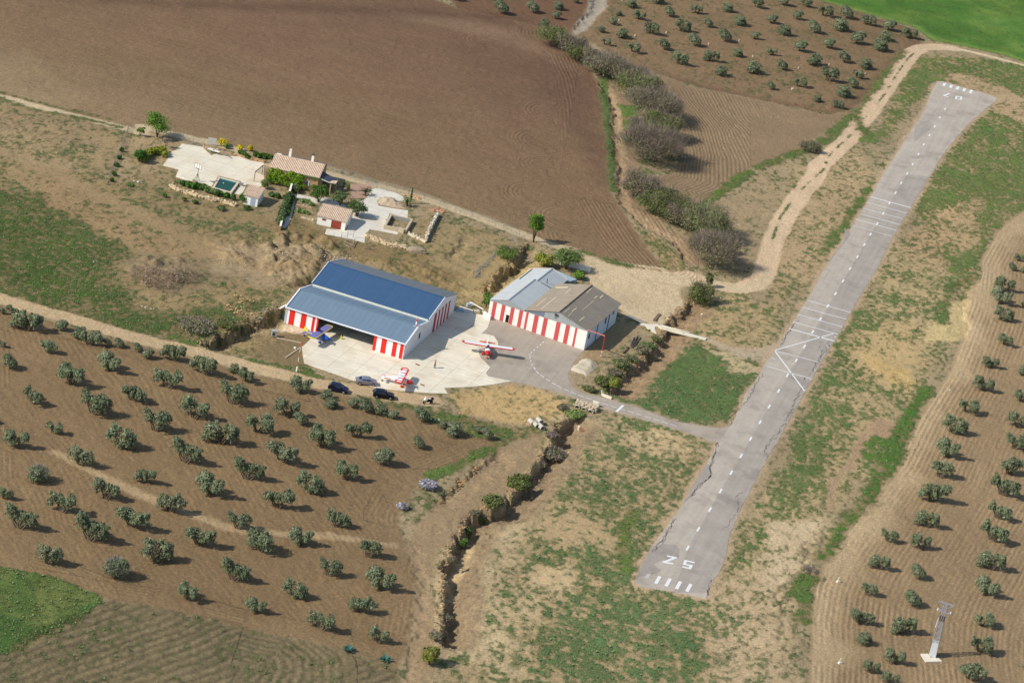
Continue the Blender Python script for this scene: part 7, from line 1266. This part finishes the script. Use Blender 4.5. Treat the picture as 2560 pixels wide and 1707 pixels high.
def aeroplane(nose, tail, label, cols, span, chord, kind, length, h=.0):
    yaw = math.radians(tail); c = nose; r = empty('light_aircraft', (c[0], c[1], h), yaw, label, 'aeroplane'); cb, ca, cw, cd = cols; L = length
    gl = paint('cockpit_glass', (52, 66, 82), .08, spec=.6); tyre = paint('tyre_black', (34, 32, 32), .9); grey = paint('strut_grey', (206, 206, 204), .5)
    mb = MB(); ell(mb, [(L*.50, 0, 1.05, .10, .10), (L*.48, 0, 1.05, .32, .30), (L*.40, 0, 1.10, .46, .42), (L*.28, 0, 1.2, .52, .55), (L*.10, 0, 1.28, .52, .62), (-.05*L, 0, 1.22, .42, .50), (-.25*L, 0, 1.05, .26, .32), (-.45*L, 0, .95, .12, .18), (-.5*L, 0, .95, .05, .12)], 12, sq=.8); mb.build('fuselage', cb, r, True)
    mb = MB(); ell(mb, [(L*.515, 0, 1.05, .12, .12), (L*.485, 0, 1.05, .335, .315), (L*.40, 0, 1.10, .475, .435), (L*.33, 0, 1.15, .505, .49)], 12, sq=.8); mb.build('cowling', ca, r, True)
    mb = MB(); ell(mb, [(L*.30, 0, 1.45, .42, .12), (L*.24, 0, 1.62, .47, .26), (L*.12, 0, 1.70, .47, .30), (L*.0, 0, 1.55, .36, .22)], 10, sq=.8); mb.build('windscreen', gl, r, True)
    zw = 2.0 if kind != 'low' else 1.95
    for s_ in (-1, 1):
        mb = MB(); x0 = L*.25; wing(mb, x0, chord, s_*.25, s_*(span/2-.5), zw, zw+.08); o = mb.build('wing', cw, r); mb = MB(); wing(mb, x0, chord, s_*(span/2-.5), s_*span/2, zw+.08, zw+.10, tc=chord*.75); mb.build('wing_tip', ca if kind != 'blue' else cd, o)
        mb = MB(); mb.beam((x0-.02, s_*.3, zw+.02), (x0-.02, s_*(span/2-.5), zw+.10), .07 if kind == 'blue' else .16 if kind != 'stripe' else .3, .17); mb.build('leading_edge', ca if kind != 'blue' else cd, o)
        if kind == 'stripe':
            for q in (.35, .7): mb = MB(); y = s_*span/2*q; mb.beam((x0-.15, y, zw+.125+.08*q), (x0-chord*.85, y, zw+.075+.08*q), .3, .02); mb.build('wing_stripe', ca, o)
            mb = MB(); mb.beam((x0-chord*.88, s_*span*.3, zw+.1), (x0-chord*.88, s_*span*.46, zw+.12), .35, .03); mb.build('aileron', ca, o)
        mb = MB(); mb.beam((L*.2, s_*.42, .85), (x0-chord*.35, s_*span*.30, zw), .06); mb.beam((L*.05, s_*.42, .9), (x0-chord*.7, s_*span*.28, zw), .05); mb.build('wing_strut', grey, r)
        mb = MB(); wing(mb, -L*.38, .75, s_*.05, s_*span*.15, 1.0, t=.07, tc=.5); mb.build('tailplane', ca if kind == 'face' else cw, r)
        mb = MB(); xm = L*.22 if kind != 'tri' else L*.1; mb.cyl((xm, s_*1.0, .26), (xm, s_*.82, .26), .26, .26, 12); w = mb.build('wheel', tyre, r); mb = MB(); mb.beam((xm, s_*.9, .3), (xm, s_*.35, .8), .08); mb.build('wheel_leg', ca if kind == 'face' else grey, w)
        mb = MB(); ell(mb, [(xm+.38, s_*.91, .32, .03, .05), (xm+.2, s_*.91, .36, .14, .2), (xm-.1, s_*.91, .38, .13, .18), (xm-.45, s_*.91, .34, .02, .04)], 8); mb.build('wheel_fairing', ca, w, True)
    mb = MB(); ft = 2.05 if kind != 'blue' else 2.1; V = [(-.32*L, 0, 1.12), (-.44*L, 0, ft-.1), (-.49*L, 0, ft), (-.53*L, 0, ft-.25), (-.53*L, 0, .95), (-.42*L, 0, .95)]; n = len(V); mb.add([(x, -.04, z) for x, y, z in V]+[(x, .04, z) for x, y, z in V], [tuple(range(n)), tuple(range(n, 2*n))[::-1]]+[(i, n+i, n+(i+1) % n, (i+1) % n) for i in range(n)]); fn = mb.build('fin', cb if kind != 'blue' else cd, r)
    if kind == 'stripe': 
        for (z0, z1, x0, x1) in ((1.0, 1.7, -.36, -.47), (1.0, 1.3, -.36, -.52)): mb = MB(); mb.beam((x0*L, 0, z0+.1), (x1*L, 0, z1), .1, .1); mb.build('fin_stripe', ca, fn)
        for s_ in (-1, 1): mb = MB(); mb.beam((L*.3, s_*.53, 1.2), (-.42*L, s_*.17, 1.0), .03, .12); mb.build('side_stripe', ca, r)
    mb = MB(); mb.cyl((L*.515, 0, 1.05), (L*.55, 0, 1.05), .13, .03, 10); sp = mb.build('spinner', ca, r); mb = MB(); mb.beam((L*.525, -.85, 1.25), (L*.525, .85, .85), .04, .14); mb.build('propeller', paint('propeller_dark', (50, 46, 44), .5), sp)
    mb = MB(); xn = -L*.47 if kind != 'face' else L*.44; mb.cyl((xn, .06, .18), (xn, -.06, .18), .18, .18, 10); w = mb.build('tail_wheel' if kind != 'face' else 'nose_wheel', tyre, r); mb = MB(); mb.beam((xn, 0, .2), (xn, 0, .85), .06); mb.build('wheel_leg', ca if kind == 'face' else grey, w)
    if kind == 'face': mb = MB(); ell(mb, [(xn+.35, 0, .26, .03, .05), (xn+.15, 0, .3, .13, .2), (xn-.4, 0, .28, .02, .04)], 8); mb.build('wheel_fairing', ca, w, True)
    return r
def planes():
    wh = paint('aircraft_white', (238, 236, 234), .35, var=.03); rd = paint('aircraft_red', (206, 36, 34), .35, var=.05)
    k = 2352/220; zz = lambda x, y: (1120+x/k, 820+y/k)
    aeroplane((-4.5, -8.0), -85, 'white and red high-wing aeroplane parked on the asphalt facing the camera', (wh, rd, wh, wh), 10.6, 1.35, 'face', 6.6)
    k2 = 2352/210; z2 = lambda x, y: (900+x/k2, 900+y/k2)
    aeroplane((-20.2, -31.2), -5, 'red and white striped high-wing taildragger on the concrete near the parked cars', (wh, paint('aircraft_orange_red', (222, 52, 36), .35), wh, wh), 7.6, 1.45, 'stripe', 5.9)
    k3 = 14.7; z3 = lambda x, y: (720+x/k3, 790+y/k3)
    bl = paint('aircraft_blue', (36, 88, 176), .35); lv = paint('faded_lilac_blue_fabric', (122, 116, 166), .6, var=.12); yl = paint('aircraft_yellow', (232, 210, 70), .5)
    r = aeroplane((-37.6, -17.7), -20, 'blue and lilac ultralight aeroplane with yellow edges outside the big hangar', (bl, bl, lv, yl), 8.6, 1.6, 'blue', 5.6)
    mb = MB(); mb.box((.2, 0, 2.45), (.5, .45, .4)); mb.cyl((-.05, 0, 2.45), (-.15, 0, 2.45), .38, .38, 10); mb.build('engine', paint('engine_dark', (40, 38, 40), .5), r)
    for s_ in (-1, 1): mb = MB(); mb.beam((1.2, s_*.5, 1.35), (-2.2, s_*.18, 1.08), .05, .16); mb.build('side_stripe', yl, r)
def car_obj(p_rear, p_front, label, body, glass, shape, side=1, seed=0, wb=2.55, hgt=1.45, wid=1.72, over=(.75, .8)):
    """wheel contact points (near side) in the photo; nose towards p_front"""
    A = G(*p_rear); B = G(*p_front); d = (B-A)[:2]; yaw = math.atan2(d[1], d[0]); n = np.array([-math.sin(yaw), math.cos(yaw)]); c = (A+B)[:2]/2+n*wid*.45; r = empty('parked_car', (c[0], c[1], .0 if shape != 'x' else 0), yaw, label, 'car', 'cars parked by the apron')
    r.location.z = max(hz(*c), 0)+.02; h = wb/2; x0, x1 = -h-over[0], h+over[1]; P = {'hatch': [(x0, .45), (x0+.02, .95), (x0+.10, 1.05), (x0+.55, hgt-.02), (x0+1.2, hgt), (x0+2.1, hgt-.02), (x0+2.95, .98), (x1-.45, .86), (x1-.05, .66), (x1, .40)], 'sedan': [(x0, .45), (x0+.02, .92), (x0+.5, 1.0), (x0+1.15, hgt-.06), (x0+1.75, hgt), (x0+2.45, hgt-.04), (x0+3.2, .96), (x1-.4, .86), (x1-.04, .64), (x1, .38)]}['sedan' if shape == 'sedan' else 'hatch']
    P = [(x0+.06, .26)]+P+[(x1-.08, .24)]; hw = wid/2; m = len(P)
    def wy(z, x): return hw*(1-.02*(z < .4))-max(0, z-.92)*.30-max(0, abs(x)-(h+.35))*.20
    mb = MB(); V = [(x, -wy(z, x), z) for x, z in P]+[(x, wy(z, x), z) for x, z in P]; mb.add(V, [tuple(range(m)), tuple(range(m, 2*m))[::-1]]+[(i, m+i, m+(i+1) % m, (i+1) % m) for i in range(m)])
    o = mb.build('body', body, r); bv = o.modifiers.new('bevel', 'BEVEL'); bv.width = .07; bv.segments = 2; bv.limit_method = 'ANGLE'; bv.angle_limit = .5
    bmk = P[1:-1]; i1 = 3 if shape != 'sedan' else 3; roofl, roofr = P[4], P[6]
    def quad(nm, pts, mat, par=r, t=.015):
        mb = MB(); mb.add(pts, [tuple(range(len(pts)))]); return mb.build(nm, mat, par)
    a, b = P[3], P[4]; f0, f1 = P[6], P[7]
    for s_ in (-1, 1):
        for xa, xb in (((f0[0]+f1[0])/2+.05, f0[0]-.55), (f0[0]-.63, f0[0]-1.35), (f0[0]-1.43, b[0]-.05)):
            if xa-xb < .15: continue
            zt_ = hgt-.13; zb_ = 1.0; cut = .34 if xa > f0[0] else 0; cut2 = .3 if xb < b[0]+.2 else 0
            pts = [(xb-cut2*.6, s_*(wy(zb_, xb)+.008), zb_), (xa, s_*(wy(zb_, xa)+.008), zb_), (xa-cut, s_*(wy(zt_, xa)+.008), zt_), (xb+cut2*.3, s_*(wy(zt_, xb)+.008), zt_)]; quad('side_window', pts if s_ < 0 else pts[::-1], glass)
        for x in (-h, h):
            mb = MB(); mb.cyl((x, s_*(hw-.2), .31), (x, s_*(hw+.02), .31), .31, .31, 16); w = mb.build('wheel', paint('tyre_black', (34, 32, 32), .9), r); mb = MB(); mb.cyl((x, s_*(hw+.021), .31), (x, s_*(hw+.035), .31), .20, .17, 12); mb.build('rim', paint('alloy_rim', (178, 176, 174), .35, metal=.5), w)
        quad('headlight', [(x1-.30, s_*(hw-.30), .70), (x1-.22, s_*(hw-.16), .68), (x1-.40, s_*(hw-.06), .80), (x1-.5, s_*(hw-.22), .86)], paint('lamp_clear', (206, 214, 220), .15)); mb = MB(); mb.box((x0+.03, s_*(hw-.24), .82), (.14, .22, .24)); mb.build('tail_light', paint('lamp_red', (170, 26, 40), .3), r)
        mb = MB(); mb.box((f1[0]-.35, s_*(hw+.09), 1.02), (.16, .18, .12)); mb.build('door_mirror', body, r)
    lp = lambda p, q, t: (p[0]+(q[0]-p[0])*t, p[1]+(q[1]-p[1])*t)
    for nm, p, q in (('windscreen', lp(f0, f1, .10), lp(f0, f1, .92)), ('rear_window', lp(b, a, .12), lp(b, a, .85))):
        e = .02 if nm == 'windscreen' else -.02; quad(nm, [(p[0]+e, -wy(p[1], 0)+.12, p[1]+.02), (q[0]+e, -wy(q[1], 0)+.10, q[1]+.02), (q[0]+e, wy(q[1], 0)-.10, q[1]+.02), (p[0]+e, wy(p[1], 0)-.12, p[1]+.02)], glass)
    mb = MB(); mb.box((x0-.01, 0, .62), (.03, .5, .12)); mb.build('number_plate', paint('plate_white', (220, 220, 214), .5), r)
    return r
def vehicles():
    gl = paint('car_glass_dark', (26, 32, 40), .06, spec=.6); k = 14.7; z = lambda x, y: (800+x/k, 920+y/k)
    car_obj(z(385, 850), z(850, 950), 'dark blue hatchback parked leftmost on the dirt road', paint('car_navy', (20, 24, 52), .22, var=.04, spec=.5), gl, 'hatch', wb=2.5, hgt=1.5, over=(.6, .75))
    car_obj(z(1455, 630), z(1950, 680), 'silver hatchback with sloping rear beside the concrete apron', paint('car_silver', (156, 158, 170), .25, metal=.5, var=.03), gl, 'sedan', wb=2.6, hgt=1.42, over=(.75, .85))
    k2 = 2352/210; z2 = lambda x, y: (900+x/k2, 900+y/k2)
    car_obj(z2(465, 1075), z2(835, 1118), 'black-blue estate car with chrome rear lamp, nearest to the olive grove', paint('car_black_blue', (14, 20, 34), .2, var=.04, spec=.5), gl, 'hatch', wb=2.6, hgt=1.55, over=(.75, .85))
    # motorcycle
    A = G(*z2(1770, 1215)); B = G(*z2(2010, 1235)); c = (A+B)/2; s = empty('motorcycle', (c[0], c[1], max(hz(*c[:2]), 0)), math.atan2((A-B)[1], (A-B)[0])+.25, 'white and dark blue touring motorcycle parked on the dirt', 'motorcycle'); dk = paint('motorcycle_dark', (26, 32, 48), .4); wh = paint('aircraft_white', (238, 236, 234), .35)
    for x in (-.72, .72): 
        mb = MB(); mb.cyl((x, -.07, .32), (x, .07, .32), .32, .32, 16); w = mb.build('wheel', paint('tyre_black', (34, 32, 32), .9), s); mb = MB(); mb.cyl((x, -.08, .32), (x, .08, .32), .18, .18, 10); mb.build('hub', paint('alloy_rim', (178, 176, 174), .35, metal=.5), w)
    mb = MB(); ell(mb, [(.3, 0, .55, .16, .2), (.0, 0, .6, .2, .25), (-.35, 0, .62, .15, .15), (-.9, 0, .75, .08, .06)], 8); mb.build('frame', dk, s, True); mb = MB(); ell(mb, [(.85, 0, .85, .08, .1), (.65, 0, .95, .26, .24), (.35, 0, .95, .24, .2), (.1, 0, .9, .18, .1)], 10); mb.build('fairing', wh, s, True); mb = MB(); mb.add([(.8, -.18, 1.05), (.8, .18, 1.05), (.55, .16, 1.4), (.55, -.16, 1.4)], [(0, 1, 2, 3)]); mb.build('screen', wh, s)
    mb = MB(); ell(mb, [(.1, 0, .92, .12, .08), (-.3, 0, .86, .18, .07), (-.7, 0, .92, .14, .06)], 8); mb.build('saddle', paint('saddle_black', (24, 24, 26), .6), s, True); mb = MB(); mb.box((-.85, 0, 1.1), (.42, .5, .32), 0, top=.85); mb.build('top_box', dk, s)
    for y in (-.34, .34): mb = MB(); mb.box((-.6, y, .65), (.5, .22, .36), 0, top=.9); mb.build('pannier', wh if y < 0 else dk, s)
    mb = MB(); mb.beam((.45, -.42, 1.12), (.5, .42, 1.12), .04); mb.beam((.72, -.1, .32), (.5, -.1, 1.1), .05); mb.beam((.72, .1, .32), (.5, .1, 1.1), .05); mb.build('handlebar', paint('alloy_rim', (178, 176, 174), .35, metal=.5), s)
    for y in (-.5, .5): mb = MB(); mb.box((.45, y, 1.2), (.05, .16, .1)); mb.build('mirror', wh, s)
    # yellow jerrycan-like object in the hangar door
    p = G(*Z(720, 790, 14.7, '1945 835')[0], .07); mb = MB(); mb.box((0, 0, .28), (.32, .32, .5)); mb.cyl((0, 0, .5), (0, 0, .78), .12, .05, 8); mb.box((0, 0, .04), (.42, .42, .06)); o = mb.build('yellow_marker', paint('marker_yellow', (224, 208, 20), .5)); o.location = tuple(p); tag(o, 'small yellow marker block in front of the open hangar door', 'marker')
def skin(name, chain, mat, parent, lvl=1):
    """chain: {vertex: (co, r)}, edges"""
    V, E = chain; me = bpy.data.meshes.new(name); me.from_pydata([v[0] for v in V], E, []); o = bpy.data.objects.new(name, me); COL.objects.link(o); o.parent = parent; m = o.modifiers.new('skin', 'SKIN'); m.use_smooth_shade = True
    for i, v in enumerate(V): me.skin_vertices[0].data[i].radius = (v[1], v[2] if len(v) > 2 else v[1])
    me.skin_vertices[0].data[0].use_root = True; s = o.modifiers.new('sub', 'SUBSURF'); s.levels = lvl; s.render_levels = lvl; me.materials.append(mat); return o
def person():
    p = G(1086.3, 919.5, .07); s = empty('person', tuple(p), -1.1, 'person in red top and dark trousers walking across the concrete apron', 'person'); sk = paint('skin_tone', (176, 128, 100), .6)
    V = [((0, 0, .95), .13, .10), ((0, 0, 1.15), .13, .10), ((0, 0, 1.38), .17, .10), ((0, 0, 1.47), .07, .07), ((0, 0, 1.53), .055), ((.0, .01, 1.60), .085, .095), ((.0, .01, 1.70), .08, .09)]; E = [(i, i+1) for i in range(6)]
    def add(a, pts):
        for q in pts: V.append(q); E.append((a, len(V)-1)); a = len(V)-1
        return a
    for sd in (-1, 1):
        st = .14*sd; add(0, [((.09*sd, 0, .88), .085), ((.10*sd, st*.6, .48), .06), ((.10*sd, st*.6-.02, .10), .04), ((.10*sd, st*.6+.12, .04), .038)])
        h = add(2, [((.20*sd, 0, 1.40), .06), ((.25*sd, -.05*sd, 1.13), .042), ((.26*sd, .06-.05*sd, .88), .03), ((.26*sd, .08-.05*sd, .80), .035, .018)])
        for f, (dx, L_) in enumerate(((-.028, .06), (-.01, .075), (.01, .072), (.028, .055))): add(h, [((.26*sd+dx*.3, .08-.05*sd+dx, .74), .009), ((.25*sd, .09-.05*sd+dx, .74-L_), .008)])
        add(h-0, [((.25*sd-.01*sd, .12-.05*sd, .79), .009), ((.24*sd, .14-.05*sd, .75), .008)])
    skin('body', (V, E), sk, s)
    sh = [((0, 0, .93), .155, .125), ((0, 0, 1.15), .15, .12), ((0, 0, 1.38), .19, .12), ((0, 0, 1.46), .08, .08)]; E2 = [(0, 1), (1, 2), (2, 3)]; V2 = list(sh)
    for sd in (-1, 1):
        for q, a in ((((.21*sd, 0, 1.40), .075), 2), (((.26*sd, -.05*sd, 1.13), .055), None), (((.265*sd, .05-.05*sd, .93), .043), None)): V2.append(q); E2.append((a if a is not None else len(V2)-2, len(V2)-1))
    skin('red_top', (V2, E2), paint('red_shirt', (206, 36, 40), .8), s)
    V3 = [((0, 0, .96), .15, .12)]; E3 = []
    for sd in (-1, 1):
        a = 0
        for q in (((.09*sd, 0, .86), .10), ((.10*sd, .084*sd, .48), .075), ((.10*sd, .084*sd-.02, .12), .06)): V3.append(q); E3.append((a, len(V3)-1)); a = len(V3)-1
    skin('trousers', (V3, E3), paint('dark_trousers', (38, 38, 44), .85), s)
    mb = MB(); ell(mb, [(-.088, -.01, 1.68, .02, .02), (-.05, -.015, 1.71, .08, .08), (0, -.02, 1.73, .095, .085), (.05, -.015, 1.71, .08, .08), (.088, -.01, 1.68, .02, .02)], 10); mb.build('hair', paint('dark_hair', (40, 32, 28), .8), s, True)
    for sd in (-1, 1): mb = MB(); mb.box((.032*sd, .098, 1.665), (.018, .012, .012)); mb.build('eye', paint('eye_dark', (30, 24, 20), .4), s); mb = MB(); mb.box((.09*sd, 0, 1.65), (.02, .04, .06)); mb.build('ear', sk, s); mb = MB(); mb.box((.10*sd, .084*sd+.06, .05), (.10, .28, .09), 0, top=.8); mb.build('shoe', paint('shoe_dark', (32, 30, 30), .7), s)
    mb = MB(); mb.box((0, .115, 1.635), (.025, .035, .04), 0, top=.6); mb.build('nose', sk, s); mb = MB(); mb.box((0, .10, 1.595), (.045, .01, .01)); mb.build('mouth', paint('lips', (150, 84, 76), .6), s)
def main():
    info = build_land(); paving(); big_hangar(); twin_halls(); olives(); shrubs(); weeds(info); farm(); lowlands(); planes(); vehicles(); person()
# ------------------------------------------------------------------ camera, sun, sky
def finish():
    cd = bpy.data.cameras.new('camera'); cd.sensor_width = 36; cd.lens = F/2560*36; cd.clip_start = 1; cd.clip_end = 20000
    co = bpy.data.objects.new('camera', cd); COL.objects.link(co)
    right = R0*math.cos(RO)+UPV*math.sin(RO); upc = -R0*math.sin(RO)+UPV*math.cos(RO)
    M = Matrix(((right[0], upc[0], -FW[0], CAM[0]), (right[1], upc[1], -FW[1], CAM[1]), (right[2], upc[2], -FW[2], CAM[2]), (0, 0, 0, 1)))
    co.matrix_world = M; scene.camera = co
    el = math.radians(39.5); az = math.radians(27+180)      # direction towards the sun, from +X counter-clockwise
    d = Vector((math.cos(az)*math.cos(el), math.sin(az)*math.cos(el), math.sin(el)))
    sd = bpy.data.lights.new('sun', 'SUN'); sd.energy = SUN; sd.angle = math.radians(.53); sd.color = (1., .965, .905)
    so = bpy.data.objects.new('sun', sd); so.rotation_euler = d.to_track_quat('Z', 'Y').to_euler(); so.location = (0, 0, 300); COL.objects.link(so)
    w = bpy.data.worlds.new('World'); scene.world = w; w.use_nodes = True; nt = w.node_tree; nt.nodes.clear()
    sk = nt.nodes.new('ShaderNodeTexSky'); sk.sky_type = 'NISHITA'; sk.sun_disc = False; sk.sun_elevation = el; sk.sun_rotation = math.pi/2-az; sk.altitude = 500
    bg = nt.nodes.new('ShaderNodeBackground'); bg.inputs[1].default_value = SKY; ou = nt.nodes.new('ShaderNodeOutputWorld')
    nt.links.new(sk.outputs[0], bg.inputs[0]); nt.links.new(bg.outputs[0], ou.inputs[0])
    vs = scene.view_settings; vs.view_transform = 'Standard'; vs.look = 'None'; vs.gamma = 1; vs.exposure = EXPO
SUN, SKY, EXPO = 4.1, .135, 0.
main() if "main" in globals() else build_land(); finish()
